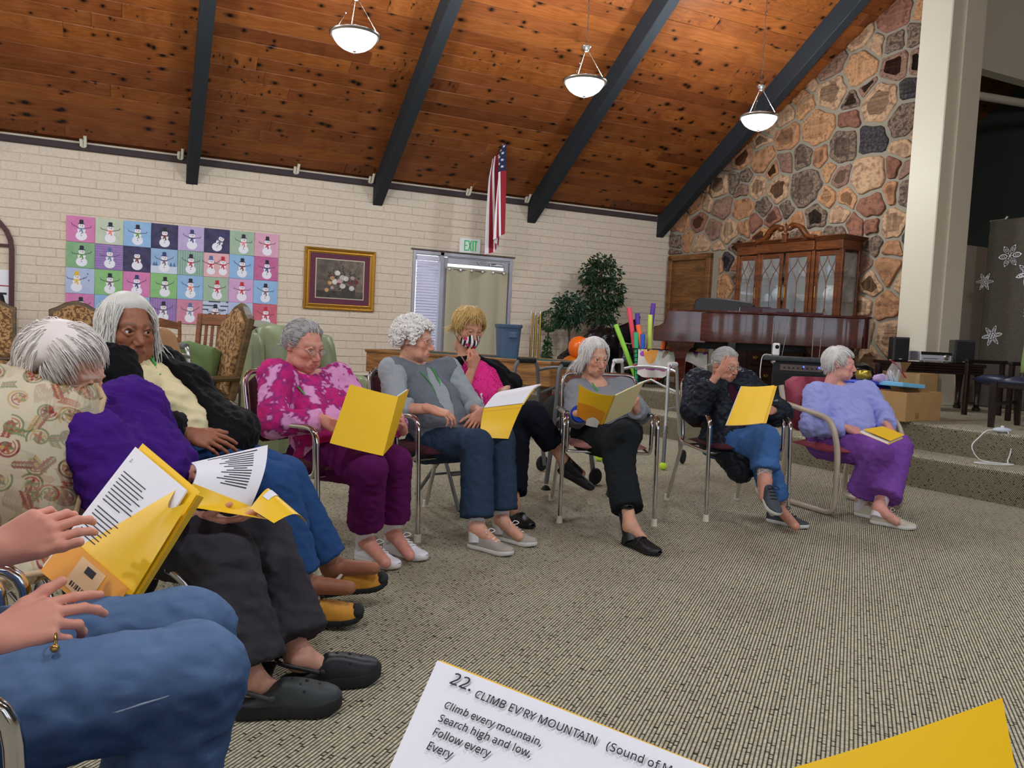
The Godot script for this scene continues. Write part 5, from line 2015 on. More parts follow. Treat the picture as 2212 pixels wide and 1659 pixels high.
func bags_and_noodles() -> void:
	var bag := mat("rubbish_bag", c8(16, 16, 18), 0.22)
	var sheet := [[Vector3(5.78, STAGE_Y + 0.4, -9.45), Vector3(0.36, 0.4, 0.3), 3, "large shiny black rubbish bag in front of the ficus tree"], [Vector3(6.0, STAGE_Y + 0.28, -9.12), Vector3(0.2, 0.28, 0.2), 9, "smaller black rubbish bag beside the basket of foam noodles"], [Vector3(5.42, STAGE_Y + 0.22, -9.6), Vector3(0.26, 0.22, 0.22), 14, "low black rubbish bag behind the orange balloons"]]
	for e in sheet:
		var g := MB.new()
		crumple(g, e[1], e[2], 0.35, 44)
		solo("rubbish_bag", g, bag, e[3], "bag", T(e[0]))
	var g := MB.new()
	g.slab(PackedVector2Array([Vector2(-0.3, 0.0), Vector2(0.22, -0.1), Vector2(0.34, 0.28), Vector2(0.1, 0.16)]), -0.04, 0.04, 0.03)
	solo("bag_flap", g, bag, "upturned open corner of a black bag above the rubbish pile", "bag", T(Vector3(5.98, STAGE_Y + 0.62, -9.42), Basis(Vector3.UP, -0.4)))
	var bal := [[Vector3(5.26, STAGE_Y + 0.435, -9.15), 0.15, mat("balloon_orange", c8(240, 108, 24), 0.25), "upper orange balloon partly behind the grey-jumper woman's hair"], [Vector3(5.2, STAGE_Y + 0.165, -9.2), 0.165, mat("balloon_amber", c8(196, 106, 20), 0.15), "lower amber balloon with a shiny highlight behind the woman in grey"]]
	for e in bal:
		var o := thing("balloon", e[3], "balloon", e[0])
		g = MB.new()
		var R: float = e[1]
		g.lathe([Vector2(0, -R), Vector2(R * 0.5, -R * 0.9), Vector2(R * 0.85, -R * 0.55), Vector2(R, 0), Vector2(R * 0.93, R * 0.42), Vector2(R * 0.7, R * 0.78), Vector2(R * 0.35, R * 0.98), Vector2(0, R * 1.05)], 24)
		part("skin", g, e[2], o)
		g = MB.new()
		g.lathe([Vector2(0.016, -R - 0.02), Vector2(0.006, -R), Vector2(0, -R)], 8)
		part("knot", g, e[2], o)
	# basket with noodles
	var o := thing("mesh_basket", "black plastic mesh basket holding the foam noodles", "basket", Vector3(6.2, STAGE_Y, -8.9))
	g = MB.new()
	for k in 20:
		var a := TAU * k / 20.0
		g.tube([Vector3(cos(a) * 0.2, 0, sin(a) * 0.2), Vector3(cos(a) * 0.26, 0.46, sin(a) * 0.26)], 0.006, 5)
	for k in 9:
		var ring := []
		var rr := 0.2 + 0.06 * k / 8.0
		for j in 21:
			ring.append(Vector3(cos(TAU * j / 20.0) * rr, k * 0.0575, sin(TAU * j / 20.0) * rr))
		g.tube(ring, 0.009 if k in [0, 8] else 0.005, 5, false)
	g.lathe([Vector2(0, 0.002), Vector2(0.2, 0.002), Vector2(0.2, 0.012), Vector2(0, 0.012)], 20)
	part("mesh", g, M.black_plastic, o)
	var N := {"lime": c8(150, 212, 72), "red": c8(226, 74, 92), "orange": c8(246, 112, 46), "purple": c8(92, 52, 150), "blue": c8(46, 96, 190), "yellow": c8(196, 218, 96), "teal": c8(60, 180, 120)}
	for k in N:
		mat("noodle_" + k, N[k], 0.75)
	var nd := [["lime", -0.16, 0.0, -0.42, 0.82, "leaning farthest left"], ["red", -0.1, -0.04, -0.2, 1.0, "tall, second from the left"], ["purple", -0.05, -0.1, -0.1, 0.92, "behind the tall red one"], ["yellow", 0.0, 0.02, -0.03, 0.9, "upright in the middle of the basket"], ["purple", 0.04, -0.12, 0.05, 1.06, "tallest of all, at the back"], ["orange", -0.05, 0.1, -0.24, 0.78, "short and leaning left at the front"], ["orange", 0.04, 0.12, 0.16, 0.78, "short and leaning right at the front"], ["lime", 0.09, 0.02, 0.2, 0.94, "long, leaning right"], ["red", 0.13, -0.06, 0.24, 0.96, "leaning right behind the lime one"], ["orange", 0.15, 0.04, 0.32, 1.0, "leaning farthest right beside the piano"], ["blue", -0.13, 0.08, -0.06, 0.64, "short, at the left rim of the basket"], ["teal", -0.18, 0.02, -0.08, 0.66, "short pale one at the basket's left edge"], ["lime", 0.19, 0.06, 0.26, 0.62, "short, at the right rim of the basket"]]
	for e in nd:
		g = MB.new()
		var L: float = e[4]
		g.lathe([Vector2(0.011, L), Vector2(0.011, 0.0), Vector2(0.03, 0.0), Vector2(0.032, 0.01), Vector2(0.032, L - 0.005), Vector2(0.028, L), Vector2(0.011, L)], 12)
		solo("foam_noodle", g, M["noodle_" + e[0]], "%s foam pool noodle in the black basket, %s" % [e[0], e[5]], "noodle", T(Vector3(6.2 + e[1], STAGE_Y + 0.02, -8.9 + e[2]), Basis(Vector3(-0.571, 0, 0.821).normalized(), -e[3])), "foam noodles in the basket")
	# low folding table under a party cloth
	o = thing("folding_table", "low black folding table half hidden by the party cloth beside the piano", "table", Vector3(6.05, STAGE_Y, -8.22), deg_to_rad(-30))
	g = MB.new()
	g.box(Vector3(0, 0.44, 0), Vector3(0.74, 0.03, 0.4), 0.006)
	part("tabletop", g, M.black_plastic, o)
	for x in [-0.33, 0.33]:
		for z in [-0.16, 0.16]:
			g = MB.new()
			g.box(Vector3(x, 0.215, z), Vector3(0.03, 0.43, 0.03), 0.003)
			part("leg", g, M.black_plastic, o)
	var im := Image.create(256, 128, false, Image.FORMAT_RGB8)
	im.fill(c8(206, 200, 190))
	var r := RandomNumberGenerator.new()
	r.seed = 12
	for i in 60:
		disc(im, Vector2(r.randf() * 256, r.randf() * 70), Vector2(r.randf_range(4, 20), r.randf_range(3, 9)), [c8(150, 60, 150), c8(176, 196, 176), c8(206, 200, 196), c8(150, 120, 90), c8(128, 48, 132)][r.randi() % 5], r.randf() * 3)
	for i in 40:
		disc(im, Vector2(r.randf() * 256, 96 + r.randf() * 10), Vector2(10, 3), c8(140, 70, 120))
	disc(im, Vector2(46, 48), Vector2(26, 40), c8(222, 150, 50))
	for e in [[36, 40], [56, 34]]:
		disc(im, Vector2(e[0], e[1]), Vector2(7, 13), c8(240, 230, 220), 0.3)
		disc(im, Vector2(e[0] + 1, e[1] + 2), Vector2(5, 9), c8(96, 30, 60), 0.3)
	var cm := mat("party_cloth", Color.WHITE, 0.35)
	cm.albedo_texture = ImageTexture.create_from_image(im)
	g = MB.new()
	var rows := []
	for i in 13:
		var row := PackedVector3Array()
		for j in 33:
			var u := j / 32.0
			var d := i * 0.045
			var x := -0.42 + u * 0.84
			var low := 0.3 + 0.08 * sin(u * 7.0) - 0.1 * smoothstep(0.35, 0.7, u)
			var y := 0.462 - maxf(0.0, minf(d - 0.2, low))
			var z := 0.2 * minf(1.0, d / 0.2) + 0.012 + maxf(0.0, d - 0.2) * (0.08 + 0.06 * sin(u * 15.0)) * 2.0
			row.append(Vector3(x, y + 0.004, z))
		rows.append(row)
	rows.reverse()
	g.sheet(rows, 0.002)
	for q in g.uv.size():
		g.uv[q].y = 1.0 - g.uv[q].y
	solo("party_cloth", g, cm, "crumpled purple, green and gold party tablecloth with an orange mask draped over a low table", "tablecloth", o.transform)
# ---------------------------------------------------------------- chairs, walkers and tables on the floor
func hall_chair(cloth: Material, label: String, at: Vector3, turn: float) -> Node3D:
	var o := thing("hall_chair", label, "chair", at, deg_to_rad(turn), "chrome arm chairs of the circle")
	var g := MB.new()
	for s in [-1, 1]:
		g = MB.new()
		g.tube(bend([Vector3(s * 0.275, 0.0, 0.26), Vector3(s * 0.272, 0.63, 0.225), Vector3(s * 0.265, 0.62, -0.2)], 0.07), 0.0125, 10)
		part("front_leg", g, M.chrome, o)
		g = MB.new()
		g.tube(bend([Vector3(s * 0.245, 0.44, -0.22), Vector3(s * 0.245, 0.415, -0.18), Vector3(s * 0.245, 0.405, 0.2), Vector3(s * 0.248, 0.625, 0.19), Vector3(s * 0.245, 0.615, -0.2)], 0.055), 0.011, 10)
		part("arm_loop", g, M.chrome, o)
		g = MB.new()
		g.box(Vector3(s * 0.257, 0.628, 0.02), Vector3(0.045, 0.018, 0.26), 0.007)
		part("arm_pad", g, M.black_plastic, o)
		for e in [[0.275, 0.26], [0.26, -0.34]]:
			g = MB.new()
			g.lathe([Vector2(0, 0), Vector2(0.019, 0), Vector2(0.017, 0.04), Vector2(0, 0.04)], 10, Vector3(s * e[0], 0, e[1]))
			part("foot_cap", g, M.cream_plastic, o)
	g = MB.new()
	g.tube(bend([Vector3(-0.26, 0.0, -0.34), Vector3(-0.235, 0.42, -0.2), Vector3(-0.235, 0.84, -0.275), Vector3(0.235, 0.84, -0.275), Vector3(0.235, 0.42, -0.2), Vector3(0.26, 0.0, -0.34)], 0.07), 0.0125, 10)
	part("back_frame", g, M.chrome, o)
	g = MB.new()
	for z in [-0.17, 0.17]:
		g.tube([Vector3(-0.24, 0.405, z), Vector3(0.24, 0.405, z)], 0.009, 6)
	part("stretcher", g, M.chrome, o)
	g = MB.new()
	cushion(g, Vector3(0, 0.44, 0.02), Vector3(0.45, 0.07, 0.46), 0.03)
	part("seat", g, cloth, o)
	g = MB.new()
	cushion(g, Vector3(0, 0.67, -0.245), Vector3(0.43, 0.32, 0.055), 0.026, rot(-9, 0))
	part("backrest", g, cloth, o)
	return o

func seating() -> void:
	var wine := mat("wine_cloth", c8(74, 24, 36), 0.9)
	var mauve := mat("mauve_vinyl", c8(158, 104, 98), 0.5)
	var rose := mat("rose_vinyl", c8(164, 66, 84), 0.6)
	hall_chair(wine, "chrome arm chair with wine seat under the woman in the pink flowered blouse", Vector3(0.79, 0, -3.76), 35)
	hall_chair(wine, "chrome arm chair with wine seat under the curly white-haired woman", Vector3(1.46, 0, -4.11), 20)
	hall_chair(mauve, "chrome arm chair with mauve back and seat under the woman in grey", Vector3(2.56, 0, -4.1), -22)
	hall_chair(wine, "chrome arm chair with dark wine back under the woman in the black quilted coat", Vector3(3.43, 0, -3.97), -12)
	hall_chair(wine, "chrome arm chair under the woman in the black velvet jacket", Vector3(0.08, 0, -3.14), 55)
	hall_chair(wine, "chrome arm chair cut by the lower left corner under the reader in jeans", Vector3(-0.38, 0, -1.33), 95)
	# beige sled-arm chair
	var bg := mat("beige_enamel", c8(182, 166, 146), 0.4)
	var o := thing("sled_chair", "rose padded chair with a looped beige frame under the woman in lavender", "chair", Vector3(4.33, 0, -3.9), deg_to_rad(-2))
	for s in [-1, 1]:
		var g := MB.new()
		g.tube(bend([Vector3(s * 0.29, 0.8, -0.3), Vector3(s * 0.29, 0.44, -0.2), Vector3(s * 0.29, 0.018, -0.24), Vector3(s * 0.29, 0.018, 0.26), Vector3(s * 0.29, 0.44, 0.25), Vector3(s * 0.29, 0.62, 0.18), Vector3(s * 0.285, 0.68, -0.26)], 0.09, 8), 0.019, 10)
		part("side_loop", g, bg, o)
	var g := MB.new()
	cushion(g, Vector3(0, 0.42, 0.02), Vector3(0.53, 0.09, 0.5), 0.03)
	part("seat", g, rose, o)
	g = MB.new()
	cushion(g, Vector3(0, 0.68, -0.265), Vector3(0.53, 0.38, 0.06), 0.025, rot(-12, 0))
	part("backrest", g, rose, o)
	# folding chair of the woman with the mask
	o = thing("folding_chair", "grey folding chair with crossed legs under the woman in the striped mask", "chair", Vector3(1.9, 0, -4.65), deg_to_rad(12))
	for s in [-1, 1]:
		g = MB.new()
		g.tube(bend([Vector3(s * 0.22, 0.0, 0.26), Vector3(s * 0.22, 0.46, -0.02), Vector3(s * 0.21, 0.8, -0.22)], 0.05), 0.012, 8)
		part("front_leg", g, M.grey_tube, o)
		g = MB.new()
		g.tube([Vector3(s * 0.2, 0.0, -0.28), Vector3(s * 0.2, 0.43, 0.16)], 0.012, 8)
		part("rear_leg", g, M.grey_tube, o)
	g = MB.new()
	for e in [[0.2, 0.14], [0.16, -0.11]]:
		g.tube([Vector3(-0.21, e[0], e[1]), Vector3(0.21, e[0], e[1])], 0.009, 6)
	part("stretcher", g, M.grey_tube, o)
	g = MB.new()
	g.box(Vector3(0, 0.435, 0.0), Vector3(0.4, 0.025, 0.4), 0.01)
	part("seat", g, M.grey_tube, o)
	g = MB.new()
	g.box(Vector3(0, 0.7, -0.18), Vector3(0.42, 0.2, 0.015), 0.006, rot(-28, 0))
	part("backrest", g, M.grey_tube, o)
	# wheelchair
	o = thing("wheelchair", "wheelchair with a black arm pad and chrome frame at the left under the woman in purple", "wheelchair", Vector3(-0.15, 0, -2.57), deg_to_rad(70))
	for s in [-1, 1]:
		var rim := []
		for k in 33:
			rim.append(Vector3(s * 0.31, 0.3 + sin(TAU * k / 32.0) * 0.285, -0.16 + cos(TAU * k / 32.0) * 0.285))
		g = MB.new()
		g.tube(rim, 0.015, 8, false)
		var w := part("wheel", g, M.black_rubber, o)
		g = MB.new()
		var hr := []
		for p: Vector3 in rim:
			hr.append(Vector3(s * 0.345, 0.3 + (p.y - 0.3) * 0.9, -0.16 + (p.z + 0.16) * 0.9))
		g.tube(hr, 0.008, 6, false)
		part("hand_rim", g, M.chrome, w)
		g = MB.new()
		for k in 12:
			var a := TAU * k / 12.0
			g.tube([Vector3(s * 0.31, 0.3, -0.16), Vector3(s * 0.31, 0.3 + sin(a) * 0.28, -0.16 + cos(a) * 0.28)], 0.004, 5)
		g.tube([Vector3(s * 0.28, 0.3, -0.16), Vector3(s * 0.34, 0.3, -0.16)], 0.025, 10)
		part("spokes", g, M.chrome, w)
		g = MB.new()
		g.lathe([Vector2(0, -0.014), Vector2(0.075, -0.014), Vector2(0.085, 0), Vector2(0.075, 0.014), Vector2(0, 0.014)], 18, Vector3(s * 0.25, 0.086, 0.3), Basis(Vector3.BACK, PI * 0.5))
		part("caster", g, M.black_rubber, o)
		g = MB.new()
		g.tube(bend([Vector3(s * 0.25, 0.09, 0.3), Vector3(s * 0.25, 0.2, 0.28), Vector3(s * 0.25, 0.24, 0.24), Vector3(s * 0.25, 0.24, -0.28)], 0.04), 0.011, 8)
		g.tube(bend([Vector3(s * 0.25, 0.2, 0.24), Vector3(s * 0.25, 0.645, 0.2), Vector3(s * 0.25, 0.645, -0.26)], 0.07), 0.011, 8)
		g.tube([Vector3(s * 0.25, 0.2, -0.27), Vector3(s * 0.25, 0.88, -0.3), Vector3(s * 0.25, 0.9, -0.4)], 0.011, 8)
		g.tube([Vector3(s * 0.25, 0.45, -0.27), Vector3(s * 0.25, 0.45, 0.23)], 0.011, 8)
		part("side_frame", g, M.chrome, o)
		g = MB.new()
		g.box(Vector3(s * 0.25, 0.678, -0.03), Vector3(0.055, 0.035, 0.38), 0.014)
		part("arm_pad", g, M.black_plastic, o)
		g = MB.new()
		g.tube(bend([Vector3(s * 0.2, 0.45, 0.24), Vector3(s * 0.2, 0.38, 0.36), Vector3(s * 0.18, 0.09, 0.48)], 0.05), 0.012, 8)
		g.tube([Vector3(s * 0.19, 0.26, 0.4), Vector3(s * 0.185, 0.16, 0.44)], 0.018, 8)
		g.box(Vector3(s * 0.12, 0.085, 0.52), Vector3(0.14, 0.012, 0.13), 0.004)
		part("footrest", g, M.chrome, o)
		g = MB.new()
		g.box(Vector3(s * 0.262, 0.55, -0.02), Vector3(0.006, 0.16, 0.36), 0.002)
		part("skirt_guard", g, mat("guard_grey", c8(150, 146, 142), 0.5) if not M.has("guard_grey") else M.guard_grey, o)
	g = MB.new()
	g.box(Vector3(0, 0.44, -0.02), Vector3(0.48, 0.03, 0.44), 0.01)
	part("sling_seat", g, M.black_rubber, o)
	g = MB.new()
	g.box(Vector3(0, 0.66, -0.28), Vector3(0.48, 0.42, 0.02), 0.008)
	part("sling_back", g, M.black_rubber, o)
	var tm := TextMesh.new()
	tm.text = "SUNMARK"
	tm.font_size = 24
	tm.pixel_size = 0.0013
	tm.depth = 0.001
	var f := SystemFont.new()
	f.font_names = PackedStringArray(["Droid Sans"])
	f.font_italic = true
	tm.font = f
	part("maker_name", tm, mat("plum_print", c8(70, 40, 60), 0.6), o, T(Vector3(-0.267, 0.585, 0.03), Basis(Vector3.UP, -PI * 0.5)))
	# paisley cushion
	var pz := paisley()
	o = thing("cushion", "cream cushion printed with red and green paisley and a twisted cord edge", "cushion", Vector3(-0.33, 0.75, -2.3), 0.0)
	o.basis = Basis(Vector3.UP, deg_to_rad(2.0)) * rot(-20, 0, -12)
	g = MB.new()
	cushion(g, Vector3.ZERO, Vector3(0.46, 0.4, 0.07), 0.03, Basis(), 0.055)
	part("cover", g, pz, o)
	g = MB.new()
	var edge := []
	for p in [Vector2(-0.225, -0.19), Vector2(0.225, -0.19), Vector2(0.22, 0.19), Vector2(-0.22, 0.19), Vector2(-0.225, -0.19)]:
		edge.append(Vector3(p.x, p.y, 0))
	var cord := bend(edge, 0.05)
	var rad := []
	for i in cord.size():
		rad.append(0.009)
	var fine := curve(cord, 4)
	g.tube(fine, 0.009, 6)
	part("cord", g, mat("cord_cream", c8(206, 178, 140), 0.85), o)
	o = solo("cushion", g, M.cord_cream, "lower edge of a second paisley cushion below the wheelchair arm", "cushion", T(Vector3(-0.31, 0.49, -2.36), rot(-75, 20)))
	var g2 := MB.new()
	cushion(g2, Vector3.ZERO, Vector3(0.44, 0.38, 0.08), 0.03, Basis(), 0.03)
	part("cover", g2, pz, o)

func paisley() -> StandardMaterial3D:
	var im := Image.create(256, 256, false, Image.FORMAT_RGB8)
	im.fill(c8(206, 194, 166))
	var r := RandomNumberGenerator.new()
	r.seed = 23
	var cols := [c8(128, 34, 40), c8(110, 124, 72), c8(176, 84, 52), c8(148, 44, 46), c8(190, 150, 84), c8(96, 110, 70)]
	for i in 15:
		var c := Vector2((i % 4) * 64 + 20 + r.randf() * 30, (i / 4) * 64 + 20 + r.randf() * 30)
		var a0 := r.randf() * TAU
		var k: Color = cols[r.randi() % 6]
		for e in [[26.0, 4.0, k], [18.0, 2.5, cols[r.randi() % 6]]]:
			var prev := Vector2.ZERO
			for t in 26:
				var a := a0 + t * 0.3
				var q: Vector2 = c + Vector2(cos(a), sin(a)) * e[0] * (1.0 - t * 0.03)
				if t:
					stroke(im, prev, q, e[1], e[2])
				prev = q
		for t in 6:
			var a := a0 + t * TAU / 6.0
			disc(im, c + Vector2(cos(a), sin(a)) * 8, Vector2(6, 3), cols[(i + t) % 6], a)
		disc(im, c, Vector2(4, 4), cols[(i + 2) % 6])
	for i in 20:
		var p := Vector2(r.randf() * 256, r.randf() * 256)
		var d := Vector2.from_angle(r.randf() * TAU)
		for t in 7:
			disc(im, p + d * t * 6 + d.orthogonal() * 5, Vector2(5, 2.2), cols[i % 6], d.angle() + 0.7)
			disc(im, p + d * t * 6 - d.orthogonal() * 5, Vector2(5, 2.2), cols[i % 6], d.angle() - 0.7)
		stroke(im, p, p + d * 42, 1.6, cols[(i + 1) % 6])
	var m := mat("paisley", Color.WHITE, 0.9)
	tri_tex(m, ImageTexture.create_from_image(im), 3.6)
	return m

func back_corner() -> void:
	var tap := mat("tapestry", Color.WHITE, 0.9)
	tri_tex(tap, noise_tex(0.022, [[0.2, c8(98, 66, 38)], [0.45, c8(124, 86, 50)], [0.5, c8(168, 132, 84)], [0.72, c8(188, 152, 104)], [0.78, c8(112, 74, 42)]], 512, FastNoiseLite.TYPE_SIMPLEX_SMOOTH, 3, 61), 1.6)
	var first: Node3D = null
	for e in [[Vector3(-1.46, 0, -10.05), 8.0, "brown tapestry high-back chair at the left edge under the arched frame", 0.0], [Vector3(-0.56, 0, -9.95), 14.0, "brown tapestry high-back chair below the snowman pictures, behind the white-haired woman", 0.0], [Vector3(0.3, 0, -6.13), -78.0, "tapestry armchair seen from the side with pale floral back and olive wood frame", 1.0]]:
		if e[3] == 0.0 and first != null:
			copy(first, e[0], deg_to_rad(e[1]), e[2])
			continue
		var o := thing("tapestry_chair", e[2], "chair", e[0], deg_to_rad(e[1]))
		if first == null:
			first = o
		var wood: Material = M.olive_wood
		var g := MB.new()
		for s in [-1, 1]:
			for z in [-0.23, 0.24]:
				g = MB.new()
				g.lathe([Vector2(0, 0), Vector2(0.02, 0), Vector2(0.026, 0.1), Vector2(0.03, 0.36), Vector2(0, 0.36)], 8, Vector3(s * 0.24, 0, z))
				part("leg", g, wood, o)
		g = MB.new()
		g.box(Vector3(0, 0.4, 0), Vector3(0.56, 0.09, 0.56), 0.01)
		part("seat_rail", g, wood, o)
		g = MB.new()
		cushion(g, Vector3(0, 0.47, 0.01), Vector3(0.54, 0.09, 0.52), 0.035)
		part("seat", g, tap, o)
		var sl := Transform3D(rot(-12, 0), Vector3(0, 0.5, -0.25))
		var outl := PackedVector2Array([Vector2(-0.27, 0.0), Vector2(0.27, 0.0), Vector2(0.27, 0.6), Vector2(0.2, 0.63), Vector2(0.1, 0.69), Vector2(0.0, 0.715), Vector2(-0.1, 0.69), Vector2(-0.2, 0.63), Vector2(-0.27, 0.6)])
		g = MB.new()
		g.slab(outl, -0.03, 0.02, 0.01)
		part("back_frame", g, wood, o, sl)
		var inner := PackedVector2Array()
		for p in outl:
			inner.append((p - Vector2(0, 0.33)) * Vector2(0.86, 0.88) + Vector2(0, 0.33))
		g = MB.new()
		g.slab(inner, 0.0, 0.05, 0.02)
		part("backrest", g, tap, o, sl)
		if e[3] > 0.0:
			for s in [-1, 1]:
				g = MB.new()
				g.tube(curve([Vector3(s * 0.27, 0.66, -0.3), Vector3(s * 0.29, 0.655, -0.1), Vector3(s * 0.3, 0.64, 0.12), Vector3(s * 0.28, 0.62, 0.24), Vector3(s * 0.27, 0.44, 0.22)], 5), 0.022, 8)
				part("arm", g, wood, o)
	# ladder-back chair
	var o := thing("ladder_chair", "light wooden ladder-back chair behind the dark-haired woman's shoulder", "chair", Vector3(0.24, 0, -8.85), deg_to_rad(10))
	var g := MB.new()
	for s in [-1, 1]:
		for z in [-0.18, 0.2]:
			g = MB.new()
			g.tube([Vector3(s * 0.19, 0, z), Vector3(s * 0.19, 0.44 if z > 0 else 1.03, z - (0.0 if z > 0 else 0.05))], 0.018, 8)
			part("leg", g, M.chair_wood, o)
	for k in 3:
		g = MB.new()
		var y := 0.62 + k * 0.16
		g.slab(PackedVector2Array([Vector2(-0.19, y), Vector2(0.0, y + 0.02), Vector2(0.19, y), Vector2(0.19, y + 0.07), Vector2(0.1, y + 0.09), Vector2(0, y + 0.115), Vector2(-0.1, y + 0.09), Vector2(-0.19, y + 0.07)]), -0.235, -0.215, 0.004)
		part("back_slat", g, M.chair_wood, o)
	g = MB.new()
	g.box(Vector3(0, 0.45, 0.01), Vector3(0.44, 0.035, 0.42), 0.01)
	part("seat", g, M.chair_wood, o)
	# rocking chair with vertical slats
	o = thing("rocking_chair", "wooden slat-back rocking chair behind the side-on tapestry armchair", "chair", Vector3(0.6, 0, -7.85), deg_to_rad(-28))
	for s in [-1, 1]:
		g = MB.new()
		g.box(Vector3(s * 0.25, 0.62, -0.25), Vector3(0.045, 1.0, 0.04), 0.006, rot(-9, 0))
		part("back_post", g, M.chair_wood, o)
		g = MB.new()
		g.box(Vector3(s * 0.26, 0.34, 0.24), Vector3(0.045, 0.6, 0.045), 0.006)
		part("front_post", g, M.chair_wood, o)
		g = MB.new()
		g.box(Vector3(s * 0.26, 0.645, 0.02), Vector3(0.08, 0.025, 0.56), 0.006)
		part("arm", g, M.chair_wood, o)
		g = MB.new()
		var rk := []
		for k in 9:
			var a := -0.35 + 0.7 * k / 8.0
			rk.append(Vector3(s * 0.26, 1.2 - cos(a) * 1.18, sin(a) * 1.18))
		g.tube(rk, 0.02, 6)
		part("rocker", g, M.chair_wood, o)
	g = MB.new()
	g.box(Vector3(0, 1.06, -0.325), Vector3(0.5, 0.11, 0.03), 0.006, rot(-9, 0))
	g.box(Vector3(0, 0.55, -0.24), Vector3(0.5, 0.06, 0.03), 0.006, rot(-9, 0))
	part("back_rail", g, M.chair_wood, o)
	for k in 7:
		g = MB.new()
		g.box(Vector3(-0.18 + k * 0.06, 0.79, -0.28), Vector3(0.03, 0.46, 0.014), 0.003, rot(-9, 0))
		part("back_slat", g, M.chair_wood, o)
	g = MB.new()
	g.box(Vector3(0, 0.42, 0), Vector3(0.54, 0.05, 0.5), 0.008)
	part("seat", g, M.chair_wood, o)
	# green cushion leaning in another chair
	g = MB.new()
	cushion(g, Vector3(0, 0.0, 0), Vector3(0.3, 0.34, 0.1), 0.04, Basis(), 0.03)
	o = thing("cushion", "green dotted cushion leaning against the tapestry armchair's seat", "cushion", Vector3(0.38, 0.72, -6.2))
	o.basis = rot(-10, 12, -14)
	part("cover", g, mat("leaf_green", c8(112, 138, 84), 0.85), o)
	# dark chair with turned spindles
	o = thing("spindle_chair", "dark wooden spindle-back chair between the tapestry armchair and the green recliner", "chair", Vector3(0.9, 0, -7.6), deg_to_rad(-60))
	for s in [-1, 1]:
		for z in [-0.22, 0.22]:
			g = MB.new()
			g.lathe([Vector2(0, 0), Vector2(0.02, 0), Vector2(0.024, 0.2), Vector2(0.018, 0.24), Vector2(0.026, 0.3), Vector2(0.022, 0.44 if z > 0 else 1.02), Vector2(0, 0.44 if z > 0 else 1.02)], 8, Vector3(s * 0.22, 0, z))
			part("leg", g, M.dark_wood, o)
	for y in [0.78, 0.98, 0.2]:
		g = MB.new()
		g.box(Vector3(0, y, -0.22), Vector3(0.46, 0.07, 0.025), 0.005)
		part("rail", g, M.dark_wood, o)
	for k in 6:
		g = MB.new()
		g.lathe([Vector2(0, 0), Vector2(0.008, 0), Vector2(0.014, 0.08), Vector2(0.007, 0.12), Vector2(0.013, 0.18), Vector2(0, 0.2)], 8, Vector3(-0.15 + k * 0.06, 0.79, -0.22))
		part("spindle", g, M.dark_wood, o)
	g = MB.new()
	g.box(Vector3(0, 0.45, 0), Vector3(0.48, 0.04, 0.48), 0.01)
	part("seat", g, M.dark_wood, o)
	# recliner
	o = thing("recliner", "pale green leather wing-back recliner behind the woman in the pink blouse", "armchair", Vector3(1.27, 0, -6.95), deg_to_rad(22))
	var lg := mat("green_leather", c8(138, 148, 108), 0.38)
	tri_tex(lg, noise_tex(0.008, [[0.2, Color(0.85, 0.85, 0.85)], [0.8, Color(1, 1, 1)]], 256), 1.5)
	g = MB.new()
	cushion(g, Vector3(0, 0.74, -0.28), Vector3(0.56, 0.62, 0.22), 0.1, rot(-14, 0), 0.03)
	part("backrest", g, lg, o)
	for s in [-1, 1]:
		g = MB.new()
		cushion(g, Vector3(s * 0.35, 0.72, -0.2), Vector3(0.17, 0.5, 0.26), 0.075, rot(-14, s * 14))
		part("wing", g, lg, o)
		g = MB.new()
		cushion(g, Vector3(s * 0.36, 0.42, 0.1), Vector3(0.2, 0.46, 0.72), 0.09)
		part("arm", g, lg, o)
		g = MB.new()
		var seam := []
		for k in 9:
			seam.append(Vector3(s * (0.275 - 0.02 * absf(k - 5.0) / 5.0), 0.5 + k * 0.062, -0.14 - k * 0.016 - (0.05 if k == 8 else 0.0)))
		g.tube(seam, 0.007, 6)
		part("piping", g, mat("seam_dark", c8(64, 66, 48), 0.6) if not M.has("seam_dark") else M.seam_dark, o)
	g = MB.new()
	cushion(g, Vector3(0, 0.36, 0.08), Vector3(0.54, 0.26, 0.66), 0.09)
	part("seat", g, lg, o)
	g = MB.new()
	g.box(Vector3(0, 0.1, 0), Vector3(0.8, 0.2, 0.7), 0.02)
	part("base", g, lg, o)
	# flip-top table behind it
	o = thing("flip_table", "round grey-green table top tipped upright behind the green recliner", "table", Vector3(1.12, 0, -8.5), deg_to_rad(10))
	g = MB.new()
	g.slab(circle(0.46, 36), -0.015, 0.015, 0.005, true)
	part("tabletop", g, mat("laminate", c8(158, 160, 140), 0.5), o, T(Vector3(0, 0.62, 0), rot(-6, 0)))
	g = MB.new()
	g.tube([Vector3(0, 0.0, -0.06), Vector3(0, 0.66, -0.06)], 0.03, 10)
	for s in [-1, 1]:
		g.tube([Vector3(0, 0.03, -0.06), Vector3(s * 0.3, 0.015, 0.12)], 0.02, 8)
		g.tube([Vector3(0, 0.03, -0.06), Vector3(s * 0.3, 0.015, -0.24)], 0.02, 8)
	part("pedestal", g, M.black_plastic, o)
	# long games table
	o = thing("games_table", "long wooden games table with a dark teal top along the middle of the back", "table", Vector3(3.45, 0, -8.38), deg_to_rad(-57.6))
	g = MB.new()
	g.box(Vector3(0, 0.66, 0), Vector3(2.5, 0.24, 0.86), 0.01)
	g.box(Vector3(0, 0.785, 0.41), Vector3(2.52, 0.035, 0.07), 0.008)
	g.box(Vector3(0, 0.785, -0.41), Vector3(2.52, 0.035, 0.07), 0.008)
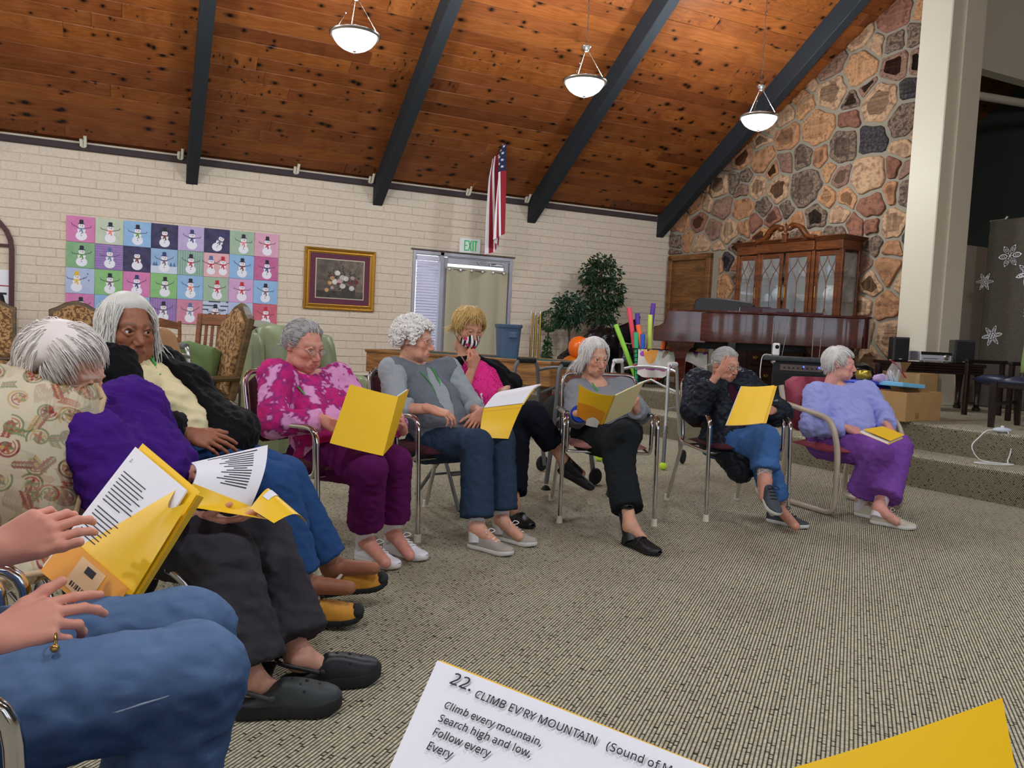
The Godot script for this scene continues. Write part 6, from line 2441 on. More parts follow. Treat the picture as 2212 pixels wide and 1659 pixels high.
	for s in [-1, 1]:
		g.box(Vector3(s * 1.225, 0.785, 0), Vector3(0.07, 0.035, 0.86), 0.008)
	part("body", g, M.oak, o)
	g = MB.new()
	g.box(Vector3(0, 0.79, 0), Vector3(2.36, 0.01, 0.74), 0.002)
	part("felt_top", g, mat("teal_felt", c8(24, 70, 72), 0.8), o)
	for s in [-1, 1]:
		for z in [-0.36, 0.36]:
			g = MB.new()
			g.box(Vector3(s * 1.17, 0.29, z), Vector3(0.1, 0.58, 0.1), 0.01)
			part("leg", g, M.dark_wood, o)
	var tt := o.transform
	o = thing("storage_bin", "tall blue-grey plastic bin standing on the games table by the exit door", "bin")
	o.transform = tt * T(Vector3(0.32, 0.796, -0.2), Basis(Vector3.UP, 0.85))
	g = MB.new()
	var rings := []
	for e in [[0.0, 0.11, 0.11], [0.33, 0.13, 0.13], [0.33, 0.14, 0.14], [0.37, 0.142, 0.142]]:
		var ring := PackedVector3Array()
		for k in 24:
			var a := TAU * k / 24.0
			var q := Vector3(signf(cos(a)) * pow(absf(cos(a)), 0.4) * e[1], e[0], -signf(sin(a)) * pow(absf(sin(a)), 0.4) * e[2])
			ring.append(q)
		rings.append(ring)
	g.loft(rings)
	part("bin_body", g, mat("bin_blue", c8(74, 96, 124), 0.5), o)
	g = MB.new()
	g.box(Vector3(0.02, 0.25, 0.131), Vector3(0.09, 0.06, 0.012), 0.004)
	part("grip", g, M.bin_blue, o)
	for k in 6:
		g = MB.new()
		g.tube([Vector3(0, 0, 0), Vector3(rng.randf_range(-0.01, 0.01), 0.5 + rng.randf_range(-0.02, 0.03), 0)], 0.011, 8)
		solo("metal_rod", g, M.brass if k % 2 else M.chrome, "one of the upright brass and steel rods standing on the games table beside the blue bin", "rod", tt * T(Vector3(0.55 + k * 0.028, 0.8, -0.32 + (k % 2) * 0.04)), "upright rods by the blue bin")

func walker(called: String, label: String, at: Vector3, turn: float, tube_mat: Material, grip_mat: Material, balls: bool, bow: bool) -> Node3D:
	var o := thing(called, label, "walker", at, deg_to_rad(turn))
	for s in [-1, 1]:
		var g := MB.new()
		g.tube(bend([Vector3(s * 0.29, 0.04, -0.23), Vector3(s * 0.265, 0.5, -0.16), Vector3(s * 0.25, 0.87, -0.13), Vector3(s * 0.25, 0.87, 0.07), Vector3(s * 0.262, 0.5, 0.13), Vector3(s * 0.285, 0.1, 0.22)], 0.06, 6), 0.0145, 10)
		part("side_frame", g, tube_mat, o)
		g = MB.new()
		g.tube(bend([Vector3(s * 0.262, 0.47, -0.16), Vector3(s * 0.262, 0.5, -0.1), Vector3(s * 0.262, 0.5, 0.08), Vector3(s * 0.262, 0.47, 0.13)], 0.03), 0.01, 8)
		part("side_brace", g, tube_mat, o)
		g = MB.new()
		g.tube([Vector3(s * 0.25, 0.872, -0.11), Vector3(s * 0.25, 0.872, 0.05)], 0.021, 10)
		part("hand_grip", g, grip_mat, o)
		for e in [[0.285, 0.22], [0.29, -0.23]]:
			g = MB.new()
			g.tube([Vector3(s * e[0], 0.05, e[1]), Vector3(s * (e[0] - 0.016), 0.36, e[1] * 0.78)], 0.0165, 8)
			part("leg_sleeve", g, M.grey_tube, o)
		g = MB.new()
		if balls:
			g.ball(Vector3(s * 0.29, 0.033, -0.23), Vector3.ONE * 0.033, Basis(), 16, 10)
			part("tennis_ball", g, mat("tennis_yellow", c8(196, 232, 60), 0.9) if not M.has("tennis_yellow") else M.tennis_yellow, o)
		else:
			g.lathe([Vector2(0, 0), Vector2(0.035, 0), Vector2(0.03, 0.012), Vector2(0.014, 0.03), Vector2(0, 0.03)], 12, Vector3(s * 0.29, 0, -0.23))
			part("glide", g, M.black_rubber, o)
		g = MB.new()
		g.lathe([Vector2(0.0, -0.012), Vector2(0.055, -0.012), Vector2(0.063, 0), Vector2(0.055, 0.012), Vector2(0, 0.012)], 18, Vector3(s * 0.305, 0.063, 0.22), Basis(Vector3.BACK, PI * 0.5))
		part("wheel", g, M.black_rubber, o)
	var g := MB.new()
	g.tube(curve([Vector3(-0.255, 0.8, 0.09), Vector3(-0.12, 0.83, 0.14), Vector3(0.12, 0.83, 0.14), Vector3(0.255, 0.8, 0.09)], 5), 0.0125, 8)
	g.tube([Vector3(-0.262, 0.62, 0.12), Vector3(0, 0.72, 0.14), Vector3(0.262, 0.62, 0.12)], 0.01, 8)
	part("front_bar", g, tube_mat, o)
	if bow:
		for s in [-1, 1]:
			g = MB.new()
			g.box(Vector3(s * 0.16, 0.835, 0.14), Vector3(0.04, 0.03, 0.03), 0.006)
			part("release_clip", g, mat("clip_red", c8(160, 44, 62), 0.4) if not M.has("clip_red") else M.clip_red, o)
	return o

func walkers() -> void:
	walker("walker", "aluminium walker with a yellow-green tennis ball foot between the two chairs before the steps", Vector3(3.98, 0, -5.75), 124, M.aluminium, M.white_plastic, true, true)
	var o := walker("walker", "grey walker with black grips and a black pouch behind the masked woman's knees", Vector3(2.74, 0, -5.17), 102, M.grey_tube, M.black_rubber, false, false)
	var g := MB.new()
	crumple(g, Vector3(0.2, 0.14, 0.1), 4, 0.12)
	part("pouch", g, mat("pouch_black", c8(26, 25, 28), 0.85), o, T(Vector3(0.05, 0.5, 0.16)))
	g = MB.new()
	crumple(g, Vector3(0.06, 0.03, 0.05), 7, 0.4)
	part("red_scarf", g, mat("scarf_red", c8(120, 24, 56), 0.8), o, T(Vector3(0.12, 0.62, 0.18)))
	var fb := mat("floral_bag", Color.WHITE, 0.9)
	tri_tex(fb, noise_tex(0.05, [[0.3, c8(206, 200, 176)], [0.6, c8(196, 190, 160)], [0.66, c8(120, 130, 86)], [0.74, c8(150, 84, 74)]], 256, FastNoiseLite.TYPE_SIMPLEX_SMOOTH, 2, 9), 3.0)
	o = thing("tote_bag", "small cream flowered tote bag hanging on the grey walker", "bag", Vector3(2.3, 0.42, -5.02), deg_to_rad(20))
	g = MB.new()
	cushion(g, Vector3(0, 0.12, 0), Vector3(0.16, 0.26, 0.07), 0.03)
	part("bag_body", g, fb, o)
	g = MB.new()
	g.tube(curve([Vector3(-0.05, 0.24, 0.03), Vector3(-0.02, 0.36, 0.0), Vector3(0.03, 0.37, 0.0), Vector3(0.05, 0.24, 0.03)], 5), 0.008, 6, true, 0.5)
	part("strap", g, fb, o)
	walker("walker", "silver walker handle beside the tapestry armchair behind the velvet jacket", Vector3(0.05, 0, -5.95), 20, M.aluminium, M.grey_tube, false, false)
# ---------------------------------------------------------------- smooth bodies: a distance field meshed as surface nets
class Blob:
	var kind := PackedInt32Array() # 0 capsule, 1 capsule cut flat at b, 2 ellipsoid, 3 ellipsoid cut away
	var a := PackedVector3Array()
	var b := PackedVector3Array()
	var ra := PackedFloat32Array()
	var rb := PackedFloat32Array()
	var ks := PackedFloat32Array()
	var inv: Array[Basis] = []
	var k := 0.03

	func cap(p: Vector3, q: Vector3, r0: float, r1: float, flat := false, kk := -1.0) -> void:
		kind.append(1 if flat else 0); a.append(p); b.append(q - p); ra.append(r0); rb.append(r1); ks.append(k if kk < 0.0 else kk); inv.append(Basis())

	func ell(c: Vector3, r: Vector3, bs := Basis(), cut := false, kk := -1.0) -> void:
		kind.append(3 if cut else 2); a.append(c); b.append(r); ra.append(maxf(r.x, maxf(r.y, r.z))); rb.append(minf(r.x, minf(r.y, r.z))); ks.append(k if kk < 0.0 else kk); inv.append(bs.inverse())

	func one(i: int, p: Vector3) -> float:
		var pa := p - a[i]
		if kind[i] < 2:
			var ba := b[i]
			var t := pa.dot(ba) / maxf(1e-9, ba.length_squared())
			if kind[i] == 1 and t > 1.0:
				var ax := (t - 1.0) * ba.length()
				return maxf((pa - ba * t).length() - rb[i], ax)
			t = clampf(t, 0.0, 1.0)
			return (pa - ba * t).length() - lerpf(ra[i], rb[i], t)
		var q: Vector3 = inv[i] * pa
		var k0 := (q / b[i]).length()
		var k1 := (q / (b[i] * b[i])).length()
		return k0 * (k0 - 1.0) / k1 if k1 > 1e-6 else -rb[i]

	func eval(p: Vector3, list: PackedInt32Array) -> float:
		var d := 1e3
		for i in list:
			var e := one(i, p)
			var kk := ks[i]
			if kind[i] == 3:
				e = -e
				var h := maxf(kk - absf(d - e), 0.0) / kk
				d = maxf(d, e) + h * h * kk * 0.25
			else:
				var h := maxf(kk - absf(d - e), 0.0) / kk
				d = minf(d, e) - h * h * kk * 0.25
		return d

	func mesh(g: MB, cell: float, paint = null, wrinkle := 0.0, wfreq := 9.0, sd := 1) -> void:
		var lo := Vector3.ONE * 1e6
		var hi := -lo
		for i in kind.size():
			if kind[i] == 3:
				continue
			var r := maxf(ra[i], rb[i])
			lo = lo.min(a[i] - Vector3.ONE * r)
			hi = hi.max(a[i] + Vector3.ONE * r)
			if kind[i] < 2:
				lo = lo.min(a[i] + b[i] - Vector3.ONE * r)
				hi = hi.max(a[i] + b[i] + Vector3.ONE * r)
		lo -= Vector3.ONE * cell * 2.0
		hi += Vector3.ONE * cell * 2.0
		var B := 6
		var nb := Vector3i(((hi - lo) / (cell * B)).ceil())
		var br := cell * B * 0.87
		var nx := nb.x * B + 2
		var ny := nb.y * B + 2
		var at := {} # cell -> vertex
		var pts := PackedVector3Array()
		var edges := PackedInt32Array()
		var N := B + 1
		var val := PackedFloat32Array()
		val.resize(N * N * N)
		for bz in nb.z:
			for by in nb.y:
				for bx in nb.x:
					var o := lo + Vector3(bx, by, bz) * cell * B
					var c := o + Vector3.ONE * cell * B * 0.5
					var list := PackedInt32Array()
					var near := 1e3
					for i in kind.size():
						var e := one(i, c)
						if kind[i] == 3:
							if e < br + ks[i]:
								list.append(i)
						elif e < br * 1.6 + ks[i]:
							list.append(i)
							near = minf(near, e)
					if near > br + 0.03 or near < -br * 1.5 - 0.02:
						continue
					for z in N:
						for y in N:
							for x in N:
								val[x + N * (y + N * z)] = eval(o + Vector3(x, y, z) * cell, list)
					for z in B:
						for y in B:
							for x in B:
								var f := x + N * (y + N * z)
								var v0 := val[f]
								var m := Vector3.ZERO
								var cnt := 0
								var cs := [v0, val[f + 1], val[f + N], val[f + N + 1], val[f + N * N], val[f + N * N + 1], val[f + N * N + N], val[f + N * N + N + 1]]
								var s := 0
								for q in 8:
									if cs[q] < 0.0:
										s += 1
								if s == 0 or s == 8:
									continue
								for e in [[0, 1], [2, 3], [4, 5], [6, 7], [0, 2], [1, 3], [4, 6], [5, 7], [0, 4], [1, 5], [2, 6], [3, 7]]:
									var va: float = cs[e[0]]
									var vb: float = cs[e[1]]
									if (va < 0.0) != (vb < 0.0):
										var t := va / (va - vb)
										var pa := Vector3(e[0] & 1, (e[0] >> 1) & 1, e[0] >> 2)
										var pb := Vector3(e[1] & 1, (e[1] >> 1) & 1, e[1] >> 2)
										m += pa.lerp(pb, t)
										cnt += 1
								var gx := bx * B + x
								var gy := by * B + y
								var gz := bz * B + z
								var id := gx + nx * (gy + ny * gz)
								at[id] = pts.size()
								pts.append(o + (Vector3(x, y, z) + m / cnt) * cell)
								if (cs[0] < 0.0) != (cs[1] < 0.0):
									edges.append(id * 8 + (1 if cs[0] < 0.0 else 0))
								if (cs[0] < 0.0) != (cs[2] < 0.0):
									edges.append(id * 8 + 2 + (1 if cs[0] < 0.0 else 0))
								if (cs[0] < 0.0) != (cs[4] < 0.0):
									edges.append(id * 8 + 4 + (1 if cs[0] < 0.0 else 0))
		var quads := PackedInt32Array()
		var sy := nx
		var sz := nx * ny
		for e in edges:
			var id := e >> 3
			var ax := (e & 7) >> 1
			var u: int = [sy, sz, 1][ax]
			var w: int = [sz, 1, sy][ax]
			var q0 = at.get(id - u - w)
			var q1 = at.get(id - w)
			var q3 = at.get(id - u)
			if q0 == null or q1 == null or q3 == null:
				continue
			var q2: int = at[id]
			if e & 1:
				quads.append_array([q0, q1, q2, q3])
			else:
				quads.append_array([q0, q3, q2, q1])
		var nrm := normals(pts, quads)
		if wrinkle > 0.0:
			var fn := FastNoiseLite.new()
			fn.frequency = 1.0
			fn.seed = sd
			fn.fractal_type = FastNoiseLite.FRACTAL_RIDGED
			fn.fractal_octaves = 2
			for i in pts.size():
				var p := pts[i]
				pts[i] = p + nrm[i] * wrinkle * fn.get_noise_3d(p.x * wfreq, p.y * wfreq * 1.7 + p.x * wfreq * 0.6, p.z * wfreq)
			nrm = normals(pts, quads)
		var first := g.v.size()
		for i in pts.size():
			if paint != null:
				g.c = paint.call(pts[i], nrm[i])
			g.vert(pts[i], nrm[i])
		for i in range(0, quads.size(), 4):
			g.tri(first + quads[i], first + quads[i + 1], first + quads[i + 2])
			g.tri(first + quads[i], first + quads[i + 2], first + quads[i + 3])

	func normals(pts: PackedVector3Array, quads: PackedInt32Array) -> PackedVector3Array:
		var nrm := PackedVector3Array()
		nrm.resize(pts.size())
		for i in range(0, quads.size(), 4):
			var f := (pts[quads[i + 2]] - pts[quads[i]]).cross(pts[quads[i + 3]] - pts[quads[i + 1]])
			for q in 4:
				nrm[quads[i + q]] += f
		for i in nrm.size():
			nrm[i] = nrm[i].normalized()
		return nrm

# ---------------------------------------------------------------- one sculpted head, reused with other proportions
var head_rows := []      # base points in head axes: y up, z forward, x to the person's left; origin between the ears at eye height
var head_tone := []      # per point: x lips, y brow, z rosy

func sculpt_head() -> void:
	var h := Blob.new()
	h.k = 0.03
	h.ell(Vector3(0, 0.024, -0.014), Vector3(0.072, 0.086, 0.094))
	h.ell(Vector3(0, -0.03, 0.020), Vector3(0.059, 0.080, 0.066))
	h.ell(Vector3(0, -0.068, 0.026), Vector3(0.048, 0.036, 0.050), Basis(), false, 0.03)
	h.ell(Vector3(0, -0.094, 0.064), Vector3(0.022, 0.017, 0.017), Basis(), false, 0.02)
	h.cap(Vector3(0, -0.07, -0.02), Vector3(0, -0.14, -0.035), 0.05, 0.05, false, 0.03)
	for s: float in [-1.0, 1.0]:
		h.ell(Vector3(s * 0.043, -0.024, 0.052), Vector3(0.023, 0.021, 0.024), Basis(), false, 0.02)
		h.ell(Vector3(s * 0.043, -0.068, 0.044), Vector3(0.02, 0.024, 0.022), Basis(), false, 0.02)
		h.cap(Vector3(s * 0.010, 0.020, 0.081), Vector3(s * 0.046, 0.021, 0.062), 0.010, 0.009, false, 0.016)
		h.ell(Vector3(s * 0.0315, 0.0, 0.089), Vector3(0.0185, 0.0125, 0.014), Basis(), true, 0.012)
	h.cap(Vector3(0, 0.008, 0.081), Vector3(0, -0.030, 0.101), 0.0085, 0.0105, false, 0.014)
	h.ell(Vector3(0, -0.037, 0.1015), Vector3(0.0125, 0.0115, 0.0125), Basis(), false, 0.008)
	h.ell(Vector3(0, -0.0655, 0.076), Vector3(0.03, 0.02, 0.014), Basis(), false, 0.014)
	for s: float in [-1.0, 1.0]:
		h.ell(Vector3(s * 0.0125, -0.041, 0.090), Vector3(0.008, 0.0075, 0.010), Basis(), false, 0.006)
		h.cap(Vector3(s * 0.018, 0.005, 0.079), Vector3(s * 0.032, 0.0095, 0.0835), 0.0042, 0.0052, false, 0.006)
		h.cap(Vector3(s * 0.032, 0.0095, 0.0835), Vector3(s * 0.047, 0.001, 0.072), 0.0052, 0.004, false, 0.006)
		h.cap(Vector3(s * 0.019, -0.006, 0.079), Vector3(s * 0.033, -0.0105, 0.0815), 0.0036, 0.0044, false, 0.006)
		h.cap(Vector3(s * 0.033, -0.0105, 0.0815), Vector3(s * 0.047, -0.002, 0.071), 0.0044, 0.0034, false, 0.006)
		h.cap(Vector3(s * 0.002, -0.0625, 0.0905), Vector3(s * 0.022, -0.067, 0.080), 0.0046, 0.0028, false, 0.005)
		h.cap(Vector3(0, -0.0735, 0.0895), Vector3(s * 0.020, -0.069, 0.080), 0.0056, 0.003, false, 0.005)
		h.ell(Vector3(s * 0.026, -0.052, 0.0835), Vector3(0.0045, 0.017, 0.006), Basis(Vector3.BACK, s * 0.5), true, 0.008)
		# ear
		h.ell(Vector3(s * 0.074, -0.012, -0.012), Vector3(0.008, 0.030, 0.019), Basis(Vector3.UP, s * 0.45) * Basis(Vector3.RIGHT, -0.2), false, 0.008)
		h.ell(Vector3(s * 0.083, -0.010, -0.006), Vector3(0.006, 0.017, 0.009), Basis(Vector3.UP, s * 0.45), true, 0.006)
	var all := PackedInt32Array()
	for i in h.kind.size():
		all.append(i)
	var nv := 76
	var nu := 104
	var ctr := Vector3(0, -0.012, 0.012)
	for i in nv + 1:
		var t := PI * i / nv
		var th := t + 0.16 * sin(2.0 * t)
		var row := PackedVector3Array()
		var tone := PackedVector3Array()
		for j in nu:
			var w := TAU * j / nu
			var ph := w - 0.52 * sin(w)
			var d := Vector3(sin(th) * sin(ph), cos(th), sin(th) * cos(ph))
			var r := 0.06
			for step in 14:
				var e := h.eval(ctr + d * r, all)
				r -= e * 0.9
				if absf(e) < 0.0004:
					break
			r = clampf(r, 0.03, 0.165)
			# the mouth line
			var p := ctr + d * r
			var crease := exp(-pow((p.y + 0.0683 + 0.012 * pow(absf(p.x) / 0.02, 2.0) * 0.15) / 0.0016, 2.0)) * (1.0 if absf(p.x) < 0.023 and p.z > 0.05 else 0.0)
			p -= d * crease * 0.003
			row.append(p)
			var lips := 0.0
			if p.z > 0.06 and absf(p.x) < 0.026:
				var yy := (p.y + 0.0685) / (0.0105 * sqrt(maxf(0.03, 1.0 - pow(p.x / 0.0255, 2.0))))
				lips = clampf(1.5 - absf(yy) * 1.5, 0.0, 1.0)
			var brow := 0.0
			if p.z > 0.03 and absf(p.x) > 0.010 and absf(p.x) < 0.054:
				brow = clampf(1.4 - absf(p.y - (0.0225 + 0.004 * sin((absf(p.x) - 0.01) / 0.044 * PI))) / 0.0052 * 1.0, 0.0, 1.0)
			var rosy := exp(-(Vector3(absf(p.x), p.y, p.z) - Vector3(0.045, -0.03, 0.07)).length_squared() / 0.0006) + 0.8 * exp(-(p - Vector3(0, -0.037, 0.11)).length_squared() / 0.00035)
			tone.append(Vector3(lips, brow, rosy))
		head_rows.append(row)
		head_tone.append(tone)

# f: {x,y,z scale, jaw, nose, brow colour, lip colour, wrinkle}
func add_head(g: MB, xf: Transform3D, skin: Color, f: Dictionary) -> void:
	var keep := g.xf
	g.xf = xf
	var sc: Vector3 = f.get("scale", Vector3.ONE)
	var jaw: float = f.get("jaw", 0.0)
	var nose: float = f.get("nose", 0.0)
	var old: float = f.get("old", 0.0)
	var browc: Color = f.get("brow", Color(0.5, 0.45, 0.42))
	var lipc: Color = f.get("lip", Color(skin.r * 0.86, skin.g * 0.62, skin.b * 0.62))
	var fn := FastNoiseLite.new()
	fn.seed = int(f.get("seed", 1))
	fn.frequency = 1.0
	fn.fractal_octaves = 3
	var nc: int = head_rows[0].size()
	var rows := []
	for i in head_rows.size():
		var r := PackedVector3Array()
		for p: Vector3 in head_rows[i]:
			var q := p * sc
			var low := smoothstep(-0.02, -0.08, p.y)
			q.x *= 1.0 + jaw * low
			q.z += nose * exp(-(p - Vector3(0, -0.034, 0.102)).length_squared() / 0.0004)
			if old > 0.0 and p.z > 0.0:
				q += p.normalized() * old * 0.0016 * fn.get_noise_3d(p.x * 70.0, p.y * 190.0, p.z * 60.0)
				q.y -= old * 0.004 * exp(-(Vector3(absf(p.x), p.y, p.z) - Vector3(0.05, -0.08, 0.05)).length_squared() / 0.0008)
			r.append(q)
		rows.append(r)
	var first := g.v.size()
	g.c = Color.WHITE
	g.grid(rows, true, Vector2.ONE, true)
	var lin := skin.srgb_to_linear()
	var k := first
	for i in head_rows.size():
		for j in nc:
			var p: Vector3 = head_rows[i][j]
			var t: Vector3 = head_tone[i][j]
			var q := lin * (0.95 + 0.12 * fn.get_noise_3d(p.x * 40.0, p.y * 40.0, p.z * 40.0))
			q = q.lerp(Color(lin.r * 0.95, lin.g * 0.62, lin.b * 0.58), 0.55 * clampf(t.z, 0, 1))
			if old > 0.0 and fn.get_noise_3d(p.x * 55.0 + 9.0, p.y * 55.0, p.z * 55.0) > 0.36:
				q = q.lerp(Color(lin.r * 0.62, lin.g * 0.45, lin.b * 0.36), 0.35 * old)
			q = q.lerp(lipc.srgb_to_linear(), t.x * 0.8)
			q = q.lerp(browc.srgb_to_linear(), t.y * f.get("brow_amount", 0.6))
			g.col[k] = Color(q.r, q.g, q.b)
			k += 1
	g.xf = keep

func add_eyes(o: Node3D, xf: Transform3D, sc: Vector3, iris: Color, look := Vector2.ZERO, lid := 0.0, skin := Color.WHITE) -> void:
	for s: float in [-1.0, 1.0]:
		var g := MB.new()
		var c := Vector3(s * 0.0315, -0.0005, 0.0705) * sc
		g.xf = xf * Transform3D(Basis(Vector3.UP, look.x) * Basis(Vector3.RIGHT, look.y), c)
		var first := 0
		var nv := 20
		var nu := 20
		for i in nv + 1:
			var t := PI * 0.62 * i / nv
			var q := Color(0.80, 0.77, 0.74)
			if t < 0.2:
				q = Color(0.012, 0.01, 0.01)
			elif t < 0.5:
				q = iris.srgb_to_linear()
			g.c = q
			for j in nu + 1:
				var a := TAU * j / nu
				var d := Vector3(sin(t) * cos(a), sin(t) * sin(a), cos(t))
				if lid > 0.0 and (d * 0.0125).y > 0.0105 - lid * 0.02:
					g.c = (skin * 0.9).srgb_to_linear()
				else:
					g.c = q
				g.vert(d * 0.0125, d)
		for i in nv:
			for j in nu:
				var a := first + i * (nu + 1) + j
				g.tri(a, a + nu + 1, a + nu + 2)
				g.tri(a, a + nu + 2, a + 1)
		part("eye", g, M.eye, o)

# hand: origin at the wrist, +z along the fingers, +y the back of the hand, thumb on +x (s = 1) or -x (s = -1)
func add_hand(g: MB, xf: Transform3D, s: float, curl: Array, spread := 0.12, thumb := Vector3(0.55, -0.45, 0.7), size := 1.0, cell := 0.0034) -> void:
	var h := Blob.new()
	h.k = 0.012
	var T3 := func(p: Vector3) -> Vector3: return xf * (Vector3(p.x * s, p.y, p.z) * size)
	var kx := [0.027, 0.009, -0.009, -0.026]
	var kz := [0.083, 0.088, 0.083, 0.074]
	var len := [[0.040, 0.025, 0.021], [0.045, 0.028, 0.022], [0.041, 0.026, 0.021], [0.032, 0.020, 0.018]]
	var rr := [0.0082, 0.0084, 0.008, 0.0068]
	h.cap(T3.call(Vector3(0, 0, -0.03)), T3.call(Vector3(0, 0, 0.012)), 0.024 * size, 0.023 * size)
	for i in 4:
		h.cap(T3.call(Vector3(kx[i] * 0.55, 0.001, 0.008)), T3.call(Vector3(kx[i], 0.003 - absf(kx[i]) * 0.08, kz[i])), 0.0135 * size, 0.0105 * size)
	h.cap(T3.call(Vector3(0.012, -0.008, 0.022)), T3.call(Vector3(0.028, -0.008, 0.05)), 0.015 * size, 0.011 * size)
	h.cap(T3.call(Vector3(-0.016, -0.007, 0.02)), T3.call(Vector3(-0.022, -0.006, 0.055)), 0.013 * size, 0.010 * size)
	for i in 4:
		var p := Vector3(kx[i], 0.003 - absf(kx[i]) * 0.08, kz[i])
		var a := 0.0
		var side: float = kx[i] / 0.027 * spread
		var r: float = rr[i]
		for j in 3:
			a += curl[i] * [1.0, 1.15, 0.7][j]
			var q: Vector3 = p + Vector3(sin(side) * cos(a), -sin(a), cos(side) * cos(a)) * len[i][j]
			h.cap(T3.call(p), T3.call(q), r * size * (1.08 if j == 0 else 1.0), r * 0.9 * size, false, 0.004)
			r *= 0.92
			p = q
	var tp := Vector3(0.02, -0.006, 0.022)
	var td := thumb.normalized()
	var tl := [0.042, 0.032, 0.026]
	var tr := [0.0125, 0.0098, 0.0085]
	var c2: float = curl[4] if curl.size() > 4 else 0.1
	for j in 3:
		var q: Vector3 = tp + td * tl[j]
		h.cap(T3.call(tp), T3.call(q), tr[j] * size, tr[j] * 0.9 * size, false, 0.006)
		tp = q
		td = (td + Vector3(-0.6 * c2, -0.2 * c2, 0.5 * c2)).normalized()
	h.mesh(g, cell * size)

# ---------------------------------------------------------------- hair: an under-shell and many tapered locks
const HAIRLINE := [[0.0, 0.066], [0.5, 0.062], [0.85, 0.04], [1.05, 0.0], [1.25, -0.012], [1.45, 0.022], [1.8, 0.01], [2.05, -0.05], [2.5, -0.075], [3.2, -0.08]]

func hairline(az: float) -> float:
	for i in HAIRLINE.size() - 1:
		if az < HAIRLINE[i + 1][0]:
			return lerpf(HAIRLINE[i][1], HAIRLINE[i + 1][1], (az - HAIRLINE[i][0]) / (HAIRLINE[i + 1][0] - HAIRLINE[i][0]))
	return HAIRLINE[-1][1]

func skull(d: Vector3, lift: float) -> Vector3:
	var c := Vector3(0, 0.024, -0.014)
	var r := Vector3(0.0735, 0.0875, 0.0955)
	return c + d / (d / r).length() + d * lift

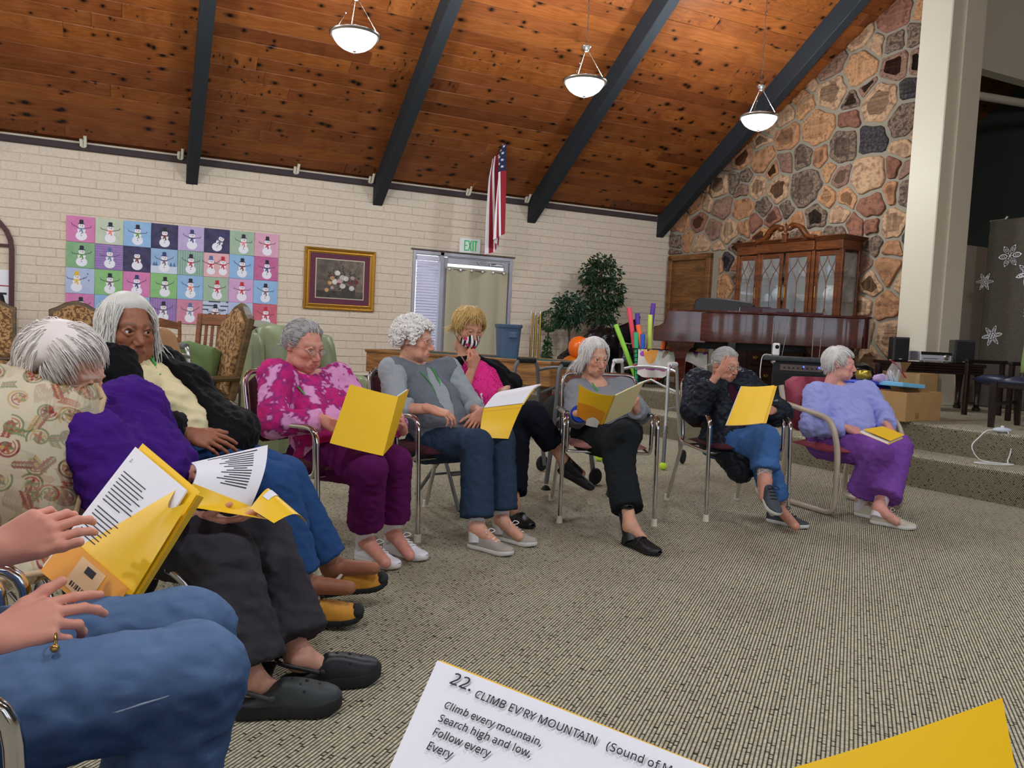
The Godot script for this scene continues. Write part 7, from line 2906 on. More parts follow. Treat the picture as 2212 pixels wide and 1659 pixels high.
# st: {style, n, length, lift, colour, colour2, seed, gravity, width, cover}
func add_hair(o: Node3D, xf: Transform3D, sc: Vector3, st: Dictionary) -> void:
	var g := MB.new()
	g.xf = xf * Transform3D(Basis().scaled(sc), Vector3.ZERO)
	var r := RandomNumberGenerator.new()
	r.seed = st.get("seed", 1)
	var c0: Color = st.colour.srgb_to_linear()
	var c1: Color = st.get("colour2", st.colour).srgb_to_linear()
	var lift: float = st.get("lift", 0.012)
	var style: String = st.style
	var up: float = st.get("raise", 0.0)
	# shell
	var rows := []
	for i in 25:
		var row := PackedVector3Array()
		for j in 48:
			var az := TAU * j / 48.0
			var t := PI * 0.72 * i / 24.0
			var d := Vector3(sin(t) * sin(az), cos(t), sin(t) * cos(az))
			var p := skull(d, 0.0)
			var a := absf(wrapf(az, -PI, PI))
			var edge := p.y - hairline(a) - up
			var k := smoothstep(-0.004, 0.028, edge)
			row.append(skull(d, lerpf(-0.012, lift * st.get("body", 0.75), k)))
		rows.append(row)
	g.c = c0.lerp(c1, 0.5)
	g.grid(rows, true, Vector2.ONE, true)
	var crown := Vector3(0.012, 0.95, -0.35).normalized()
	var n: int = st.get("n", 900)
	var length: float = st.get("length", 0.07)
	var width: float = st.get("width", 0.0022)
	var grav: float = st.get("gravity", 0.1)
	for s in n:
		var az := r.randf_range(-PI, PI)
		var t := acos(1.0 - r.randf() * 1.55)
		var d := Vector3(sin(t) * sin(az), cos(t), sin(t) * cos(az))
		var p := skull(d, 0.002)
		var edge := p.y - hairline(absf(az)) - up
		if edge < 0.0:
			continue
		var li := lift * r.randf_range(0.35, 1.1)
		var shade := r.randf()
		var q := c0.lerp(c1, shade * shade * 0.5)
		g.c = q * r.randf_range(0.9, 1.08)
		if style == "curls":
			var e := d.cross(Vector3(r.randfn(), r.randfn(), r.randfn())).normalized()
			var e2 := d.cross(e)
			var rad := r.randf_range(0.006, 0.0115)
			var c := skull(d, lift * r.randf_range(0.5, 1.0))
			var path := []
			for k in 10:
				var a := k * 0.78
				path.append(c + (e * cos(a) + (e2 * 0.5 + d * 0.8) * sin(a)) * rad * (1.0 - k * 0.04) + e2 * k * 0.0012)
			g.tube(path, width, 4)
			continue
		var v := Vector3.ZERO
		var away := (d - crown * d.dot(crown)).normalized()
		if style == "back":
			v = (Vector3(d.x * 0.5, 0.15 - 0.5 * maxf(0.0, -d.z), -1.0))
		elif style == "side":
			var toward := (Vector3(0.3, -0.5, 0.9) if d.z > -0.3 else Vector3(0.2, -1.0, 0.2))
			v = toward
		elif style == "fringe":
			v = away + (Vector3(d.x * 1.2 + 0.25, -0.3, 0.4) if d.z > 0.3 else Vector3(d.x * 0.4, -0.5, 0.0))
		else:
			v = away * 0.8 + Vector3(d.x * 0.9, -0.2, d.z * 0.2 - 0.15)
		v = v.normalized()
		var L := length * r.randf_range(0.7, 1.1)
		var stp := L / 7.0
		var path := [p]
		var wob := r.randf() * TAU
		for k in 7:
			v = (v + Vector3(0, -grav, 0) + Vector3(r.randfn(), r.randfn(), r.randfn()) * st.get("mess", 0.06)).normalized()
			var np: Vector3 = path[-1] + v * stp
			var wave: float = st.get("wave", 0.0)
			if wave > 0.0:
				np += d.cross(v) * sin(k * 1.5 + wob) * wave
			var cc := Vector3(0, 0.024, -0.014)
			var rel := np - cc
			var dd := rel.normalized()
			var surf := (skull(dd, 0.0) - cc).length() + li * minf(1.0, (k + 1) / 2.5)
			var under := np.y < -0.02
			if not under:
				np = cc + dd * surf
			elif under:
				var flat := Vector2(np.x, np.z + 0.005)
				var mn: float = st.get("curtain", 0.07) + li * 0.7
				if flat.length() < mn:
					flat = flat.normalized() * mn
					np = Vector3(flat.x, np.y, flat.y - 0.005)
			path.append(np)
			v = (np - path[-2]).normalized()
		var veil := false
		for e: Vector3 in path:
			veil = veil or (e.z > 0.03 and e.y < 0.045 and absf(e.x) < 0.064)
		if veil:
			continue
		g.tube(path, [width * 0.7, width, width * 1.1, width * 1.1, width, width * 0.9, width * 0.7, width * 0.25], 3, false, 0.6)
	part("hair", g, M.hair, o)

func add_glasses(o: Node3D, xf: Transform3D, sc: Vector3, frame: Material) -> void:
	var g := MB.new()
	g.xf = xf * Transform3D(Basis().scaled(sc), Vector3.ZERO)
	for s: float in [-1.0, 1.0]:
		var ring := []
		for k in 17:
			var a := TAU * k / 16.0
			ring.append(Vector3(s * (0.034 + cos(a) * 0.023), -0.004 + sin(a) * 0.0165, 0.099 - absf(cos(a) * 0.5 + 0.5) * 0.006 * (1.0 if s * cos(a) > 0 else 0.2)))
		g.tube(ring, 0.0011, 5, false)
		g.tube([Vector3(s * 0.057, 0.002, 0.093), Vector3(s * 0.072, 0.004, 0.05), Vector3(s * 0.079, 0.004, -0.005), Vector3(s * 0.079, -0.012, -0.025)], 0.0012, 5)
	g.tube([Vector3(-0.011, 0.0, 0.1), Vector3(0, 0.003, 0.105), Vector3(0.011, 0.0, 0.1)], 0.0012, 5)
	part("glasses", g, frame, o)
	for s: float in [-1.0, 1.0]:
		var l := MB.new()
		l.xf = g.xf
		l.slab(circle(0.021, 14, 0.72), -0.0004, 0.0004)
		for i in l.v.size():
			l.v[i] += xf.basis * (Vector3(s * 0.034, -0.004, 0.097) * sc)
		part("lens", l, M.clear_lens, o)
# joints of the sitters and corners of the song folders, in metres
const JOINTS := {
	"pink": {"hipL": Vector3(0.891, 0.468, -3.859), "hipR": Vector3(0.732, 0.455, -3.751), "kneeL": Vector3(1.079, 0.451, -3.527), "kneeR": Vector3(0.919, 0.456, -3.379), "ankL": Vector3(1.110, 0.100, -3.618), "ankR": Vector3(0.951, 0.100, -3.530), "toeL": Vector3(1.134, 0.030, -3.323), "toeR": Vector3(1.007, 0.030, -3.246), "shL": Vector3(0.899, 0.808, -3.945), "shR": Vector3(0.568, 0.828, -3.763), "elL": Vector3(1.043, 0.624, -3.888), "elR": Vector3(0.547, 0.624, -3.636), "wrL": Vector3(1.146, 0.598, -3.634), "wrR": Vector3(0.749, 0.650, -3.528), "neck": Vector3(0.701, 0.818, -3.851), "head": Vector3(0.707, 0.967, -3.828)},
	"curly": {"hipL": Vector3(1.606, 0.458, -4.179), "hipR": Vector3(1.421, 0.444, -4.117), "kneeL": Vector3(1.732, 0.511, -3.795), "kneeR": Vector3(1.557, 0.500, -3.691), "ankL": Vector3(1.720, 0.100, -3.704), "ankR": Vector3(1.532, 0.100, -3.584), "toeL": Vector3(1.773, 0.030, -3.519), "toeR": Vector3(1.613, 0.030, -3.449), "shL": Vector3(1.604, 0.845, -4.275), "shR": Vector3(1.246, 0.843, -4.172), "elL": Vector3(1.722, 0.647, -4.189), "elR": Vector3(1.232, 0.650, -4.041), "wrL": Vector3(1.680, 0.632, -3.963), "wrR": Vector3(1.376, 0.663, -3.886), "neck": Vector3(1.406, 0.844, -4.219), "head": Vector3(1.374, 1.010, -4.202)},
	"mask": {"hipL": Vector3(2.142, 0.531, -4.676), "hipR": Vector3(1.964, 0.520, -4.638), "kneeL": Vector3(2.086, 0.501, -4.323), "kneeR": Vector3(2.136, 0.596, -4.232), "ankL": Vector3(1.956, 0.100, -4.066), "ankR": Vector3(2.356, 0.304, -4.187), "toeL": Vector3(1.960, 0.030, -4.030), "toeR": Vector3(2.495, 0.219, -4.161), "shL": Vector3(2.106, 0.809, -4.776), "shR": Vector3(1.761, 0.806, -4.714), "elL": Vector3(2.204, 0.747, -4.689), "elR": Vector3(1.794, 0.693, -4.508), "wrL": Vector3(2.030, 0.701, -4.447), "wrR": Vector3(1.874, 0.841, -4.571), "neck": Vector3(1.906, 0.887, -4.751), "head": Vector3(1.901, 1.095, -4.721)},
	"gray": {"hipL": Vector3(2.719, 0.495, -4.111), "hipR": Vector3(2.510, 0.471, -4.201), "kneeL": Vector3(2.457, 0.524, -3.726), "kneeR": Vector3(2.429, 0.475, -3.758), "ankL": Vector3(2.380, 0.281, -3.647), "ankR": Vector3(2.330, 0.100, -3.421), "toeL": Vector3(2.311, 0.188, -3.580), "toeR": Vector3(2.382, 0.030, -3.338), "shL": Vector3(2.726, 0.756, -4.170), "shR": Vector3(2.453, 0.733, -4.267), "elL": Vector3(2.756, 0.625, -4.022), "elR": Vector3(2.379, 0.591, -4.156), "wrL": Vector3(2.614, 0.673, -3.861), "wrR": Vector3(2.319, 0.630, -3.979), "neck": Vector3(2.570, 0.796, -4.220), "head": Vector3(2.529, 0.950, -4.206)},
	"coat": {"hipL": Vector3(3.580, 0.457, -3.985), "hipR": Vector3(3.368, 0.437, -4.046), "kneeL": Vector3(3.357, 0.523, -3.592), "kneeR": Vector3(3.355, 0.483, -3.633), "ankL": Vector3(3.307, 0.285, -3.515), "ankR": Vector3(3.523, 0.100, -3.621), "toeL": Vector3(3.258, 0.167, -3.466), "toeR": Vector3(3.391, 0.030, -3.288), "shL": Vector3(3.595, 0.811, -4.079), "shR": Vector3(3.279, 0.802, -4.133), "elL": Vector3(3.726, 0.641, -3.879), "elR": Vector3(3.146, 0.652, -3.995), "wrL": Vector3(3.538, 0.677, -3.739), "wrR": Vector3(3.210, 0.854, -3.902), "neck": Vector3(3.438, 0.802, -4.089), "head": Vector3(3.425, 0.939, -4.060)},
	"lavender": {"hipL": Vector3(4.468, 0.454, -3.924), "hipR": Vector3(4.236, 0.435, -3.969), "kneeL": Vector3(4.432, 0.456, -3.551), "kneeR": Vector3(4.215, 0.427, -3.517), "ankL": Vector3(4.166, 0.100, -3.435), "ankR": Vector3(4.249, 0.100, -3.633), "toeL": Vector3(4.171, 0.030, -3.266), "toeR": Vector3(4.287, 0.030, -3.559), "shL": Vector3(4.562, 0.779, -3.947), "shR": Vector3(4.172, 0.757, -4.003), "elL": Vector3(4.626, 0.639, -3.847), "elR": Vector3(4.064, 0.552, -3.928), "wrL": Vector3(4.483, 0.581, -3.678), "wrR": Vector3(4.165, 0.563, -3.720), "neck": Vector3(4.354, 0.805, -3.981), "head": Vector3(4.331, 0.971, -3.975)},
	"velvet": {"hipL": Vector3(0.250, 0.546, -3.257), "hipR": Vector3(0.160, 0.547, -3.106), "kneeL": Vector3(0.499, 0.492, -3.017), "kneeR": Vector3(0.437, 0.502, -2.848), "ankL": Vector3(0.681, 0.150, -2.990), "ankR": Vector3(0.536, 0.154, -2.806), "toeL": Vector3(0.864, 0.168, -2.857), "toeR": Vector3(0.738, 0.149, -2.708), "shL": Vector3(0.075, 0.863, -3.349), "shR": Vector3(-0.091, 0.874, -3.073), "elL": Vector3(0.240, 0.707, -3.347), "elR": Vector3(0.005, 0.688, -2.954), "wrL": Vector3(0.285, 0.686, -3.152), "wrR": Vector3(0.156, 0.679, -2.919), "neck": Vector3(-0.029, 0.909, -3.215), "head": Vector3(-0.037, 1.023, -3.184)},
	"purple": {"hipL": Vector3(0.016, 0.500, -2.616), "hipR": Vector3(-0.053, 0.500, -2.428), "kneeL": Vector3(0.346, 0.412, -2.515), "kneeR": Vector3(0.219, 0.417, -2.298), "ankL": Vector3(0.438, 0.100, -2.309), "ankR": Vector3(0.288, 0.100, -2.197), "toeL": Vector3(0.569, 0.030, -2.315), "toeR": Vector3(0.385, 0.030, -2.233), "shL": Vector3(-0.016, 0.793, -2.643), "shR": Vector3(-0.122, 0.734, -2.343), "elL": Vector3(0.067, 0.627, -2.788), "elR": Vector3(-0.004, 0.564, -2.250), "wrL": Vector3(0.118, 0.630, -2.469), "wrR": Vector3(0.153, 0.519, -2.341), "neck": Vector3(-0.147, 0.791, -2.476), "head": Vector3(-0.176, 0.923, -2.401)},
	"jeans": {"hipL": Vector3(-0.468, 0.510, -1.423), "hipR": Vector3(-0.451, 0.510, -1.223), "kneeL": Vector3(0.088, 0.523, -1.475), "kneeR": Vector3(0.080, 0.542, -1.246), "ankL": Vector3(-0.032, 0.110, -1.481), "ankR": Vector3(-0.011, 0.110, -1.242), "toeL": Vector3(0.137, 0.040, -1.506), "toeR": Vector3(0.159, 0.040, -1.247), "shL": Vector3(-0.494, 0.950, -1.491), "shR": Vector3(-0.465, 0.950, -1.152), "elL": Vector3(-0.349, 0.700, -1.554), "elR": Vector3(-0.341, 0.680, -1.113), "wrL": Vector3(-0.202, 0.701, -1.433), "wrR": Vector3(-0.182, 0.627, -1.253), "neck": Vector3(-0.500, 0.985, -1.320), "head": Vector3(-0.460, 1.120, -1.323)},
	"hidden": {"hipL": Vector3(0.082, 0.500, -4.820), "hipR": Vector3(-0.074, 0.500, -4.711), "kneeL": Vector3(0.355, 0.520, -4.474), "kneeR": Vector3(0.158, 0.520, -4.336), "ankL": Vector3(0.355, 0.110, -4.474), "ankR": Vector3(0.158, 0.110, -4.336), "toeL": Vector3(0.460, 0.040, -4.340), "toeR": Vector3(0.248, 0.040, -4.191), "shL": Vector3(0.115, 0.930, -4.904), "shR": Vector3(-0.164, 0.930, -4.709), "elL": Vector3(0.235, 0.690, -4.854), "elR": Vector3(-0.158, 0.690, -4.579), "wrL": Vector3(0.279, 0.620, -4.616), "wrR": Vector3(0.050, 0.620, -4.456), "neck": Vector3(-0.019, 0.985, -4.798), "head": Vector3(-0.036, 1.056, -4.765)},
}
const LEAVES := {
	"near": {"left": [Vector3(0.1969, 0.7036, -0.2458), Vector3(0.3602, 0.7941, -0.3858), Vector3(0.2074, 0.8296, -0.5489), Vector3(0.0604, 0.7071, -0.3878)], "right": [Vector3(0.1969, 0.7036, -0.2458), Vector3(0.3602, 0.7941, -0.3858), Vector3(0.5930, 0.8231, -0.3670), Vector3(0.4658, 0.6753, -0.2279)]},
	"jeans": {"left": [Vector3(-0.0309, 0.5493, -1.4495), Vector3(0.1011, 0.7537, -1.5571), Vector3(0.0033, 0.8134, -1.7735), Vector3(-0.1575, 0.5907, -1.7003)], "right": [Vector3(-0.0309, 0.5493, -1.4495), Vector3(0.1011, 0.7537, -1.5571), Vector3(0.1274, 0.7055, -1.7517), Vector3(-0.0218, 0.4786, -1.6505)]},
	"pink": {"left": [Vector3(0.9644, 0.5186, -3.3268), Vector3(1.0499, 0.7689, -3.4153), Vector3(0.8235, 0.8239, -3.3819), Vector3(0.7285, 0.5815, -3.3094)], "right": [Vector3(0.9644, 0.5186, -3.3268), Vector3(1.0499, 0.7689, -3.4153), Vector3(1.1466, 0.7931, -3.5598), Vector3(1.0570, 0.5425, -3.4954)]},
	"gray": {"left": [Vector3(2.1958, 0.6214, -3.5410), Vector3(2.1239, 0.7907, -3.3323), Vector3(2.0251, 0.8329, -3.5036), Vector3(2.1217, 0.6593, -3.6783)], "right": [Vector3(2.1958, 0.6214, -3.5410), Vector3(2.1239, 0.7907, -3.3323), Vector3(2.3261, 0.8619, -3.3751), Vector3(2.3808, 0.6902, -3.5585)]},
	"coat": {"left": [Vector3(3.0783, 0.6494, -3.3159), Vector3(3.1949, 0.8509, -3.3752), Vector3(3.0299, 0.8371, -3.4519), Vector3(2.8963, 0.6273, -3.4000)]},
	"mask": {"left": [Vector3(1.8395, 0.7068, -3.7592), Vector3(1.6127, 0.6823, -3.7534), Vector3(1.7804, 0.7573, -3.9013), Vector3(2.0042, 0.8020, -3.8878)], "right": [Vector3(1.8395, 0.7068, -3.7592), Vector3(1.6127, 0.6823, -3.7534), Vector3(1.5683, 0.5409, -3.6866), Vector3(1.7379, 0.5288, -3.7056)]},
	"lav": {"left": [Vector3(3.8055, 0.6024, -3.2915), Vector3(4.1044, 0.6041, -3.4057), Vector3(4.1380, 0.5678, -3.2765), Vector3(3.8925, 0.5513, -3.1693)]},
	"purple": {"left": [Vector3(0.2915, 0.5499, -2.3167), Vector3(0.1342, 0.6334, -2.2527), Vector3(0.1379, 0.6684, -2.3975), Vector3(0.3577, 0.7017, -2.4848)], "right": [Vector3(0.3435, 0.5252, -2.2351), Vector3(0.1306, 0.5742, -2.2280), Vector3(0.1342, 0.6334, -2.2527), Vector3(0.2915, 0.5499, -2.3167)], "roll": [Vector3(0.3427, 0.5279, -2.2135), Vector3(0.2850, 0.5604, -2.2651), Vector3(0.3516, 0.5903, -2.3467), Vector3(0.4475, 0.5007, -2.2951)]},
	"hidden": {"left": [Vector3(0.2876, 0.6439, -4.5958), Vector3(0.3026, 0.6995, -4.5928), Vector3(0.2222, 0.6403, -4.6817), Vector3(0.2160, 0.5970, -4.6815)]},
}
# ---------------------------------------------------------------- the sitters
func frame_zy(z: Vector3, y: Vector3) -> Basis:
	var zz := z.normalized()
	var x := y.cross(zz).normalized()
	return Basis(x, zz.cross(x), zz)

func cloth(key: String, c: Color, rough := 0.9, fine := 26.0, depth := 0.35) -> StandardMaterial3D:
	var m := mat(key, c, rough)
	m.vertex_color_use_as_albedo = true
	m.uv1_triplanar = true
	m.uv1_scale = Vector3.ONE * fine
	m.normal_enabled = true
	m.normal_texture = M.weave
	m.normal_scale = depth
	m.metallic_specular = 0.25
	return m

# torso of a garment; grow adds to every radius
func torso(bl: Blob, J: Dictionary, grow: float, o := {}) -> void:
	var P: Vector3 = (J.hipL + J.hipR) * 0.5
	var N: Vector3 = J.neck
	var up := (N - P).normalized()
	var L := (N - P).length()
	var x: Vector3 = (J.shL - J.shR)
	x = (x - up * x.dot(up)).normalized()
	var bs := Basis(x, up, x.cross(up))
	var z := bs.z
	var g: float = o.get("girth", 1.0)
	var w: float = (J.shL - J.shR).length() / 0.36
	bl.ell(P + up * 0.11 + z * 0.045 * o.get("belly", 1.0), Vector3(0.150 * g + grow, 0.15, 0.118 * g * o.get("belly", 1.0) + grow), bs)
	bl.ell(P + up * L * 0.62 + z * 0.01, Vector3(0.138 * w * g + grow, L * 0.36, 0.098 * g + grow), bs)
	for s: float in [-1.0, 1.0]:
		bl.ell(P + up * L * 0.56 + z * 0.085 * g + x * s * 0.068 * g, Vector3(0.062, 0.062, 0.05) * g + Vector3.ONE * grow, bs)
		bl.cap(N - up * 0.045, J.shL if s > 0 else J.shR, 0.052 + grow, 0.056 + grow)
	if o.get("collar", 0.0) > 0.0:
		bl.cap(N - up * 0.06, N + up * (o.collar - 0.02), 0.068 + grow, 0.060 + grow, true, 0.03)
	if o.get("skirt", 0.0) > 0.0:
		bl.ell(P + z * 0.05 + up * 0.02, Vector3(0.175 * g + grow, o.skirt, 0.17 * g + grow), bs)

func sleeves(bl: Blob, J: Dictionary, r: float, frac: float, cuff: float) -> void:
	for s in ["L", "R"]:
		bl.cap(J["sh" + s], J["el" + s], r * 1.12, r, false, 0.04)
		if frac > 0.0:
			var e: Vector3 = J["el" + s]
			bl.cap(e, e.lerp(J["wr" + s], frac), r, cuff, true, 0.02)

func trousers(bl: Blob, J: Dictionary, r: float, frac: float, hem: float, o := {}) -> void:
	var P: Vector3 = (J.hipL + J.hipR) * 0.5
	var x: Vector3 = (J.hipL - J.hipR).normalized()
	bl.ell(P + Vector3(0, 0.0, 0), Vector3(0.165, 0.115, 0.14), Basis(x, Vector3.UP, x.cross(Vector3.UP)))
	for s in ["L", "R"]:
		var k: Vector3 = J["knee" + s]
		bl.cap(J["hip" + s], k, r * 1.3, r, false, 0.03)
		bl.cap(k, k.lerp(J["ank" + s], o.get("frac" + s, frac)), r * 0.98, hem, true, 0.02)

# style: 0 sneaker, 1 slip-on slipper, 2 clog, 3 loafer
func shoe(o: Node3D, heel: Vector3, bs: Basis, style: int, upper: Material, sole: Material, size := 1.0, extra: Material = null) -> void:
	var xf := Transform3D(bs.scaled_local(Vector3.ONE * size), heel)
	var outl := PackedVector2Array()
	var half := [[-0.045, 0.0], [-0.042, 0.018], [-0.03, 0.029], [0.0, 0.033], [0.05, 0.031], [0.1, 0.036], [0.15, 0.043], [0.18, 0.041], [0.205, 0.03], [0.22, 0.012], [0.222, 0.0]]
	for e in half:
		outl.append(Vector2(e[1] * 1.06, e[0]))
	for i in range(half.size() - 2, 0, -1):
		outl.append(Vector2(-half[i][1] * 1.06, half[i][0]))
	var th: float = [0.026, 0.026, 0.036, 0.014][style]
	var g := MB.new()
	g.xf = xf
	g.slab(outl, 0.0, th, 0.006, true)
	var flat := Transform3D(Basis(Vector3(1, 0, 0), Vector3(0, 0, 1), Vector3(0, 1, 0)), Vector3.ZERO)
	for i in g.v.size():
		var l := xf.affine_inverse() * g.v[i]
		g.v[i] = xf * Vector3(l.x, l.z + maxf(0.0, (l.y - 0.17) * 0.18), l.y)
		var nn := (xf.basis.inverse() * g.n[i])
		g.n[i] = (xf.basis * Vector3(nn.x, nn.z, nn.y)).normalized()
	for i in range(0, g.idx.size(), 3):
		var t := g.idx[i + 1]
		g.idx[i + 1] = g.idx[i + 2]
		g.idx[i + 2] = t
	var sh := part("shoe", g, sole, o)
	g = MB.new()
	g.xf = xf
	var hs: Array = [[-0.044, 0.062], [-0.03, 0.078], [0.0, 0.082], [0.04, 0.088], [0.075, 0.082], [0.11, 0.066], [0.15, 0.05], [0.185, 0.042], [0.21, 0.034], [0.22, 0.024]]
	if style == 3:
		hs = [[-0.044, 0.05], [-0.03, 0.058], [0.0, 0.05], [0.04, 0.046], [0.075, 0.064], [0.11, 0.058], [0.15, 0.046], [0.185, 0.038], [0.21, 0.03], [0.22, 0.02]]
	elif style == 1:
		hs = [[-0.044, 0.036], [-0.03, 0.04], [0.0, 0.045], [0.04, 0.06], [0.075, 0.085], [0.11, 0.078], [0.15, 0.066], [0.185, 0.056], [0.21, 0.044], [0.22, 0.03]]
	elif style == 2:
		hs = [[-0.044, 0.036], [-0.03, 0.04], [0.0, 0.045], [0.04, 0.06], [0.075, 0.088], [0.11, 0.086], [0.15, 0.076], [0.185, 0.064], [0.21, 0.05], [0.222, 0.034]]
	var rows := []
	for i in 40:
		var t := i / 39.0 * (hs.size() - 1)
		var k := mini(int(t), hs.size() - 2)
		var z: float = lerpf(hs[k][0], hs[k + 1][0], t - k)
		var top: float = lerpf(hs[k][1], hs[k + 1][1], t - k)
		if style == 1:
			top -= 0.0035 * pow(absf(sin(z * 125.0)), 6.0) if z > 0.06 and z < 0.2 else 0.0
		var w := 0.03
		for q in half.size() - 1:
			if z >= half[q][0] and z <= half[q + 1][0]:
				w = lerpf(half[q][1], half[q + 1][1], (z - half[q][0]) / (half[q + 1][0] - half[q][0]))
		w = maxf(w, 0.008)
		var row := PackedVector3Array()
		var lift := maxf(0.0, (z - 0.17) * 0.18)
		for j in 21:
			var a := PI * j / 20.0
			var cx := signf(cos(a)) * pow(absf(cos(a)), 0.62)
			row.append(Vector3(-cx * w, th * 0.6 + lift + pow(sin(a), 0.8) * maxf(0.004, top - th * 0.6), z))
		for j in range(1, 6):
			row.append(Vector3(lerpf(w, -w, j / 6.0), th * 0.6 + lift, z))
		rows.append(row)
	g.loft(rows)
	part("upper", g, upper, sh)
	if style == 0:
		g = MB.new()
		g.xf = xf
		for k in 4:
			var z := 0.07 + k * 0.02
			var y := 0.092 - k * 0.0085
			g.tube([Vector3(-0.022, y - 0.008, z), Vector3(0, y, z + 0.004), Vector3(0.022, y - 0.008, z)], 0.0026, 5)
		for s: float in [-1.0, 1.0]:
			g.tube(curve([Vector3(0, 0.096, 0.066), Vector3(s * 0.02, 0.108, 0.07), Vector3(s * 0.036, 0.098, 0.085), Vector3(s * 0.018, 0.09, 0.078), Vector3(0, 0.094, 0.066)], 4), 0.0022, 5)
		part("laces", g, extra if extra else M.paper, sh)
	elif style == 1:
		g = MB.new()
		g.xf = xf
		g.tube(curve([Vector3(-0.036, 0.05, -0.01), Vector3(-0.034, 0.066, 0.04), Vector3(-0.018, 0.086, 0.066), Vector3(0.0, 0.092, 0.072), Vector3(0.018, 0.086, 0.066), Vector3(0.034, 0.066, 0.04), Vector3(0.036, 0.05, -0.01)], 4), 0.007, 8)
		part("fleece_lining", g, M.fleece, sh)
		g = MB.new()
		g.xf = xf
		g.ball(Vector3(0, 0.036, 0.2), Vector3(0.036, 0.022, 0.026))
		part("toe_bumper", g, sole, sh)
		g = MB.new()
		g.xf = xf
		g.ball(Vector3(0.012, 0.088, 0.085), Vector3(0.011, 0.004, 0.008), rot(24, 0), 12, 6)
		part("badge", g, sole, sh)
	elif style == 2:
		g = MB.new()
		g.xf = xf
		for e in [[0, 0.1, 0.088], [-0.018, 0.12, 0.08], [0.018, 0.12, 0.08], [0, 0.135, 0.082], [-0.02, 0.15, 0.07], [0.02, 0.15, 0.07], [0.0, 0.165, 0.071], [-0.016, 0.178, 0.062], [0.016, 0.178, 0.062], [-0.03, 0.13, 0.068], [0.03, 0.13, 0.068]]:
			g.ball(Vector3(e[0], e[2] - 0.002, e[1]), Vector3(0.005, 0.004, 0.005), Basis(), 8, 5)
		part("vent_hole", g, M.black_rubber, sh)
		g = MB.new()
		g.xf = xf
		g.tube(curve([Vector3(-0.037, 0.05, 0.06), Vector3(-0.04, 0.07, 0.01), Vector3(-0.026, 0.085, -0.045), Vector3(0.0, 0.088, -0.056), Vector3(0.026, 0.085, -0.045), Vector3(0.04, 0.07, 0.01), Vector3(0.037, 0.05, 0.06)], 4), 0.006, 6)
		for s: float in [-1.0, 1.0]:
			g.ball(Vector3(s * 0.041, 0.055, 0.055), Vector3(0.005, 0.009, 0.009), Basis(), 10, 6)
		part("heel_strap", g, upper, sh)
	elif style == 3:
		g = MB.new()
		g.xf = xf
		g.tube([Vector3(-0.036, 0.03, 0.085), Vector3(-0.02, 0.06, 0.09), Vector3(0, 0.066, 0.092), Vector3(0.02, 0.06, 0.09), Vector3(0.036, 0.03, 0.085)], 0.008, 6, true, 0.5)
		part("strap", g, upper, sh)

func lanyard(o: Node3D, pts: Array, m: Material) -> void:
	for s in pts:
		var g := MB.new()
		var c := curve(s, 6)
		g.tube(c, 0.006, 6, true, 0.3)
		part("lanyard", g, m, o)

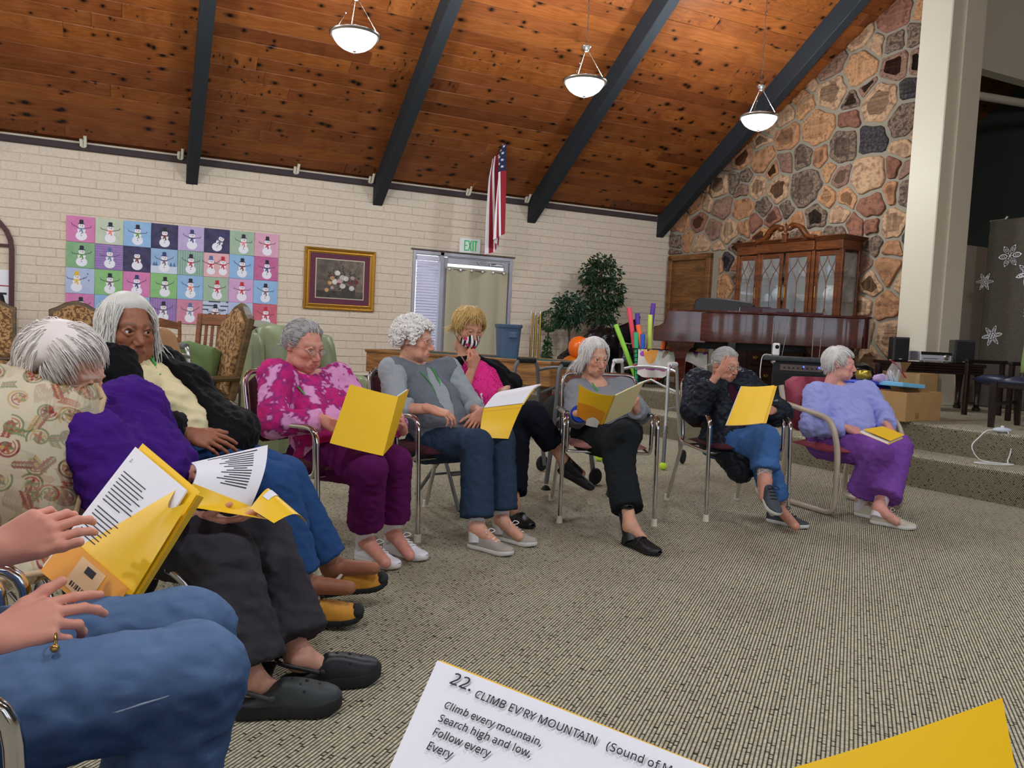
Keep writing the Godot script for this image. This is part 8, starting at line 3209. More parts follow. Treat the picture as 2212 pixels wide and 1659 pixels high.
# a figure: body with head and hands, then clothes; returns the root, whose axes stay the world's
func figure(key: String, label: String, d: Dictionary) -> Node3D:
	var W: Dictionary = JOINTS[key]
	var base := Vector3((W.hipL.x + W.hipR.x) * 0.5, 0, (W.hipL.z + W.hipR.z) * 0.5)
	var o := thing("person", label, "person", base)
	var J := {}
	for k in W:
		J[k] = W[k] - base
	d.J = J
	var skin: Color = d.skin
	var lin := skin.srgb_to_linear()
	var hf: Vector3 = d.face.normalized()
	var hb := frame_zy(hf, d.get("head_up", Vector3.UP))
	var hsc: float = d.get("head_size", 1.0)
	var hx := Transform3D(hb.scaled_local(Vector3.ONE * hsc), J.head)
	d.hx = hx
	# the body, one skin from neck to feet
	var b := Blob.new()
	b.k = 0.035
	var P: Vector3 = (J.hipL + J.hipR) * 0.5
	var chin := hx * Vector3(0, -0.09, -0.02)
	b.cap(J.neck - Vector3(0, 0.04, 0), chin, 0.052, 0.049 * hsc)
	b.cap(P, J.neck - Vector3(0, 0.06, 0), 0.10, 0.085)
	b.cap(J.shL, J.shR, 0.045, 0.045)
	for s in ["L", "R"]:
		b.cap(J["sh" + s], J["el" + s], 0.042, 0.036)
		b.cap(J["el" + s], J["wr" + s], 0.037, 0.025 * hsc)
		b.cap(J["hip" + s], J["knee" + s], 0.075, 0.05)
		b.cap(J["knee" + s], J["ank" + s], 0.048, 0.034)
		b.cap(J["ank" + s], J["ank" + s].lerp(J["toe" + s], 0.75) - Vector3(0, 0.0, 0), 0.036, 0.026)
	var g := MB.new()
	g.c = lin
	var fn := FastNoiseLite.new()
	fn.frequency = 1.0
	b.mesh(g, 0.013, func(p: Vector3, n: Vector3) -> Color:
		var q := 0.95 + 0.14 * fn.get_noise_3d(p.x * 30, p.y * 30, p.z * 30)
		return Color(lin.r * q, lin.g * q, lin.b * q))
	for s in ["L", "R"]:
		if d.has("hand" + s):
			var h: Array = d["hand" + s]
			g.c = Color(lin.r * 1.0, lin.g * 0.93, lin.b * 0.92)
			add_hand(g, Transform3D(frame_zy(h[0], h[1]), J["wr" + s]), 1.0 if s == "R" else -1.0, h[2], h[3] if h.size() > 3 else 0.12, h[4] if h.size() > 4 else Vector3(0.55, -0.45, 0.7), 0.97 * hsc, h[5] if h.size() > 5 else 0.0036)
	var f: Dictionary = d.get("features", {})
	add_head(g, hx, skin, f)
	part("body", g, M.skin, o)
	var sc: Vector3 = f.get("scale", Vector3.ONE)
	add_eyes(o, hx, sc, d.get("iris", Color(0.28, 0.33, 0.38)), d.get("look", Vector2.ZERO), d.get("lid", 0.0), skin)
	if d.has("hair"):
		add_hair(o, hx, sc, d.hair)
	if d.get("glasses"):
		add_glasses(o, hx, sc, M.nickel)
	return o

func garment(o: Node3D, called: String, m: Material, bl: Blob, cell := 0.0115, paint = null, wrinkle := 0.006, wf := 11.0) -> MeshInstance3D:
	var g := MB.new()
	bl.mesh(g, cell, paint, wrinkle, wf, 3)
	return part(called, g, m, o)

func sock(o: Node3D, a: Vector3, k: Vector3, m: Material, h := 0.12) -> void:
	var g := MB.new()
	var d := (k - a).normalized()
	g.tube([a - d * 0.05, a, a + d * h * 0.5, a + d * h], [0.038, 0.041, 0.042, 0.046], 14)
	part("sock", g, m, o)

func grounded(J: Dictionary, s: String, yaw_dir: Vector3, back := 0.0) -> Transform3D: # heel point and axes of a foot flat on the floor
	var z := Vector3(yaw_dir.x, 0, yaw_dir.z).normalized()
	var p: Vector3 = J["ank" + s]
	return Transform3D(frame_zy(z, Vector3.UP), Vector3(p.x, 0.002, p.z) - z * back)
func people() -> void:
	sculpt_head()
	var sk := mat("skin", Color.WHITE, 0.5)
	sk.vertex_color_use_as_albedo = true
	sk.subsurf_scatter_enabled = true
	sk.subsurf_scatter_strength = 0.12
	sk.metallic_specular = 0.4
	var hm := mat("hair", Color.WHITE, 0.5)
	hm.vertex_color_use_as_albedo = true
	hm.metallic_specular = 0.35
	var em := mat("eye", Color.WHITE, 0.15)
	em.vertex_color_use_as_albedo = true
	var cl := mat("clear_lens", Color(1, 1, 1, 0.06), 0.03)
	cl.transparency = BaseMaterial3D.TRANSPARENCY_ALPHA
	M["weave"] = noise_tex(0.12, [], 256, FastNoiseLite.TYPE_VALUE, 2, 40, true, 3.0)
	var green := mat("lanyard_green", c8(58, 158, 66), 0.6)
	mat("fleece", c8(206, 190, 178), 0.95)
	mat("sole_black", c8(26, 26, 28), 0.8)
	mat("sole_white", c8(216, 214, 208), 0.7)
	mat("shoe_white", c8(226, 226, 232), 0.6)
	mat("sock_white", c8(218, 214, 216), 0.9)
	mat("shoe_black", c8(24, 24, 28), 0.45)
	var pale := c8(218, 170, 148)
	var white := c8(232, 230, 226)
	var none := func(p: Vector3, n: Vector3) -> Color: return Color.WHITE
	var UP := Vector3.UP

	# the woman in the pink flowered blouse
	var d := {"skin": c8(214, 150, 130), "face": Vector3(0.52, -0.22, 0.84), "glasses": true, "lid": 0.42, "features": {"jaw": 0.1, "scale": Vector3(1.0, 1.02, 1.0), "old": 0.5, "brow": c8(150, 120, 104), "nose": 0.004, "seed": 2},
		"hair": {"style": "back", "colour": c8(198, 194, 192), "colour2": c8(128, 122, 122), "n": 1500, "length": 0.05, "lift": 0.016, "seed": 3, "mess": 0.12, "gravity": -0.02, "raise": 0.006},
		"handR": [Vector3(0.8, -0.42, 0.45), Vector3(-0.1, 0.72, 0.69), [0.22, 0.28, 0.32, 0.36, 0.1], 0.14], "handL": [Vector3(-0.25, 0.5, 0.6), Vector3(0.7, 0.3, 0.4), [0.5, 0.55, 0.6, 0.6, 0.3]]}
	var o := figure("pink", "person in a pink flowered blouse and plum trousers reading a yellow folder before the green recliner", d)
	var J: Dictionary = d.J
	var fl := FastNoiseLite.new()
	fl.frequency = 1.0
	fl.noise_type = FastNoiseLite.TYPE_CELLULAR
	fl.cellular_return_type = FastNoiseLite.RETURN_DISTANCE
	fl.seed = 4
	var fl2 := FastNoiseLite.new()
	fl2.frequency = 1.0
	var flower := func(p: Vector3, n: Vector3) -> Color:
		var w := fl.get_noise_3d(p.x * 13.0, p.y * 13.0, p.z * 13.0) + 0.35 * fl2.get_noise_3d(p.x * 60.0, p.y * 60.0, p.z * 60.0)
		var big := fl2.get_noise_3d(p.x * 7.0 + 5.0, p.y * 7.0, p.z * 7.0)
		if big > 0.0 and w < -0.42:
			return c8(196, 44, 120).srgb_to_linear()
		if big > -0.1 and w < -0.25:
			return c8(150, 50, 120).srgb_to_linear()
		if w > -0.08:
			return c8(240, 208, 232).srgb_to_linear()
		return c8(226, 158, 206).srgb_to_linear()
	var bl := Blob.new()
	torso(bl, J, 0.012, {"skirt": 0.11, "girth": 1.06, "belly": 1.1})
	sleeves(bl, J, 0.064, 0.93, 0.05)
	garment(o, "blouse", cloth("blouse_pink", Color.WHITE, 0.8), bl, 0.0095, flower, 0.007)
	bl = Blob.new()
	trousers(bl, J, 0.078, 0.78, 0.082)
	garment(o, "trousers", cloth("plum_cloth", c8(88, 22, 78), 0.95), bl)
	var hx: Transform3D = d.hx
	var Nk: Vector3 = J.neck
	var fw := Vector3(0.5, 0, 0.86)
	lanyard(o, [[Nk + Vector3(-0.075, 0.035, 0.03), Nk + Vector3(-0.03, -0.04, 0.12), Nk + Vector3(0.07, -0.15, 0.175), Nk + Vector3(0.16, -0.26, 0.17)], [Nk + Vector3(0.055, 0.035, 0.0), Nk + Vector3(0.1, -0.06, 0.09), Nk + Vector3(0.15, -0.18, 0.13), Nk + Vector3(0.165, -0.26, 0.17)]], green)
	for s in ["R", "L"]:
		var f := grounded(J, s, Vector3(0.5, 0, 0.86))
		shoe(o, f.origin, f.basis, 0, M.shoe_white, M.sole_white)
		sock(o, f.origin + UP * 0.08, J["knee" + s], M.sock_white, 0.16)

	# the woman with curly white hair
	d = {"skin": c8(216, 160, 134), "face": Vector3(0.78, -0.06, 0.62), "glasses": true, "features": {"old": 1.0, "jaw": 0.04, "nose": 0.006, "seed": 5, "brow": c8(206, 190, 176), "scale": Vector3(0.97, 1.0, 1.0)},
		"hair": {"style": "curls", "colour": c8(244, 242, 238), "colour2": c8(214, 210, 204), "n": 1300, "lift": 0.034, "width": 0.0042, "seed": 6, "body": 0.9},
		"handR": [Vector3(0.86, -0.25, 0.4), Vector3(0.1, 0.9, 0.4), [0.45, 0.5, 0.55, 0.6, 0.2]], "handL": [Vector3(-0.5, -0.35, 0.6), Vector3(0.45, 0.85, 0.3), [0.5, 0.5, 0.5, 0.55, 0.2]]}
	o = figure("curly", "person with curly white hair and glasses in a grey vest holding a wooden maraca", d)
	J = d.J
	bl = Blob.new()
	torso(bl, J, 0.006, {"belly": 1.1})
	sleeves(bl, J, 0.062, 0.42, 0.058)
	garment(o, "shirt", cloth("shirt_grey", c8(158, 166, 170), 0.85), bl, 0.01, null, 0.006)
	bl = Blob.new()
	torso(bl, J, 0.022, {"skirt": 0.1, "belly": 1.1, "collar": 0.02})
	for s in ["L", "R"]:
		bl.ell(J["sh" + s] + (J["sh" + s] - Nk).normalized() * 0.0 + (J["sh" + s] - (J.shL + J.shR) * 0.5) * 0.30, Vector3(0.05, 0.085, 0.085), Basis(), true, 0.01)
	var cf := frame_zy(Vector3(0.42, 0, 0.9), UP)
	bl.ell(J.neck + cf.z * 0.16 - UP * 0.12 + cf.x * 0.02, Vector3(0.045, 0.3, 0.085), cf * rot(-14, 0), true, 0.012)
	garment(o, "vest", cloth("vest_grey", c8(112, 118, 126), 0.95), bl, 0.0095, null, 0.004)
	bl = Blob.new()
	trousers(bl, J, 0.08, 0.86, 0.084)
	garment(o, "jeans", cloth("denim_dark", c8(46, 62, 82), 0.9), bl)
	Nk = J.neck
	lanyard(o, [[Nk + Vector3(-0.05, 0.03, 0.06), Nk + Vector3(0.03, -0.06, 0.135), Nk + Vector3(0.07, -0.17, 0.165), Nk + Vector3(0.095, -0.25, 0.18)], [Nk + Vector3(0.06, 0.03, 0.03), Nk + Vector3(0.09, -0.05, 0.1), Nk + Vector3(0.1, -0.16, 0.14), Nk + Vector3(0.1, -0.25, 0.18)]], green)
	var g := MB.new()
	g.box(Vector3.ZERO, Vector3(0.07, 0.095, 0.003), 0.001)
	part("name_badge", g, M.paper, o, T(Nk + Vector3(0.115, -0.3, 0.21), cf * rot(-30, 0, -12)))
	var beige := mat("shoe_beige", c8(166, 158, 146), 0.6)
	for s in ["R", "L"]:
		var f := grounded(J, s, Vector3(0.5, 0, 0.86))
		shoe(o, f.origin, f.basis, 0, beige, M.sole_white)
		sock(o, f.origin + UP * 0.08, J["knee" + s], M.sock_white, 0.1)

	# the woman in the mask
	d = {"skin": c8(206, 150, 122), "face": Vector3(0.1, -0.36, 0.93), "lid": 0.6, "head_size": 1.04, "features": {"old": 0.3, "seed": 8, "brow": c8(150, 112, 74)},
		"hair": {"style": "fringe", "colour": c8(232, 200, 132), "colour2": c8(150, 112, 58), "n": 1700, "length": 0.085, "lift": 0.03, "seed": 9, "mess": 0.12, "gravity": 0.05},
		"handR": [Vector3(0.2, 0.9, 0.1), Vector3(0.3, 0.1, 0.95), [0.9, 1.0, 1.0, 1.0, 0.5], 0.06, Vector3(0.3, -0.4, 0.9)], "handL": [Vector3(-0.2, -0.3, 0.9), Vector3(0.2, 0.9, 0.3), [0.2, 0.25, 0.3, 0.3, 0.1]]}
	o = figure("mask", "person with short blonde hair and a black and white striped face mask in a hot pink top", d)
	J = d.J
	Nk = J.neck
	var mf := frame_zy(Vector3(0.2, 0, 0.98), UP)
	bl = Blob.new()
	torso(bl, J, 0.004, {"girth": 1.12, "belly": 1.15, "skirt": 0.08})
	var dots := func(p: Vector3, n: Vector3) -> Color:
		var q := Vector2((p.x + p.y) * 62.0, (p.x - p.y) * 62.0)
		var c := Vector2(q.x - roundf(q.x), q.y - roundf(q.y))
		return (c8(150, 26, 84) if c.length() < 0.2 and n.z > 0.2 else c8(240, 58, 146)).srgb_to_linear()
	garment(o, "top", cloth("top_pink", Color.WHITE, 0.8), bl, 0.0085, dots, 0.005)
	bl = Blob.new()
	torso(bl, J, 0.024, {"girth": 1.1, "belly": 1.1, "skirt": 0.1, "collar": 0.01})
	sleeves(bl, J, 0.062, 0.0, 0.05)
	bl.cap(J.elL, J.elL.lerp(J.wrL, 0.35), 0.06, 0.056, true)
	bl.ell(J.neck + mf.z * 0.19 - UP * 0.22, Vector3(0.13, 0.36, 0.16), mf * rot(-8, 0), true, 0.012)
	garment(o, "cardigan", cloth("cardigan_black", c8(20, 19, 22), 0.95), bl, 0.0105)
	bl = Blob.new()
	trousers(bl, J, 0.078, 0.86, 0.075, {"fracR": 0.62})
	garment(o, "trousers", cloth("navy_cloth", c8(20, 22, 32), 0.9), bl)
	var hx2: Transform3D = d.hx
	g = MB.new()
	var rows := []
	for i in 15:
		var row := PackedVector3Array()
		for j in 31:
			var u := (j / 30.0 - 0.5) * 2.0
			var v := i / 14.0
			var a := u * 1.18
			var y := lerpf(-0.102, -0.012 - 0.03 * u * u, v) + 0.02 * u * u * (1.0 - v)
			var ridge := 0.028 * exp(-pow(u / 0.4, 2.0)) * sin(PI * clampf(v * 0.85 + 0.12, 0, 1))
			var bulge := 0.012 * sin(PI * v)
			row.append(hx2 * Vector3(sin(a) * (0.068 + bulge * 0.4), y, 0.022 + cos(a) * (0.062 + bulge) + ridge))
		rows.append(row)
	g.grid(rows)
	var mi := Image.create(128, 64, false, Image.FORMAT_RGB8)
	for y in 64:
		for x in 128:
			mi.set_pixel(x, y, c8(22, 22, 24) if (x / 9) % 2 == 0 else c8(236, 232, 232))
	for e in [[36, 16], [92, 38], [20, 46], [64, 12]]:
		for k in 7:
			disc(mi, Vector2(e[0], e[1]) + Vector2.from_angle(k) * 5, Vector2(5, 4), [c8(206, 30, 96), c8(150, 20, 60), c8(230, 110, 150)][k % 3])
	var mm := mat("mask_print", Color.WHITE, 0.85)
	mm.albedo_texture = ImageTexture.create_from_image(mi)
	mm.cull_mode = BaseMaterial3D.CULL_DISABLED
	part("face_mask", g, mm, o)
	g = MB.new()
	for s: float in [-1.0, 1.0]:
		g.tube([hx2 * Vector3(s * 0.064, -0.04, 0.045), hx2 * Vector3(s * 0.08, -0.02, 0.0), hx2 * Vector3(s * 0.082, 0.005, -0.02)], 0.0018, 5)
		g.tube([hx2 * Vector3(s * 0.062, -0.085, 0.045), hx2 * Vector3(s * 0.08, -0.05, -0.01), hx2 * Vector3(s * 0.082, -0.02, -0.025)], 0.0018, 5)
	part("ear_loop", g, M.black_rubber, o)
	lanyard(o, [[Nk + Vector3(-0.06, 0.03, 0.05), Nk + Vector3(0.0, -0.1, 0.15), Nk + Vector3(0.05, -0.2, 0.2), Nk + Vector3(0.06, -0.3, 0.22)], [Nk + Vector3(0.07, 0.02, 0.04), Nk + Vector3(0.1, -0.1, 0.14), Nk + Vector3(0.09, -0.2, 0.2), Nk + Vector3(0.06, -0.3, 0.22)]], mat("lanyard_tan", c8(176, 150, 120), 0.6))
	g = MB.new()
	g.box(Vector3.ZERO, Vector3(0.085, 0.055, 0.003), 0.001)
	part("name_badge", g, M.paper, o, T(Nk + Vector3(0.05, -0.21, 0.235), mf * rot(-20, 0, 14)))
	g = MB.new()
	g.tube([Vector3(-0.03, 0.02, 0), Vector3(0.05, -0.03, 0.01)], 0.005, 6)
	part("pen", g, M.white_plastic, o, T(Nk + Vector3(0.12, -0.27, 0.23)))
	var f2 := grounded(J, "L", Vector3(0.1, 0, 1.0))
	shoe(o, f2.origin, f2.basis, 3, M.shoe_black, M.sole_black)
	shoe(o, J.ankR + Vector3(-0.01, -0.075, -0.01), frame_zy(J.toeR - J.ankR + Vector3(0.03, 0.0, 0), Vector3(0.3, 0.8, 0.35)), 3, M.shoe_black, M.sole_black)
	sock(o, J.ankR.lerp(J.toeR, 0.35) - UP * 0.01, J.ankR, M.shoe_black, 0.08)

	# the woman in the grey jumper
	d = {"skin": c8(212, 160, 134), "face": Vector3(0.02, -0.18, 0.98), "head_size": 0.96, "lid": 0.35, "features": {"old": 1.2, "seed": 11, "jaw": -0.04, "brow": c8(178, 160, 148), "scale": Vector3(0.94, 1.03, 1.0), "nose": 0.005},
		"hair": {"style": "down", "colour": c8(240, 238, 234), "colour2": c8(196, 190, 184), "n": 1900, "length": 0.15, "lift": 0.024, "seed": 12, "gravity": 0.22, "curtain": 0.073, "wave": 0.0015, "mess": 0.05},
		"handR": [Vector3(0.75, 0.12, 0.62), Vector3(-0.35, 0.5, 0.8), [0.5, 0.6, 0.7, 0.75, 0.1], 0.1, Vector3(0.55, 0.1, 0.8)], "handL": [Vector3(-0.45, 0.55, 0.6), Vector3(0.3, -0.2, 0.95), [0.5, 0.55, 0.6, 0.6, 0.2]]}
	o = figure("gray", "person with a white bob in a grey knitted jumper and black trousers, legs crossed", d)
	J = d.J
	Nk = J.neck
	bl = Blob.new()
	torso(bl, J, 0.014, {"skirt": 0.1, "girth": 1.05})
	sleeves(bl, J, 0.062, 0.82, 0.058)
	bl.ell(J.neck + Vector3(-0.03, 0.03, 0.07), Vector3(0.09, 0.055, 0.075), Basis(), true, 0.012)
	garment(o, "jumper", cloth("jumper_grey", c8(132, 136, 142), 0.98, 18.0, 0.9), bl, 0.0095, null, 0.006)
	g = MB.new()
	g.tube([J.elR.lerp(J.wrR, 0.78), J.elR.lerp(J.wrR, 0.98)], [0.054, 0.05], 16)
	part("blue_cuff", g, cloth("cuff_blue", c8(36, 62, 170), 0.8), o)
	bl = Blob.new()
	trousers(bl, J, 0.084, 0.80, 0.082, {"fracL": 0.62})
	garment(o, "trousers", cloth("slacks_black", c8(30, 34, 36), 0.95), bl)
	lanyard(o, [[Nk + Vector3(-0.07, 0.0, 0.05), Nk + Vector3(-0.06, -0.05, 0.11), Nk + Vector3(-0.03, -0.12, 0.14)], [Nk + Vector3(0.06, 0.0, 0.07), Nk + Vector3(0.05, -0.05, 0.12), Nk + Vector3(0.0, -0.12, 0.14)]], green)
	f2 = grounded(J, "R", Vector3(0.12, 0, 1.0))
	shoe(o, f2.origin, f2.basis, 3, M.shoe_black, M.sole_black, 1.04)
	sock(o, f2.origin + UP * 0.06, J.kneeR, M.shoe_black, 0.14)
	shoe(o, J.ankL + Vector3(-0.01, -0.08, -0.02), frame_zy(Vector3(-0.18, -0.1, 0.98), Vector3(0.05, 0.97, 0.15)), 3, M.shoe_black, M.sole_black, 1.04)
	sock(o, J.ankL - UP * 0.02, J.kneeL, M.shoe_black, 0.12)

	# the woman in the black quilted coat
	d = {"skin": c8(208, 150, 126), "face": Vector3(0.12, -0.2, 0.97), "head_size": 0.93, "glasses": true, "lid": 0.3, "features": {"old": 0.9, "seed": 14, "brow": c8(140, 122, 112)},
		"hair": {"style": "back", "colour": c8(206, 204, 200), "colour2": c8(120, 116, 114), "n": 1500, "length": 0.07, "lift": 0.010, "seed": 15, "mess": 0.03, "gravity": 0.05},
		"handR": [Vector3(0.45, 0.75, 0.3), Vector3(0.1, -0.25, 0.96), [0.1, 0.12, 0.16, 0.25, 0.1], 0.3, Vector3(0.8, 0.1, 0.55)], "handL": [Vector3(-0.8, 0.1, 0.5), Vector3(0.3, 0.3, 0.9), [0.4, 0.5, 0.55, 0.6, 0.2]]}
	o = figure("coat", "person with grey hair and glasses in a black quilted coat shading the brow with one hand", d)
	J = d.J
	Nk = J.neck
	bl = Blob.new()
	torso(bl, J, 0.0, {"girth": 0.98, "collar": 0.03})
	garment(o, "turtleneck", cloth("maroon_knit", c8(58, 22, 36), 0.95), bl, 0.0115)
	bl = Blob.new()
	torso(bl, J, 0.034, {"skirt": 0.13, "girth": 1.1, "collar": 0.03})
	sleeves(bl, J, 0.08, 0.86, 0.06)
	var kf := frame_zy(Vector3(-0.05, 0, 1.0), UP)
	bl.cap(J.hipR + Vector3(-0.03, 0.0, 0.14), J.hipR + Vector3(-0.04, -0.12, 0.3), 0.1, 0.08)
	bl.cap(Nk + Vector3(-0.08, -0.01, -0.03), Nk + Vector3(0.08, -0.01, -0.03), 0.06, 0.06)
	bl.ell(J.neck + kf.z * 0.2 - UP * 0.15 + kf.x * 0.02, Vector3(0.075, 0.3, 0.15), kf * rot(-8, 0, 4), true, 0.012)
	var q := cloth("quilt_black", c8(34, 38, 46), 0.42)
	q.normal_texture = quilt_tex()
	q.uv1_scale = Vector3.ONE * 7.0
	q.normal_scale = 1.6
	garment(o, "coat", q, bl, 0.0105, null, 0.012, 14.0)
	bl = Blob.new()
	trousers(bl, J, 0.08, 0.86, 0.082, {"fracL": 0.72})
	garment(o, "jeans", cloth("denim_blue", c8(66, 104, 158), 0.9), bl)
	lanyard(o, [[Nk + Vector3(-0.05, 0.0, 0.08), Nk + Vector3(-0.04, -0.07, 0.12), Nk + Vector3(0.0, -0.14, 0.13)], [Nk + Vector3(0.06, 0.0, 0.08), Nk + Vector3(0.075, -0.1, 0.12), Nk + Vector3(0.07, -0.2, 0.14)]], green)
	var leo := mat("leopard_sock", Color.WHITE, 0.9)
	tri_tex(leo, noise_tex(0.06, [[0.0, c8(226, 206, 200)], [0.52, c8(226, 206, 200)], [0.56, c8(60, 44, 44)], [0.7, c8(170, 110, 100)]], 256, FastNoiseLite.TYPE_CELLULAR, 1, 4), 6.0)
	var slate := mat("shoe_slate", c8(62, 70, 76), 0.7)
	f2 = grounded(J, "R", Vector3(0.34, 0, 0.94), 0.02)
	shoe(o, f2.origin, f2.basis, 0, slate, M.sole_white, 1.0, M.black_rubber)
	sock(o, f2.origin + UP * 0.07, J.kneeR, leo, 0.14)
	shoe(o, J.ankL + Vector3(0.0, -0.075, -0.02), frame_zy(Vector3(-0.25, -0.42, 0.86), Vector3(0.0, 0.9, 0.4)), 0, slate, M.sole_white, 1.0, M.black_rubber)
	sock(o, J.ankL - UP * 0.02, J.kneeL, leo, 0.1)

	# the woman in lavender
	d = {"skin": c8(220, 160, 144), "face": Vector3(0.72, -0.03, 0.69), "head_size": 0.98, "features": {"old": 0.9, "seed": 17, "jaw": 0.06, "brow": c8(210, 190, 180)},
		"hair": {"style": "side", "colour": c8(240, 238, 232), "colour2": c8(200, 194, 188), "n": 1800, "length": 0.06, "lift": 0.016, "seed": 18, "mess": 0.05, "gravity": 0.1},
		"handR": [Vector3(0.9, -0.25, 0.3), Vector3(0.0, 0.7, 0.7), [0.35, 0.4, 0.4, 0.45, 0.1]], "handL": [Vector3(-0.1, -0.5, 0.85), Vector3(0.3, 0.8, 0.4), [0.4, 0.45, 0.45, 0.5, 0.1]]}
	o = figure("lavender", "person with short white hair in a lavender cardigan and purple trousers at the right of the circle", d)
	J = d.J
	Nk = J.neck
	bl = Blob.new()
	torso(bl, J, 0.016, {"skirt": 0.09, "girth": 1.16, "belly": 1.25})
	sleeves(bl, J, 0.07, 0.93, 0.056)
	garment(o, "cardigan", cloth("lavender_knit", c8(158, 164, 222), 0.95), bl, 0.0105, null, 0.011, 10.0)
	for k in 4:
		g = MB.new()
		g.ball(Vector3.ZERO, Vector3(0.008, 0.008, 0.004), Basis(), 10, 6)
		var P: Vector3 = (J.hipL + J.hipR) * 0.5
		part("button", g, M.dull_steel, o, T(Nk.lerp(P, 0.24 + k * 0.17) + Vector3(0.06, 0, 0.16 + 0.03 * k)))
	bl = Blob.new()
	trousers(bl, J, 0.09, 0.82, 0.11)
	garment(o, "trousers", cloth("purple_slacks", c8(122, 74, 158), 0.85), bl, 0.0115, null, 0.007)
	var cream := mat("shoe_cream", c8(196, 188, 168), 0.5)
	for s in ["R", "L"]:
		var f := grounded(J, s, Vector3(0.42 if s == "L" else 0.1, 0, 0.9))
		shoe(o, f.origin, f.basis, 0, cream, M.sole_white, 1.0, cream)
		sock(o, f.origin + UP * 0.08, J["knee" + s], M.sock_white, 0.14)

	# the woman in black velvet
	d = {"skin": c8(158, 104, 78), "face": Vector3(0.42, -0.06, 0.9), "head_size": 1.02, "look": Vector2(0.25, 0.12), "lid": 0.34, "iris": c8(44, 28, 22), "features": {"old": 0.7, "seed": 20, "jaw": 0.08, "nose": 0.003, "brow": c8(96, 76, 66), "scale": Vector3(1.02, 1.05, 1.0), "lip": c8(128, 72, 66)},
		"hair": {"style": "down", "colour": c8(238, 236, 226), "colour2": c8(190, 188, 180), "n": 2600, "length": 0.27, "lift": 0.024, "seed": 21, "gravity": 0.2, "curtain": 0.078, "wave": 0.003, "mess": 0.07, "raise": 0.004},
		"handR": [Vector3(0.86, -0.2, 0.45), Vector3(-0.2, 0.62, 0.75), [0.3, 0.35, 0.4, 0.45, 0.2], 0.1, Vector3(0.55, -0.3, 0.8), 0.003], "handL": [Vector3(-0.1, -0.42, 0.9), Vector3(0.6, 0.75, 0.2), [0.6, 0.65, 0.7, 0.75, 0.3], 0.08, Vector3(0.5, -0.4, 0.8), 0.003]}
	o = figure("velvet", "person with long white hair in a black velvet jacket, jeans and mustard slippers", d)
	J = d.J
	Nk = J.neck
	var vf := frame_zy(Vector3(0.66, 0, 0.75), UP)
	bl = Blob.new()
	torso(bl, J, 0.002, {"girth": 1.05, "belly": 1.1})
	garment(o, "shirt", cloth("cream_shirt", c8(232, 218, 172), 0.85), bl, 0.0095, null, 0.008)
	bl = Blob.new()
	torso(bl, J, 0.03, {"skirt": 0.12, "girth": 1.08, "collar": 0.02})
	sleeves(bl, J, 0.08, 0.92, 0.066)
	bl.ell(J.neck + vf.z * 0.20 - UP * 0.2 + vf.x * 0.01, Vector3(0.085, 0.36, 0.16), vf * rot(-10, 0, 3), true, 0.012)
	garment(o, "jacket", cloth("velvet_black", c8(14, 13, 15), 0.8), bl, 0.0095, null, 0.01, 12.0)
	M.velvet_black.rim_enabled = true
	M.velvet_black.rim = 0.25
	bl = Blob.new()
	trousers(bl, J, 0.082, 0.88, 0.075)
	garment(o, "jeans", cloth("denim_mid", c8(44, 76, 124), 0.9), bl, 0.0105)
	lanyard(o, [[Nk + Vector3(-0.05, 0.02, 0.08), Nk + Vector3(0.02, -0.05, 0.15), Nk + Vector3(0.1, -0.15, 0.19), Nk + Vector3(0.17, -0.26, 0.21)], [Nk + Vector3(0.07, 0.02, 0.04), Nk + Vector3(0.11, -0.06, 0.11), Nk + Vector3(0.14, -0.16, 0.15), Nk + Vector3(0.17, -0.26, 0.21)]], green)
	var must := mat("slipper_mustard", c8(206, 142, 44), 0.75)
	for s in ["R", "L"]:
		var z: Vector3 = Vector3(0.93, 0.06 if s == "R" else 0.14, 0.3)
		var p: Vector3 = J["ank" + s]
		shoe(o, Vector3(p.x, 0.012 if s == "R" else 0.045, p.z) - Vector3(0.01, 0, 0), frame_zy(z, Vector3(-0.05, 1.0, 0.12)), 1, must, M.sole_black, 1.04)

	# the woman in purple in the wheelchair
	d = {"skin": c8(212, 158, 136), "face": Vector3(0.88, -0.36, 0.32), "head_up": Vector3(0.1, 0.95, 0.28), "lid": 0.8, "features": {"old": 1.2, "seed": 23, "nose": 0.007, "brow": c8(214, 196, 184), "scale": Vector3(0.98, 1.04, 1.02)},
		"hair": {"style": "side", "colour": c8(244, 238, 232), "colour2": c8(216, 200, 192), "n": 3000, "length": 0.11, "lift": 0.022, "seed": 24, "mess": 0.03, "gravity": 0.08, "width": 0.0017},
		"handR": [Vector3(0.9, 0.0, 0.35), Vector3(0.0, -0.95, 0.2), [0.2, 0.2, 0.22, 0.25, 0.1], 0.08, Vector3(0.4, -0.4, 0.8), 0.003], "handL": [Vector3(0.5, 0.05, 0.6), Vector3(0.1, 0.8, 0.5), [0.5, 0.55, 0.6, 0.6, 0.1], 0.1, Vector3(0.55, -0.3, 0.7), 0.003]}
	o = figure("purple", "person with short white hair slumped in a purple sweatshirt against the paisley cushion", d)
	J = d.J
	Nk = J.neck
	bl = Blob.new()
	torso(bl, J, 0.03, {"girth": 1.08, "belly": 1.1, "collar": 0.0})
	sleeves(bl, J, 0.08, 0.55, 0.062)
	bl.cap(J.elL, J.elL.lerp(J.wrL, 0.9), 0.08, 0.058, true)
	garment(o, "sweatshirt", cloth("purple_fleece", c8(66, 28, 118), 0.97), bl, 0.0095, null, 0.011, 10.0)
	g = MB.new()
	bl = Blob.new()
	trousers(bl, J, 0.088, 0.86, 0.105)
